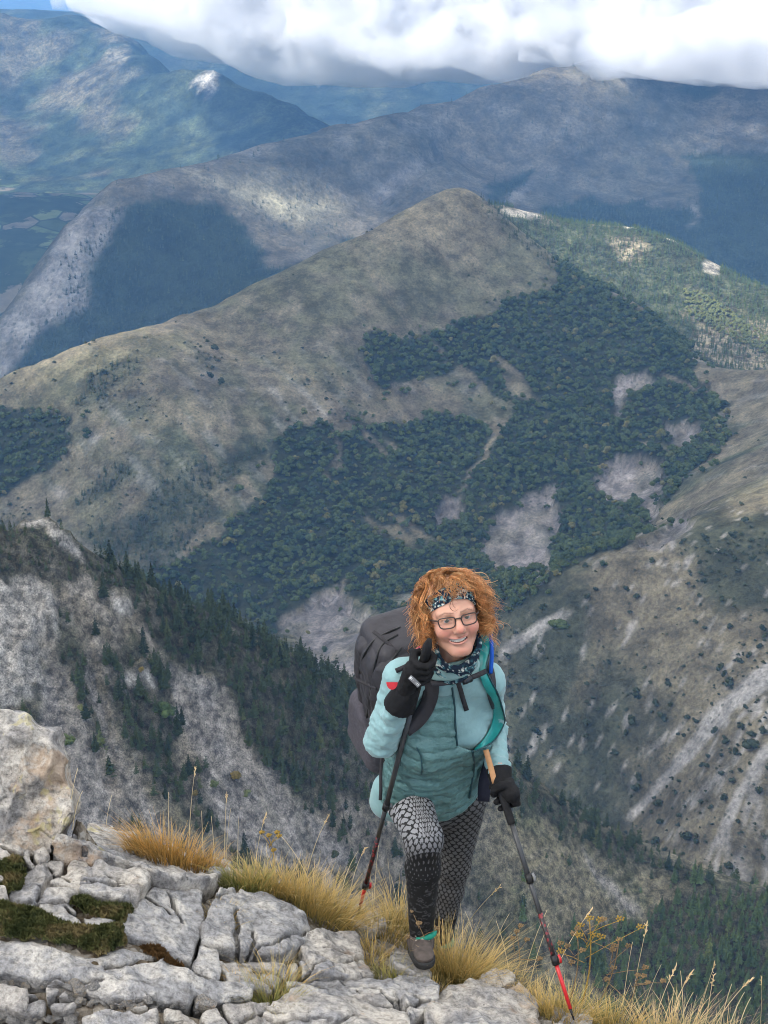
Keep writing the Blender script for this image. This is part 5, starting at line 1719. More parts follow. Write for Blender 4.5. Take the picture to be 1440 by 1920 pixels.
# eyes, teeth
M_eye = vcol_material('eye', 0.12, 0.6)
for sg in (-1, 1):
    g = Geo()
    th = np.linspace(0, np.pi, 15)
    ph = np.arange(20) * 2 * np.pi / 20
    uv = np.stack([np.sin(th)[:, None] * np.cos(ph), np.sin(th)[:, None] * np.sin(ph), np.cos(th)[:, None] + 0 * ph], -1).reshape(-1, 3)
    f = [(i * 20 + j, (i + 1) * 20 + j, (i + 1) * 20 + (j + 1) % 20, i * 20 + (j + 1) % 20) for i in range(14) for j in range(20)]
    w = nrm(-hp(sg * .0315, 0, .07)) @ HA.T     # looks at the camera
    w = nrm(w * [0.6, 0.6, 1])
    t1 = nrm(np.cross([0, 1, 0], w))
    t2 = np.cross(w, t1)
    loc = uv[:, :1] * t1 + uv[:, 1:2] * t2 + uv[:, 2:3] * w
    rr_ = np.hypot(uv[:, 0], uv[:, 1])
    col = np.where((rr_ < .20)[:, None], [0.01, 0.01, 0.01], np.where((rr_ < .47)[:, None], [0.075, 0.075, 0.055], [0.46, 0.41, 0.38]))
    col = np.where((uv[:, 2] < 0)[:, None], [0.5, 0.3, 0.3], col)
    lp_ = loc * .0122 + [sg * .0315, .0003, .0722]
    g.add(HEAD + HS * (lp_ @ HA), f, col)
    gobj('eye', g, M_eye)
g = Geo()
for k in range(9):
    x0 = (k - 4) * .0055
    yc = -.0645 + 7.5 * x0 * x0 + .0014
    z0 = .0800 - 10 * (x0 - .006) ** 2
    hw, hh = .00272, .0062 * math.sqrt(max(0.15, 1 - (x0 / .027) ** 2))
    vv = [(x0 - .006 + a * hw, yc + b * hh, z0 + c_ * .003) for c_ in (-1, 1) for b in (-1, 1) for a in (-1, 1)]
    g.add([hp(*v) for v in vv], [(0, 2, 3, 1), (4, 5, 7, 6), (0, 1, 5, 4), (2, 6, 7, 3), (0, 4, 6, 2), (1, 3, 7, 5)])
gobj('teeth', g, plain('tooth_enamel', (0.62, 0.57, 0.49), 0.3, 0.5, 0.03), smooth=False)

# glasses
M_frame = plain('glasses_frame', (0.045, 0.028, 0.022), 0.35, 0.5, 0.1)
gl = bpy.data.objects.new('glasses', None)
COL.objects.link(gl)
gl.parent = person
bL = NB('lens_glass')
_tr = bL.n('BsdfTransparent', i_Color=(0.97, 0.98, 0.98))
_gs = bL.n('BsdfGlossy', i_Roughness=0.05)
_mx = bL.n('MixShader', i_0=0.012)
bL.put(_mx.inputs[1], _tr)
bL.put(_mx.inputs[2], _gs)
bL.put(bL.out.inputs['Surface'], _mx)
M_lens = bL.m

def rim(sg, n=36):
    t = np.arange(n) * 2 * np.pi / n
    e = 3.6
    x = np.sign(np.cos(t)) * np.abs(np.cos(t)) ** (2 / e) * .0245
    y = np.sign(np.sin(t)) * np.abs(np.sin(t)) ** (2 / e) * .0165
    x = x * (1 + 0.10 * (y / .0165))
    xx = sg * .0345 + x
    return np.array([hp(a, b - .0035, .1010 - 5.0 * (abs(a) - .01) ** 2) for a, b in zip(xx, y)])
for sg in (-1, 1):
    r_ = rim(sg)
    g = Geo()
    g.tube(np.concatenate([r_, r_[:2]]), .0021, 6, None, False, HF)
    gobj('rim', g, M_frame, gl)
    g = Geo()
    c = r_.mean(0)
    g.add(np.concatenate([[c + HF * .0008], r_]), [(0, 1 + j, 1 + (j + 1) % len(r_)) for j in range(len(r_))])
    gobj('lens', g, M_lens, gl)
    g = Geo()
    g.tube([hp(sg * .0600, .006, .0905), hp(sg * .0690, .006, .074), hp(sg * .0765, .004, .04), hp(sg * .0785, .004, .0), hp(sg * .078, -.008, -.02)], [.0030, .0030, .0024, .002, .002], 6)
    gobj('temple', g, M_frame, gl)
g = Geo()
g.tube([hp(-.0105, .004, .1005), hp(-.005, .0065, .104), hp(.005, .0065, .104), hp(.0105, .004, .1005)], .0022, 6, None, True, HU)
gobj('bridge', g, M_frame, gl)

# printed cloth of headband and neck gaiter
def print_colour(V, s=1.0):
    x, y, z = (V / s).T
    a = fbm(x / .009, y / .009, z / .009, seed=921, octaves=2)
    b = fbm(x / .007 + 9, y / .007, z / .008, seed=923, octaves=2)
    c = np.tile(np.array([0.012, 0.022, 0.040]), (len(V), 1))
    c = lerp(c, np.array([0.030, 0.105, 0.130]), sstep(0.12, 0.22, a))
    c = lerp(c, np.array([0.16, 0.30, 0.31]), sstep(0.30, 0.36, a))
    c = lerp(c, np.array([0.55, 0.56, 0.50]), sstep(0.40, 0.46, b))
    return c
M_print = vcol_material('printed_cloth', 0.8, 0.2, 500, 0.4, 0.001)

def band_sdf(p):
    q = hq(p)
    d = np.abs(ell(q, (0, .034, -.022), I3, (.0765, .088, .096)) - .003) - .0030
    ph = np.abs(np.arctan2(q[:, 0], q[:, 2] + .02))
    yc = np.interp(ph, [0, .5, .9, 1.3, 1.7, 2.4, 3.2], [.080, .072, .055, .032, .010, -.01, -.015]) + .004 * np.sin(q[:, 0] * 40)
    hw = np.interp(ph, [0, .6, 1.2, 2.0, 3.2], [.021, .026, .030, .026, .024])
    e = np.abs(q[:, 1] - yc) - hw
    d = d - .0018 * np.sin((q[:, 1] - yc) * 420)
    return smax(d, e, .003) * f32(HS)
Vx, Fx = mesh_sdf(band_sdf, HEAD - .15, HEAD + .17, .0028)
pobj('headband', Vx, Fx, M_print, cols=print_colour(Vx))

def gaiter_sdf(p):
    a, b = NECK + A_ * .055 + F_ * .014, hp(0, -.084, .012)
    ab = b - a
    L = np.linalg.norm(ab)
    t = ((p - a.astype(f32)) @ (ab / L).astype(f32))
    r = np.sqrt((((p - a.astype(f32)) - t[:, None] * (ab / L).astype(f32)) ** 2).sum(1))
    ang = wr(p, .05, .05, .05, 931, 2)
    d = r - np.interp(t, [-.03, .0, .04, L * .7, L + .02], [.080, .083, .082, .078, .075]) - .006 * np.sin(t * 190 + 2.5 * ang) - .006 * ang
    d = np.maximum(d, np.maximum(-t - .004, t - L - .012))
    inner = r - .062
    return smax(d, -inner, .004)
Vx, Fx = mesh_sdf(gaiter_sdf, NECK - .14, NECK + [.16, .14, .2], .004)
pobj('neck_gaiter', Vx, Fx, M_print, cols=print_colour(Vx))

# hair: curls over a soft core
def hair_colour(n, r):
    return np.array([0.50, 0.235, 0.085])[None] * r.uniform(0.45, 1.25, (n, 1)) * np.array([1, 1, 1])[None]
M_hair = vcol_material('copper_hair', 0.42, 0.5, 0, 0, 0)
def build_hair():
    r = np.random.default_rng(33)
    g = Geo()
    def core(p):
        q = hq(p)
        d = ell(q, (0, .040, -.030), I3, (.084, .094, .096))
        for sg in (-1, 1):
            d = smin(d, ell(q, (sg * .080, -.012 + .012 * sg, -.035), I3, (.018, .050, .045)), .03)
        d = smin(d, ell(q, (0, -.02, -.085), I3, (.085, .085, .045)), .03)
        d = d + .010 * wr(p, .03, .03, .03, 941, 3) + .008
        face = ell(q, (0, -.012, .085), I3, (.070, .100, .085))
        d = smax(d, -face, .012)
        return d * f32(HS)
    Vc, Fc = mesh_sdf(core, HEAD - .22, HEAD + .22, .0055)
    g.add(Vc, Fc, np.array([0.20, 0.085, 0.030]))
    n = 640
    cnt = 0
    m = 20
    t = np.linspace(0, 1, m)
    while cnt < n:
        if cnt % 5 < 2:       # sides: from the temples over the ears, hanging to the jaw
            side = -1.0 if r.uniform() < .55 else 1.0
            root = np.array([side * r.uniform(.070, .084), r.uniform(-.045, .075), r.uniform(-.075, .034)])
            d = np.array([side, .2, .3 * (root[2] > 0)])
            top = 0.0
            L = min(r.uniform(.06, .125), (root[1] + .105)) if side < 0 else min(r.uniform(.06, .11), root[1] + .085)
        else:
            d = r.normal(size=3)
            d /= np.linalg.norm(d)
            if d[1] < -0.45 or (d[2] > 0.12 and d[1] < 0.84):
                continue
            if cnt % 5 == 4:
                d = nrm(d * [.8, .2, .7] + [0, .8, -.1])
            root = np.array([0, .034, -.022]) + d * [.077, .088, .096]
            side = np.sign(d[0] + r.normal(0, .12)) or 1
            top = max(0, d[1])
            L = r.uniform(.085, .175) * (1.0 if side < 0 else 0.95)
        wind = .20 if side > 0 else .02
        out = np.array([d[0] * .9 + side * .18 + .10, d[1] * .75 + .05, d[2] * .75 + (.10 if d[2] > 0 else -.05)])
        out /= np.linalg.norm(out)
        hang = np.array([side * (.22 if top > .3 else -.05) + wind, -1.0 + (.35 if side > 0 else 0), .12 * np.sign(d[2])])
        hang /= np.linalg.norm(hang)
        bend = np.clip(t * (2.6 - .9 * top), 0, 1)[:, None]
        vel = out * (1 - bend) * .85 + hang * bend
        pos = root + np.cumsum(vel, 0) * (L / m)
        turns = r.uniform(1.6, 3.0)
        a0 = r.uniform(0, 6.28)
        rad = r.uniform(.005, .012) * np.clip(t * 2.2, 0.15, 1)
        sgn = r.choice([-1, 1])
        tone = r.uniform(.5, 1.3)
        for k in range(16):
            ph = a0 + sgn * turns * 6.283 * t + r.normal(0, .35)
            q = pos + np.stack([np.cos(ph) * rad, np.sin(ph) * rad * .45, np.sin(ph) * rad], -1) * r.uniform(.75, 1.2)
            q = q + r.normal(0, .0045, 3) * (t[:, None] ** .5) + (r.normal(0, .020, 3) * t[:, None] ** 2 if k > 11 else 0)
            bad = (q[:, 2] > .050) & (np.abs(q[:, 0]) < .066) & (q[:, 1] < .074)
            if bad.any():
                q[:, 2] = np.where(bad, np.minimum(q[:, 2], .046), q[:, 2])
                q[:, 0] = np.where(bad, np.sign(q[:, 0] + 1e-6) * np.maximum(np.abs(q[:, 0]), .073), q[:, 0])
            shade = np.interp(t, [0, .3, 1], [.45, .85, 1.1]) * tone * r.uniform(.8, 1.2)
            base = np.array([0.58, 0.232, 0.075]) if r.uniform() < .66 else np.array([0.70, 0.38, 0.16])
            g.tube(HEAD + HS * (q @ HA), np.interp(t, [0, .6, 1], [.0009, .0008, .0003]) * r.uniform(.5, 1.2), 3, None, False)
            g.c.append(np.repeat(base[None] * shade[:, None], 3, 0))
        cnt += 1
    # the loose lock on the brow and the loop flying off to the right
    for pts in ([(.002, .070, .092), (-.012, .062, .103), (-.020, .048, .106), (-.016, .036, .106), (-.006, .030, .106), (.004, .034, .105)], [(.004, .078, .088), (-.006, .066, .102), (-.010, .050, .106), (-.004, .040, .107)],
                [(.05, .105, .02), (.085, .118, .02), (.115, .112, .02), (.128, .092, .02), (.120, .078, .02)], [(.06, .09, .0), (.10, .085, .0), (.135, .075, .0), (.16, .078, .0)]):
        c = bez(pts, 14)
        g.tube(HEAD + HS * (c @ HA), np.linspace(.0017, .0005, 14), 4, np.array([0.17, 0.07, 0.03]) if pts[0][2] > .05 else np.array([0.5, 0.3, 0.14]), False)
    for k in range(46):        # fringe over the headband
        x0 = r.normal(.004, .020)
        c = bez([(x0, .118, .035), (x0 + r.normal(0, .008), .108, .064), (x0 + r.normal(0, .012), .092 + r.normal(0, .006), .083), (x0 + r.normal(0.004, .015), .072 + r.normal(0, .009), .092 + r.uniform(0, .008))], 12)
        ph = r.uniform(0, 6) + np.linspace(0, 1, 12) * r.uniform(8, 16)
        c = c + np.stack([np.cos(ph), np.sin(ph), 0 * ph], -1) * .0045
        g.tube(HEAD + HS * (c @ HA), np.linspace(.0011, .0005, 12), 3, np.array([0.52, 0.24, 0.085]) * r.uniform(.5, 1.2), False)
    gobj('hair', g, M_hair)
build_hair()

# ---- shirt: torso and sleeves
def sleeve(p, s, e, w, ra, rm_, rw):
    d = smin(cap(p, s, e, ra, rm_), cap(p, e, w, rm_, rw), .025)
    return d

def shirt_sdf(p):
    d = torso(p, -.020)
    s, f, h = tframe(p)
    d = np.maximum(d, -(h + .10))
    d = smin(d, cap(p, NECK - A_ * .02, SHR, .070, .062), .04)
    d = smin(d, cap(p, NECK - A_ * .02, SHL, .070, .062), .04)
    w = wr(p, .055, .055, .030, 951, 3)
    w2 = wr(p, .025, .025, .016, 953, 2, True)
    ar = np.minimum(sleeve(p, SHR, ELR, WRR, .062, .052, .036), sleeve(p, SHL, ELL_, WRL, .060, .047, .034))
    near = np.exp(-((np.minimum(((p - ELL_) ** 2).sum(1), ((p - WRL) ** 2).sum(1)) / .012)))
    # bunched rings on the pushed-up left forearm, folds at the right elbow
    ax = nrm(WRL - ELL_)
    ar = ar - .005 * near * np.sin(((p - ELL_) @ ax.astype(f32)) * 150 + 3 * w)
    ar = ar - .0075 * w - .004 * w2
    d = smin(d, ar, .03)
    hem = cap(p, PEL - X_ * .15 + A_ * .01 - F_ * .05, PEL - X_ * .155 - A_ * .055 - F_ * .04, .055, .062)
    d = smin(d, hem, .03)
    return d - .002 * w
M_shirt = NB('pale_teal_fleece')
_c = M_shirt.coord()
M_shirt = M_shirt.done(M_shirt.mix(1.0, (0.235, 0.39, 0.395, 1), M_shirt.ramp(M_shirt.noise(_c, 25, 4), [(0.3, 0.9), (0.7, 1.08)]), 'MULTIPLY'), 0.75,
                       M_shirt.bump(M_shirt.noise(_c, 55, 4), 0.35, 0.006), 0.2, Sheen_Weight=0.2)
Vx, Fx = mesh_sdf(shirt_sdf, [-.16, 3.82, -2.95], [.50, 4.62, -1.98], .0050)
pobj('shirt', Vx, Fx, M_shirt)

# collar of the shirt under the gaiter
def collar_sdf(p):
    a = NECK + F_ * .016 + A_ * .050
    q = p - a.astype(f32)
    ax = nrm(A_ * .88 - F_ * .48)
    t = q @ ax.astype(f32)
    r = np.sqrt(((q - t[:, None] * ax.astype(f32)) ** 2).sum(1))
    return np.sqrt((np.maximum(np.abs(t) - .022, 0)) ** 2 + (r - .086) ** 2) - .008 + .003 * wr(p, .03, .03, .03, 957, 2)
Vx, Fx = mesh_sdf(collar_sdf, NECK - .15, NECK + .17, .0045)
pobj('shirt_collar', Vx, Fx, plain('grey_teal_fleece', (0.20, 0.31, 0.30), 0.8, 0.2, 0.1, 40, 0.3, 150))

# ---- quilted jacket, open at the top
OPENING = [(838, 1240), (846, 1285), (853, 1320), (855, 1362), (857, 1398), (884, 1408), (900, 1403), (930, 1392), (945, 1352), (932, 1325), (915, 1300), (905, 1268), (905, 1235)]

def jacket_sdf(p):
    s, f, h = tframe(p)
    w = wr(p, .06, .06, .03, 961, 3)
    hh = h + .012 * np.sin(s * 9 + 1) + .016 * w
    quilt = np.abs(np.sin(hh * np.pi / .047)) ** 0.6
    d = torso(p, .002) - .0060 * quilt - .0090 * w - .0035 * wr(p, .022, .022, .03, 963, 2, True)
    hem = h + .020 + .20 * s - .020 * np.exp(-((s - .06) / .09) ** 2)
    d = smax(d, -hem, .012)
    # belly puffs over the waist strap
    px, py = project(p.astype(float))
    op = (poly_dist(px, py, OPENING) / 560.0).astype(f32)
    d = np.where(f > -.02, smax(d, -op, .004), d)
    # arm holes and the neck
    d = smax(d, -(cap(p, SHR, SHR + A_ * .03 - X_ * .08, .068, .09)), .01)
    d = smax(d, -(cap(p, SHL, SHL + A_ * .03 + X_ * .08, .066, .09)), .01)
    d = smax(d, h - LT * .93, .01)
    return d
M_jacket = NB('teal_quilted_nylon')
_c = M_jacket.coord()
M_jacket = M_jacket.done(M_jacket.mix(1.0, (0.095, 0.195, 0.190, 1), M_jacket.ramp(M_jacket.noise(_c, 12, 4), [(0.3, 0.85), (0.7, 1.12)]), 'MULTIPLY'), 0.42,
                         M_jacket.bump(M_jacket.noise(M_jacket.coord(scale=(1, 1, 2.2)), 38, 4, 0.6), 0.55, 0.010), 0.45)
Vx, Fx = mesh_sdf(jacket_sdf, [-.12, 3.95, -2.95], [.46, 4.66, -1.98], .0042)
jacket = pobj('jacket', Vx, Fx, M_jacket)

def hit(px, py, fn, lift=0.0, y0=3.7, y1=4.7):
    """first meeting of a picture ray with a surface, lifted towards the camera"""
    d = ray(px, py)
    Y = np.linspace(y0, y1, 400)
    q = d[None] * (Y / d[1])[:, None]
    v = fn(q.astype(f32))
    k = int(np.argmax(v < 0)) if (v < 0).any() else int(np.argmin(v))
    return q[k] - nrm(d) * lift

def ribbon(g, pts, half, thick, face=None, c=None):
    """a flat band swept along points; face = direction the band shows"""
    pts = np.asarray(pts, float)
    tg = np.gradient(pts, axis=0)
    tg /= np.linalg.norm(tg, axis=1, keepdims=True)
    fc = np.broadcast_to(np.asarray(face, float), pts.shape) if face is not None else -pts / np.linalg.norm(pts, axis=1, keepdims=True)
    sd = np.cross(tg, fc)
    sd /= np.linalg.norm(sd, axis=1, keepdims=True)
    up = np.cross(sd, tg)
    half = np.broadcast_to(np.asarray(half, float), (len(pts),))[:, None]
    ring = np.stack([pts - sd * half - up * thick, pts + sd * half - up * thick, pts + sd * half * .96 + up * thick, pts - sd * half * .96 + up * thick], 1)
    n = len(pts)
    f = []
    for i in range(n - 1):
        for j in range(4):
            k = (j + 1) % 4
            f.append((i * 4 + j, i * 4 + k, (i + 1) * 4 + k, (i + 1) * 4 + j))
    f += [(0, 3, 2, 1), ((n - 1) * 4, (n - 1) * 4 + 1, (n - 1) * 4 + 2, (n - 1) * 4 + 3)]
    g.add(ring.reshape(-1, 3), f, c)

# the turned-out lining of the open jacket
def lining(edge, outer, lift_e, lift_o, mat, name):
    n = 26
    e = bez([hit(*q, jacket_or_shirt, lift_e) for q in edge], n)
    o_ = bez([hit(*q, jacket_or_shirt, lift_o) for q in outer], n)
    g = Geo()
    m = 9
    t = np.linspace(0, 1, m)
    grid = e[:, None] * (1 - t)[None, :, None] + o_[:, None] * t[None, :, None]
    bul = np.sin(t * np.pi)[None, :, None] * .008 + .003 * np.sin(np.arange(n) * 1.7)[:, None, None] * np.sin(t * np.pi)[None, :, None]
    grid = grid - ray(880, 1320) / np.linalg.norm(ray(880, 1320)) * bul
    back = grid + ray(880, 1320) / np.linalg.norm(ray(880, 1320)) * .006
    i = np.arange((n - 1) * (m - 1))
    a = (i // (m - 1)) * m + i % (m - 1)
    q = np.stack([a, a + 1, a + m + 1, a + m], -1)
    rim_ = [(j, j + m, j + m + n * m, j + n * m) for j in list(range(0, (n - 1) * m, m)) + list(range(m - 1, (n - 1) * m, m))]
    rim_ += [(j, j + 1, j + 1 + n * m, j + n * m) for j in list(range(0, m - 1)) + list(range((n - 1) * m, n * m - 1))]
    g.add(np.concatenate([grid.reshape(-1, 3), back.reshape(-1, 3)]), np.concatenate([q, q[:, ::-1] + n * m, np.array(rim_)]))
    gobj(name, g, mat, jacket)
    return o_

def jacket_or_shirt(p):
    return np.minimum(jacket_sdf(p), shirt_sdf(p))
M_lining = plain('bright_teal_lining', (0.012, 0.235, 0.215), 0.35, 0.5, 0.15, 30, 0.4, 60)
edge_r = [(898, 1188), (899, 1225), (899, 1262), (906, 1285), (918, 1310), (925, 1335), (920, 1362), (905, 1388), (888, 1404)]
out_r = [(917, 1184), (920, 1215), (912, 1252), (920, 1275), (934, 1302), (945, 1340), (945, 1358), (925, 1390), (892, 1408)]
oc_ = lining(edge_r, out_r, .016, .022, M_lining, 'lining')
lining([(806, 1240), (815, 1262), (828, 1275), (845, 1280)], [(812, 1282), (824, 1284), (838, 1283), (850, 1286)], .014, .010, M_lining, 'lining')
M_dark_trim = plain('dark_teal_trim', (0.012, 0.050, 0.062), 0.5, 0.4, 0.1)
g = Geo()
g.tube(oc_ - ray(900, 1320) * .004, .0028, 6)
gobj('edge_piping', g, M_dark_trim, jacket)
def on_jacket(pts, n, lift=.004):
    return bez([hit(*q, jacket_or_shirt, lift) for q in pts], n)
for nm, pts, rad in (('zipper', [(886, 1408), (889, 1425), (888, 1445), (884, 1470), (880, 1496)], .0042), ('zipper', [(848, 1290), (852, 1320), (854, 1360), (857, 1398)], .0036), ('pocket_zip', [(781, 1402), (789, 1418), (791, 1440), (790, 1452)], .0026)):
    g = Geo()
    g.tube(on_jacket(pts, 20), rad, 6)
    gobj(nm, g, M_dark_trim, jacket)

# ---- leggings with their print
def leg(p, hi, kn, an, r0, r1, r2, r3):
    calf = kn + (an - kn) * .32 + np.array([0, .012, 0])
    d = cap(p, hi, kn, r0, r1)
    d = smin(d, cap(p, kn, calf, r1 * .97, r2), .03)
    return smin(d, cap(p, calf, an, r2, r3), .02)

def leggings_sdf(p):
    d1 = leg(p, HIR, KNR, ANR, .090, .060, .056, .039)
    d2 = leg(p, HIL, KNL, ANL, .090, .058, .054, .039)
    d = smin(np.minimum(d1, d2), ell(p, PEL - A_ * .06, np.stack([X_, F_, A_]), (.165, .125, .13)), .03)
    d = np.where(d1 < d2, smin(d1, d, .01), d)
    d = d + .0018 * wr(p, .04, .04, .02, 971, 2)
    s_, f_, h_ = tframe(p)
    return np.maximum(d, h_ - .03 - 3 * np.maximum(f_ - .06, 0))

def legging_colour(V):
    out = np.zeros((len(V), 3))
    P1 = V
    dR = leg(P1.astype(f32), HIR, KNR, ANR, .09, .066, .061, .041)
    dL = leg(P1.astype(f32), HIL, KNL, ANL, .09, .064, .059, .041)
    isR = dR < dL
    for sel, hi, kn, an, right in ((isR, HIR, KNR, ANR, True), (~isR, HIL, KNL, ANL, False)):
        p = P1[sel]
        L1, L2 = np.linalg.norm(kn - hi), np.linalg.norm(an - kn)
        a1, a2 = (kn - hi) / L1, (an - kn) / L2
        t1 = (p - hi) @ a1
        t2 = (p - kn) @ a2
        bis = nrm(a1 + a2)
        low = ((p - kn) @ bis) > 0
        tb = L1 + (p - kn) @ bis
        t = np.where(low & (t2 > 0) & (t1 > L1), L1 + t2, np.where(~low & (t1 < L1) & (t2 < 0), t1, tb))
        t = np.where(low, np.maximum(t, tb), np.minimum(t, tb))
        base = np.where(low[:, None], kn + t2[:, None] * a2, hi + t1[:, None] * a1)
        rad = p - base
        fx = np.array([1., 0, 0])
        ang = np.arctan2(rad @ fx, rad @ np.array([0, -1., 0.35]))
        n = 21 if right else 17
        u = ang / (2 * np.pi) * n
        rowh = .0175
        row = np.floor(t / rowh)
        fv = t / rowh - row
        fu = (u + 0.5 * (row % 2)) % 1 - .5
        lat = np.abs(np.abs(fu) * 2 - (1 - fv)) < .20
        lat |= (np.abs(np.abs(fu) * 2 + (1 - fv) - 1.0) < .0)
        ogee = np.abs(np.abs(fu) * 2 - (0.5 + 0.5 * np.cos(fv * np.pi))) < .24
        dot = (np.abs(fu) * 2.6 + np.abs(fv - .52) * 1.5) < .36
        dark = ogee | dot
        x = t / (L1 + L2)
        grey = np.interp(x, [0, .12, .30, .45, .55] if right else [0, .3, .6, .85, 1], [.10, .22, .30, .24, .14] if right else [.10, .115, .11, .09, .05])
        c = np.where(dark, .012, grey)
        if right:
            drop = (np.abs(fu) * 2.3 + np.abs(fv - .45) * 1.25) < np.interp(x, [.5, .66], [.62, .22])
            c2 = np.where(drop, .11, .010)
            nz = fbm(p[:, 0] / .012, p[:, 1] / .012, p[:, 2] / .008, seed=975, octaves=2)
            c3 = np.where((nz > .22) & (np.abs(nz - .33) < .12), .055, .010)
            c = np.where(x > .655, c3, np.where(x > .545, c2, c))
        else:
            nz = fbm(p[:, 0] / .012, p[:, 1] / .012, p[:, 2] / .008, seed=977, octaves=2)
            c = np.where(x > .80, np.where((nz > .2) & (nz < .45), .06, .010), c)
        out[sel] = c[:, None] * np.array([1.0, 1.0, 1.03])
    return out
Vx, Fx = mesh_sdf(leggings_sdf, [-.09, 3.86, -3.66], [.40, 4.62, -2.55], .0052)
Vx, Fx = refine(Vx, Fx)
M_legg = vcol_material('printed_jersey', 0.75, 0.25, 300, 0.3, 0.0012)
pobj('leggings', Vx, Fx, M_legg, cols=legging_colour(Vx))

# ---- boots
M_boot = plain('boot_suede', (0.085, 0.070, 0.062), 0.85, 0.2, 0.25, 40, 0.5, 120)
M_sole = plain('boot_sole', (0.03, 0.03, 0.03), 0.8, 0.2, 0.2, 60, 0.5, 150)
M_cuff = plain('boot_lining_teal', (0.010, 0.22, 0.15), 0.6, 0.3, 0.15, 60)
def boot(an, toe, heel, name):
    an, toe, heel = map(np.asarray, (an, toe, heel))
    up = np.array([0, 0, 1.])
    def upper(p):
        d = cap(p, heel + up * .045, toe + up * .03, .038, .034)
        d = smin(d, cap(p, heel + up * .05 + nrm(toe - heel) * .02, an + up * .0, .043, .043), .03)
        d = np.maximum(d, ((p - an.astype(f32)) @ up.astype(f32)) - .035)
        d = np.maximum(d, -(p[:, 2] - (heel[2] + (toe[2] - heel[2]) * .5 - .002)))
        return d + .0015 * wr(p, .02, .02, .02, 981, 2)
    def sole(p):
        d = cap(p, heel + up * .012, toe + up * .008, .043, .039)
        zz = p[:, 2] - (heel[2] + (toe[2] - heel[2]) * np.clip((p - heel) @ (toe - heel) / ((toe - heel) @ (toe - heel)), 0, 1))
        return np.maximum(d, np.abs(zz - .004) - .014)
    lo = np.minimum(an, np.minimum(toe, heel)) - .09
    hi = np.maximum(an, np.maximum(toe, heel)) + .09
    V, F = mesh_sdf(upper, lo, hi, .0045)
    b_ = pobj('boot', V, F, M_boot)
    V, F = mesh_sdf(sole, lo, hi, .005)
    pobj('sole', V, F, M_sole, b_)
    g = Geo()
    th = np.linspace(-2.0, 0.3, 14)
    g.tube(np.stack([an[0] + .046 * np.cos(th), an[1] + .046 * np.sin(th), an[2] + .024 + .008 * np.cos(th + 1)], -1), np.interp(th, [-2, -1, .3], [.004, .012, .008]), 6)
    gobj('cuff', g, M_cuff, b_)
    g = Geo()
    fw = nrm(toe - heel)
    sdv = nrm(np.cross(fw, up))
    for k in range(5):
        c = an + fw * (.040 + .016 * k) + up * (.012 - .017 * k)
        g.tube([c - sdv * .024, c + fw * .006 + up * .006, c + sdv * .024], .0026, 5)
    gobj('lace', g, plain('boot_lace', (0.42, 0.36, 0.30), 0.8, 0.2), b_)
boot(ANR + [0, 0, -.022], P(795, 1802, 3.90), P(787, 1786, 4.10), 'boot')
boot(ANL + [0, 0, -.02], P(832, 1806, 4.30), P(824, 1796, 4.52), 'boot')

# ---- trekking poles and gloved hands
M_grip = plain('pole_grip_foam', (0.018, 0.018, 0.019), 0.9, 0.2, 0.2, 80, 0.4, 200)
M_carbon = plain('pole_carbon', (0.045, 0.047, 0.050), 0.4, 0.5, 0.15, 50)
M_redpole = plain('pole_red', (0.52, 0.018, 0.022), 0.32, 0.5, 0.1, 50)
M_clampm = plain('clamp_black', (0.012, 0.012, 0.013), 0.5, 0.4, 0.1)
def dotted():
    b = NB('pole_dotted_red')
    v = b.n('TexVoronoi', i_Scale=95)
    b.put(v.inputs['Vector'], b.coord(scale=(1, 1, 0.75)))
    return b.done(b.mix(b.ramp(v.outputs['Distance'], [(0.38, 0.0), (0.46, 1.0)]), (0.20, 0.022, 0.026), (0.022, 0.018, 0.018)), 0.4, None, 0.5)
M_dotted = dotted()

def pole(top, tip, fr, label):
    """fr: fractions along the pole where grip, shaft, dotted and red parts begin and the clamps sit"""
    top, tip = np.asarray(top), np.asarray(tip)
    e = empty('trekking_pole', tip.tolist(), label, 'trekking pole', 'trekking poles of the hiker')
    ax = tip - top
    at_ = lambda t: top + ax * t - tip
    def seg(nm, a, b, r0, r1, mat, par=e, sides=12):
        g = Geo()
        g.tube([at_(a), at_((a + b) / 2), at_(b)], [r0, (r0 + r1) / 2, r1], sides)
        return obj(nm, g.mesh(nm, mat), par)
    g = Geo()
    gt = np.linspace(-.03, fr[0], 14)
    g.tube([at_(t) for t in gt], np.interp(gt, [-.03, -.02, 0, .03, .08, .10, fr[0]], [.008, .014, .015, .0145, .016, .014, .0135]) , 14)
    obj('grip', g.mesh('grip', M_grip), e)
    seg('upper_shaft', fr[0], fr[1], .0090, .0090, M_carbon)
    seg('middle_shaft', fr[1], fr[2], .0082, .0082, M_carbon)
    seg('dotted_shaft', fr[2], fr[3], .0083, .0083, M_dotted)
    seg('lower_shaft', fr[3], .955, .0070, .0062, M_redpole)
    seg('tip', .955, 1.0, .0052, .0025, M_clampm)
    w = nrm(np.cross(ax, [0, 1, 0]))
    for k, t in enumerate((fr[1], fr[3])):
        g = Geo()
        for a, b, r in ((-.016, .016, .0125),):
            g.tube([at_(t) + nrm(ax) * a, at_(t) + nrm(ax) * b], [r, r], 14)
        cl = obj('clamp', g.mesh('clamp', M_clampm), e)
        g = Geo()
        c = at_(t) + w * .016
        ribbon(g, [c - nrm(ax) * .013, c + w * .003, c + nrm(ax) * .013], .006, .0035, w)
        obj('lever', g.mesh('lever', M_redpole if k else plain('lever_grey', (0.2, 0.2, 0.2), 0.4, 0.4)), cl)
    return e, top, ax

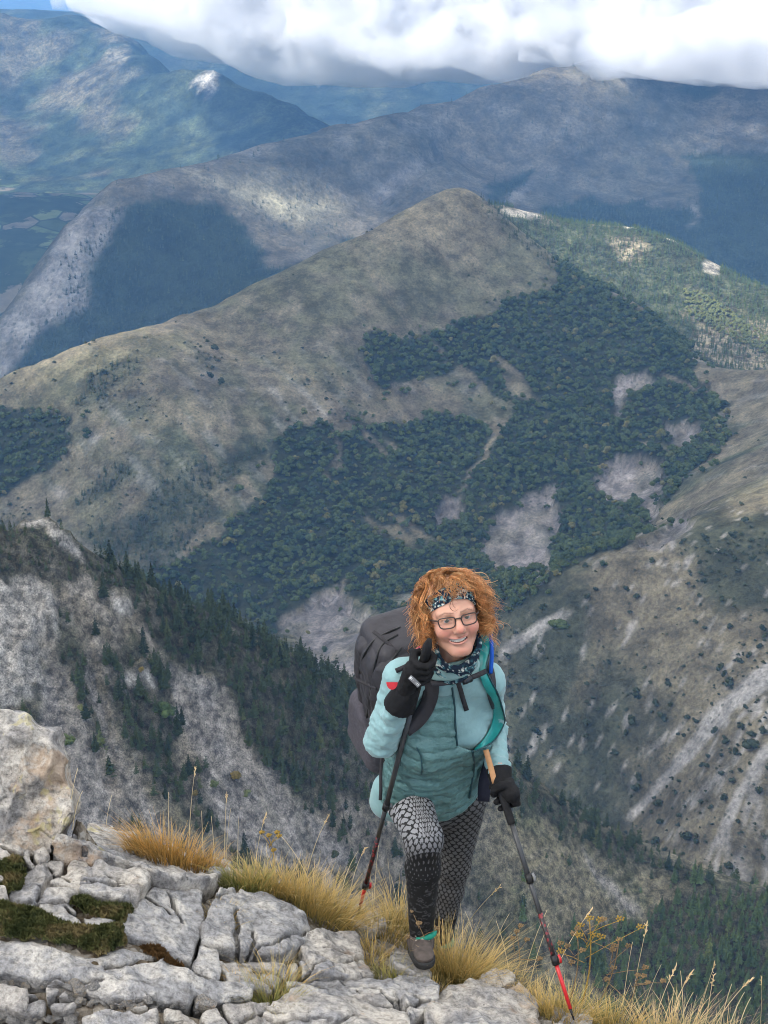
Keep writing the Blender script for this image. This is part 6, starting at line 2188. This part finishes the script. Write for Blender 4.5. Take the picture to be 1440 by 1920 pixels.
M_glove = plain('black_glove', (0.010, 0.010, 0.011), 0.85, 0.25, 0.3, 60, 0.5, 220)
def gripping_glove(c, axis, out, wrist, flip, rpole=.016):
    """a gloved hand closed round a pole: four bent fingers of unequal length, thumb across, cuff to the wrist"""
    axis, out = nrm(axis), np.asarray(out, float)
    out = nrm(out - axis * (out @ axis))          # side on which the back of the hand lies
    sd = np.cross(axis, out) * flip
    def at_(t, th, r):
        return c + axis * t + (out * math.cos(th) + sd * math.sin(th)) * r
    chains = []
    for k, (ln, rad) in enumerate(((.92, .0112), (1.0, .0116), (.95, .0112), (.80, .0100))):
        t = (k - 1.5) * .0215
        ths = [0.55, 1.25, 2.05, 2.9, 3.6]
        rr = [.040, .038, .031, .029, .027]
        ths = [.4 + (th - .4) * ln for th in ths]
        chains.append(([at_(t + .004 * (k - 1.5), th, r) for th, r in zip(ths, rr)], rad))
    thumb = [at_(-.030, -.25, .036), at_(-.036, -1.0, .035), at_(-.030, -1.8, .031), at_(-.018, -2.5, .029)]
    kn = [at_((k - 1.5) * .022, .25, .036) for k in range(4)]
    def fn(p):
        d = None
        hand = cap(p, wrist, at_(0, -.05, .034), .030, .030)
        for q in kn:
            hand = smin(hand, cap(p, at_(0, -.05, .030) * .6 + np.asarray(wrist) * .4, q, .020, .0135), .012)
        for ch, rad in chains:
            f = None
            for a, b in zip(ch[:-1], ch[1:]):
                s_ = cap(p, a, b, rad, rad * .95)
                f = s_ if f is None else smin(f, s_, .003)
            d = f if d is None else smin(d, f, .0015)
        d = smin(d, hand, .007)
        f = None
        for (a, b), rad in zip(zip(thumb[:-1], thumb[1:]), (.0150, .0132, .0120)):
            s_ = cap(p, a, b, rad, rad * .92)
            f = s_ if f is None else smin(f, s_, .004)
        return smin(d, f, .006) + .0012 * wr(p, .012, .012, .012, 985, 2)
    pts = np.array([q for ch, _ in chains for q in ch] + thumb + [np.asarray(wrist)])
    V, F = mesh_sdf(fn, pts.min(0) - .045, pts.max(0) + .045, .0030)
    return V, F

toC = lambda q: nrm(-np.asarray(q))
# right hand (left in the picture), raised to the shoulder
topR, tipR = P(800, 1218, 3.90), fg_hit(671, 1716)[0]
hR = topR + (tipR - topR) * .050
pole(topR, tipR, (.20, .54, .66, .865), 'black and red trekking pole on the left, gripped at shoulder height')
V, F = gripping_glove(hR, tipR - topR, nrm(toC(hR) * .8 + np.array([-.6, 0, .1])), WRR + nrm(hR - WRR) * .02, -1)
glR = pobj('glove', V, F, M_glove)
def cuff_sdf(p):
    a, b = WRR - nrm(WRR - ELR) * .022, WRR + nrm(hR - WRR) * .045
    return np.maximum(cap(p, a, b, .050, .040), -(((p - a.astype(f32)) @ nrm(b - a).astype(f32)) + .004)) + .002 * wr(p, .02, .02, .02, 987, 2)
V, F = mesh_sdf(cuff_sdf, WRR - .11, WRR + .11, .004)
pobj('cuff', V, F, M_glove, glR)
def cuff_any(p):
    return cuff_sdf(p)
g = Geo()
cpt = [hit(769, 1268, cuff_any, .003), hit(778, 1277, cuff_any, .003), hit(787, 1286, cuff_any, .003)]
cpt = [P(768, 1269, 3.875), P(777, 1277, 3.872), P(786, 1286, 3.872)]
ribbon(g, cpt, .0075, .0022)
patch = gobj('patch', g, plain('patch_grey', (0.16, 0.16, 0.165), 0.6, 0.3, 0.05), glR, False)
g = Geo()
for t in np.linspace(0.10, 0.9, 7):
    c = (cpt[0] * (1 - t) + cpt[2] * t) + toC(cpt[1]) * .0032
    u_ = nrm(cpt[2] - cpt[0])
    w_ = nrm(np.cross(u_, toC(c)))
    hgt = .0042 if t < .2 else .0026
    ribbon(g, [c - w_ * hgt, c + w_ * hgt], .0012 if t > .2 else .0028, .0004, toC(c))
gobj('patch_lettering', g, plain('patch_white', (0.62, 0.62, 0.60), 0.6, 0.3, 0.05), glR, False, kind='stuff')

# left hand (right in the picture), pushing down on its pole
topL, tipL = P(934, 1464, 4.06), fg_hit(1076, 1912)[0]
hL = topL + (tipL - topL) * .065
pole(topL, tipL, (.185, .415, .56, .755), 'black and red trekking pole on the right, planted in the grass')
V, F = gripping_glove(hL, tipL - topL, nrm(np.array([.75, -.25, .55])), WRL + nrm(hL - WRL) * .03, -1)
glL = pobj('glove', V, F, M_glove)
def cuffL_sdf(p):
    a, b = WRL - nrm(WRL - ELL_) * .005, WRL + nrm(hL - WRL) * .05
    return np.maximum(cap(p, a, b, .043, .036), -(((p - a.astype(f32)) @ nrm(b - a).astype(f32)) + .004)) + .002 * wr(p, .02, .02, .02, 989, 2)
V, F = mesh_sdf(cuffL_sdf, WRL - .11, WRL + .11, .004)
pobj('cuff', V, F, M_glove, glL)

# ---- backpack
PK = PEL - F_ * .235 + A_ * (LT * .425) - X_ * .004
pack = empty('backpack', (PEL - F_ * .2).tolist(), 'large dark grey hiking backpack with blue drinking tube on the hiker', 'backpack')
PB = PEL - F_ * .2
def kobj(name, V, F, mat, parent=None, smooth=True):
    return obj(name, new_mesh(name, np.asarray(V) - PB, F, mat, smooth), parent or pack)
def kgobj(name, g, mat, parent=None, smooth=True):
    g.v = [v - PB for v in g.v]
    return obj(name, g.mesh(name, mat, smooth), parent or pack)

def pk(p):
    q = p - PK.astype(f32)
    return q @ X_.astype(f32), q @ F_.astype(f32), q @ A_.astype(f32)

def rbox(s, f, h, hs, hf, hh, r):
    a, b, c = np.abs(s) - hs + r, np.abs(f) - hf + r, np.abs(h) - hh + r
    return np.sqrt(np.maximum(a, 0) ** 2 + np.maximum(b, 0) ** 2 + np.maximum(c, 0) ** 2) + np.minimum(np.maximum(a, np.maximum(b, c)), 0) - r

def pack_sdf(p):
    s, f, h = pk(p)
    w = wr(p, .07, .07, .05, 991, 3)
    hw = .170 - .10 * np.clip(h - .12, 0, 1) + .02 * np.sin(h * 6)
    d = rbox(s / hw * .17, f + .05 * np.clip(h - .10, -.5, .5), h, .165, .135, .300, .085)
    # zip seam that runs round the lid and the pocket panel
    seam = np.abs(f + .035 + .10 * (h - .05) ** 2) 
    d = d + .007 * np.exp(-(seam / .007) ** 2)
    d = d + .006 * np.exp(-(((f - .055) + .10 * h ** 2) / .006) ** 2)
    d = d - .006 * w - .003 * wr(p, .03, .03, .06, 993, 2, True)
    return d
M_pack = NB('dark_grey_nylon')
_c = M_pack.coord()
M_pack = M_pack.done(M_pack.mix(1.0, (0.034, 0.032, 0.037, 1), M_pack.ramp(M_pack.noise(_c, 10, 4), [(0.3, 0.8), (0.7, 1.2)]), 'MULTIPLY'), 0.55, M_pack.bump(M_pack.noise(_c, 30, 4), 0.4, 0.008), 0.35)
M_mesh = plain('side_pocket_mesh', (0.075, 0.070, 0.082), 0.8, 0.2, 0.2, 90, 0.5, 300)
M_strap = plain('strap_webbing', (0.040, 0.038, 0.042), 0.8, 0.2, 0.15, 90, 0.4, 400)
V, F = mesh_sdf(pack_sdf, [-.36, 3.98, -2.75], [.36, 4.86, -1.75], .0058)
kobj('main_bag', V, F, M_pack)
def pocket_sdf(p):
    s, f, h = pk(p)
    hw = .175 + .0 * h
    d = rbox((s + .108) , f + .01, h + .17, .072, .122, .135, .05)
    d = d - .004 * wr(p, .05, .05, .05, 995, 2)
    return smax(d, (h + .06 + .55 * (f + .0)), .008)
V, F = mesh_sdf(pocket_sdf, [-.40, 3.98, -2.80], [.2, 4.75, -2.05], .0058)
kobj('side_pocket', V, F, M_mesh)
def lid_sdf(p):
    s, f, h = pk(p)
    d = rbox(s / 1.0, f + .03, h - .235, .148, .118, .075, .055)
    seam = np.abs(h - .245 - .10 * f)
    return d - .004 * wr(p, .04, .04, .04, 997, 3) + .006 * np.exp(-(seam / .006) ** 2)
V, F = mesh_sdf(lid_sdf, [-.36, 3.98, -2.3], [.36, 4.86, -1.7], .0058)
kobj('lid', V, F, M_pack)

def pack_all(p):
    return np.minimum(np.minimum(pack_sdf(p), lid_sdf(p)), pocket_sdf(p))
for pts in ([(745, 1190), (716, 1210), (702, 1250), (694, 1300), (688, 1345)], [(750, 1176), (722, 1188), (698, 1204), (682, 1230), (674, 1262)], [(752, 1215), (735, 1240), (726, 1280), (716, 1330)]):
    g = Geo()
    g.tube(bez([hit(*c, pack_all, .002, 3.8, 5.0) for c in pts], 24), .0042, 6)
    kgobj('zip', g, M_clampm)
for pts, hw_ in (([(664, 1270), (685, 1282), (706, 1290)], .006), ([(700, 1184), (720, 1200), (745, 1222)], .006)):
    g = Geo()
    ribbon(g, bez([hit(*c, pack_all, .004, 3.8, 5.0) for c in pts], 14), hw_, .002)
    kgobj('compression_strap', g, M_strap)

def everything(p):
    return np.minimum(jacket_or_shirt(p), cuff_sdf(p) + .02)
# shoulder straps, chest strap, buckle, tube
def strap(pts, half, thick, lift, mat, name, n=26, parent=None, fn=None):
    q = bez([hit(*c, fn or jacket_or_shirt, lift) for c in pts], n)
    g = Geo()
    ribbon(g, q, half, thick)
    return kgobj(name, g, mat, parent)
strap([(768, 1205), (790, 1228), (806, 1262), (808, 1296), (800, 1325), (783, 1350), (760, 1368)], .026, .007, .010, M_pack, 'shoulder_strap')
strap([(905, 1232), (916, 1255), (920, 1275), (922, 1300), (930, 1325)], .017, .006, .010, M_pack, 'shoulder_strap')
chest = strap([(808, 1282), (830, 1281), (850, 1277), (870, 1274), (890, 1268), (912, 1258)], .0085, .0022, .034, M_strap, 'chest_strap')
g = Geo()
bq = hit(876, 1275, jacket_or_shirt, .040)
u_ = nrm(hit(890, 1269, jacket_or_shirt, .040) - bq)
ribbon(g, [bq - u_ * .020, bq - u_ * .006, bq - u_ * .005, bq + u_ * .014, bq + u_ * .02], [.010, .012, .0095, .012, .008], .0052)
kgobj('buckle', g, plain('buckle_plastic', (0.012, 0.012, 0.013), 0.4, 0.5), chest)
g = Geo()
q = bez([hit(858, 1278, jacket_or_shirt, .038), hit(863, 1292, jacket_or_shirt, .028), hit(868, 1310, jacket_or_shirt, .012), hit(875, 1332, jacket_or_shirt, .010)], 12)
ribbon(g, q, .008, .0016)
kgobj('strap_end', g, M_strap, chest)
strap([(742, 1258), (760, 1250), (778, 1240)], .008, .002, .014, M_strap, 'load_strap')
g = Geo()
tq = bez([P(914, 1158, 4.24), P(917, 1172, 4.20), P(921, 1200, 4.17), P(922, 1232, 4.15), P(920, 1262, 4.14)], 24)
g.tube(tq, .0068, 8)
kgobj('drinking_tube', g, plain('blue_tube', (0.012, 0.105, 0.52), 0.4, 0.4, 0.05))
g = Geo()
g.tube([P(912, 1146, 4.25), P(914, 1152, 4.245), P(914, 1160, 4.24)], [.006, .009, .008], 8)
kgobj('mouthpiece', g, plain('mouthpiece_lilac', (0.30, 0.28, 0.55), 0.4, 0.4, 0.05))
g = Geo()
rq = P(735, 1279, 3.955)
th = np.linspace(math.pi, 2 * math.pi, 14)
ux = nrm(np.array([1, 0, 0]))
uz = nrm(np.array([0, .42, .9]))
vv = [rq + ux * .018 * math.cos(a) + uz * .024 * math.sin(a) for a in th]
n_ = len(vv)
vv2 = [v - toC(rq) * .006 for v in vv]
g.add(np.array(vv + vv2), np.array([(0, i, i + 1) for i in range(1, n_ - 1)] + [(n_, n_ + i + 1, n_ + i) for i in range(1, n_ - 1)]))
g.add(np.array(vv + vv2), np.array([(i, (i + 1) % n_, (i + 1) % n_ + n_, i + n_) for i in range(n_)]))
kgobj('red_tab', g, plain('red_tab', (0.50, 0.015, 0.025), 0.5, 0.4), None, False)
g = Geo()
g.tube([P(780, 1218, 4.02), P(786, 1214, 4.01), P(792, 1212, 4.02)], [.003, .005, .003], 6)
kgobj('pink_tab', g, plain('pink_tab', (0.62, 0.10, 0.16), 0.5, 0.4))
# hip belt wing, hanging pouch and tan strip on the right of the waist
g = Geo()
ribbon(g, bez([P(914, 1428, 4.26), P(912, 1450, 4.245), P(908, 1475, 4.235), P(907, 1500, 4.23)], 10), [.012, .016, .019, .021, .022, .022, .022, .022, .022, .021], .012)
kgobj('belt_pouch', g, plain('navy_pouch', (0.014, 0.016, 0.030), 0.7, 0.3))
g = Geo()
ribbon(g, bez([P(911, 1406, 4.12), P(916, 1424, 4.10), P(922, 1445, 4.07), P(928, 1468, 4.05)], 10), .0095, .003)
kgobj('tan_strip', g, plain('tan_leather', (0.46, 0.24, 0.11), 0.6, 0.3))
g = Geo()
ribbon(g, bez([P(716, 1420, 4.26), P(714, 1450, 4.24), P(714, 1480, 4.22), P(713, 1500, 4.22)], 10), .006, .0016)
kgobj('hanging_strap', g, M_strap)
# ------------------------------------------------------------------ clouds and haze
LIT = [  # where the sun breaks through, in photograph pixels, with the landform it falls on
    (H_con, 2000, 3100, 12, [(900, 380), (1010, 385), (1200, 405), (1440, 510), (1560, 560), (1560, 800), (1440, 700), (1250, 620), (1060, 500)]),
    (H_mid, 3500, 5000, 25, [(330, 300), (450, 325), (650, 360), (640, 400), (620, 470), (500, 500), (480, 420), (400, 365)]),
    (H_pyr, 1700, 2150, 10, [(-200, 770), (0, 700), (250, 615), (340, 575), (250, 650), (150, 680), (60, 705), (-60, 780)]),
    (H_pyr, 2100, 2400, 8, [(840, 345), (865, 345), (880, 352), (800, 400), (760, 420), (770, 395)]),
    (H_pyr, 1000, 1500, 8, [(1200, 1050), (1600, 850), (1600, 1040), (1250, 1140)]),
    (H_left, 6500, 8400, 60, [(-300, 60), (60, 40), (130, 70), (100, 110), (30, 130), (-300, 180)]),
    (H_left, 6500, 7200, 40, [(360, 125), (410, 125), (450, 150), (420, 180), (365, 180)]),
]
CLOUD_H = 750.0

def shade_clouds():
    step = 60.0
    xs = np.arange(-7500, 5200, step)
    ys = np.arange(-5200, 8200, step)
    X, Y = np.meshgrid(xs, ys)
    gap = np.zeros(X.shape)
    for H, y0, y1, gs, poly in LIT:
        bx = np.arange(-3400, 2700, gs) if y0 > 3000 else np.arange(-900, 1100, gs)
        gx, gy = np.meshgrid(bx, np.arange(y0, y1, gs))
        gz = H(gx, gy)
        px, py = project(np.stack([gx, gy, gz], -1))
        ins = in_poly(px, py, poly)
        k = (CLOUD_H - gz[ins]) / SUN_DIR[2]
        qx = gx[ins] + SUN_DIR[0] * k
        qy = gy[ins] + SUN_DIR[1] * k
        np.add.at(gap, (np.clip(((qy - ys[0]) / step).round().astype(int), 0, len(ys) - 1), np.clip(((qx - xs[0]) / step).round().astype(int), 0, len(xs) - 1)), 1)
    bx, by = np.meshgrid(np.arange(-1500, 2300, 50), np.arange(4900, 7000, 50))      # nothing between the sun and the cloud bank
    fx, fy = np.meshgrid(np.arange(300, 2300, 50), np.arange(4450, 4900, 50))
    bx, by = np.concatenate([bx.ravel(), fx.ravel()]), np.concatenate([by.ravel(), fy.ravel()])
    k = CLOUD_H / SUN_DIR[2]
    np.add.at(gap, (np.clip(((by + SUN_DIR[1] * k - ys[0]) / step).round().astype(int), 0, len(ys) - 1), np.clip(((bx + SUN_DIR[0] * k - xs[0]) / step).round().astype(int), 0, len(xs) - 1)), 1)
    gap = (gap > 0).astype(float)
    for _ in range(2):
        gap = (gap + np.roll(gap, 1, 0) + np.roll(gap, -1, 0) + np.roll(gap, 1, 1) + np.roll(gap, -1, 1)) / 5
    far = np.maximum(np.abs(X + 1200) / 6300, np.abs(Y - 1000) / 4400)
    m = 0.55 + 0.9 * fbm(X / 1500, Y / 1500, seed=301, octaves=4) + 0.4 - 2.6 * np.minimum(1, 2.2 * gap) - 4 * sstep(0.85, 1.0, far)
    m = np.maximum(m, (0.9 - np.hypot(X - 500, Y - 700) / 1400 - 2.6 * np.minimum(1, 2.2 * gap)))
    on = m > 0.0
    th = np.where(on, np.sqrt(np.clip(m, 0, 1)), 0)
    top = CLOUD_H + 40 + th * (230 + 120 * fbm(X / 300, Y / 300, seed=303))
    bot = CLOUD_H - th * (60 + 40 * fbm(X / 260, Y / 260, seed=305))
    nx = len(xs)
    cell = on[:-1, :-1] | on[1:, :-1] | on[:-1, 1:] | on[1:, 1:]
    iy, ix = np.nonzero(cell)
    a = iy * nx + ix
    nv = X.size
    q = np.stack([a, a + 1, a + nx + 1, a + nx], -1)
    V = np.concatenate([np.stack([X, Y, top], -1).reshape(-1, 3), np.stack([X, Y, bot], -1).reshape(-1, 3)])
    F = np.concatenate([q, q[:, ::-1] + nv])
    used = np.zeros(2 * nv, bool)
    used[F.ravel()] = True
    remap = np.cumsum(used) - 1
    b = NB('cloud_vapour')
    tr = b.n('BsdfTransparent')
    df = b.n('BsdfTranslucent', i_Color=(0.9, 0.92, 0.95))
    mx = b.n('MixShader', i_0=0.62)
    b.put(mx.inputs[1], tr)
    b.put(mx.inputs[2], df)
    b.put(b.out.inputs['Surface'], mx)
    o = obj('cloud_layer', new_mesh('cloud_layer', V[used], remap[F], b.m), kind='structure')
shade_clouds()

def cloud_bank():
    """the cloud that sits on the summit across the valley: a closed bank of vapour with wisps"""
    vox = 45.0
    lo = np.array([-2100., 4500., -700.])
    hi = np.array([2700., 7900., 300.])
    n = np.ceil((hi - lo) / vox).astype(int)
    g = [np.arange(k) * vox + l for k, l in zip(n, lo)]
    X, Y, Z = np.meshgrid(*g, indexing='ij')
    d = np.full(X.shape, 1e9)
    #         px   py   Y    rx   ry   rz
    blobs = [(300, 15, 6400, 260, 400, 70), (420, 40, 6250, 330, 450, 110), (520, 75, 6200, 330, 480, 120), (620, 95, 6100, 360, 520, 130), (740, 70, 6000, 420, 600, 170), (860, 70, 5950, 400, 560, 150), (960, 85, 5900, 320, 500, 130),
             (1080, 55, 5700, 330, 500, 110), (1180, 70, 5350, 260, 420, 85), (1270, 95, 5150, 320, 420, 80), (1380, 85, 5150, 330, 460, 85), (1500, 80, 5200, 420, 600, 110), (820, -30, 6300, 1000, 800, 170), (1250, -40, 6000, 900, 800, 150)]
    for px, py, yy, rx, ry, rz in blobs:
        c = P(px, py - 16, yy)
        e = np.sqrt(((X - c[0]) / rx) ** 2 + ((Y - c[1]) / ry) ** 2 + ((Z - c[2]) / rz) ** 2)
        dd = (e - 1) * rz
        h = np.clip(0.5 + 0.5 * (d - dd) / 60, 0, 1)
        d = np.where(d > 1e8, dd, d * (1 - h) + dd * h - 60 * h * (1 - h))
    d = d + 70 * fbm(X / 240, Y / 240, Z / 160, seed=311, octaves=4) - 26
    for ax in range(3):
        for e in (0, -1):
            sl_ = [slice(None)] * 3
            sl_[ax] = e
            d[tuple(sl_)] = np.maximum(d[tuple(sl_)], 20)
    grid = openvdb.FloatGrid(1e3)
    grid.copyFromArray(d.astype(np.float32))
    pts, quads = grid.convertToQuads(0.0)
    V = np.asarray(pts) * vox + lo
    F = np.asarray(quads)
    fn = np.cross(V[F[:, 1]] - V[F[:, 0]], V[F[:, 2]] - V[F[:, 0]])
    if (fn * V[F[:, 0]]).sum() < 0:
        F = F[:, ::-1]
    b = NB('cloud_bank_vapour')
    b.t.nodes.remove(b.b)
    co = b.coord()
    n1 = b.noise(co, 0.0058, 6, 0.62)
    den = b.ramp(n1, [(0.40, 0.0), (0.60, 1.0)])
    v = b.n('VolumePrincipled')
    v.inputs['Color'].default_value = (0.955, 0.96, 0.975, 1)
    v.inputs['Anisotropy'].default_value = 0.0
    b.put(v.inputs['Density'], b.math('MULTIPLY', den, 0.016))
    b.put(b.out.inputs['Volume'], v)
    b.m.cycles.volume_step_rate = 0.25
    obj('cloud', new_mesh('cloud', V, F, b.m), label='white cloud bank hanging over the far summits at the top', cat='cloud', kind='stuff')
cloud_bank()

def haze():
    lo, hi = (-95000, -95000, -1700), (95000, 95000, 420)
    V = [(x, y, z) for z in (lo[2], hi[2]) for y in (lo[1], hi[1]) for x in (lo[0], hi[0])]
    F = [(0, 2, 3, 1), (4, 5, 7, 6), (0, 1, 5, 4), (2, 6, 7, 3), (0, 4, 6, 2), (1, 3, 7, 5)]
    b = NB('haze_air')
    b.t.nodes.remove(b.b)
    v = b.n('VolumePrincipled')
    v.inputs['Color'].default_value = (0.26, 0.55, 1.0, 1)
    v.inputs['Density'].default_value = 0.60e-4
    v.inputs['Anisotropy'].default_value = 0.0
    b.put(b.out.inputs['Volume'], v)
    obj('haze', new_mesh('haze', np.array(V, float), np.array(F), b.m, False), label='blue haze filling the valleys between the mountains', cat='haze', kind='stuff')
haze()
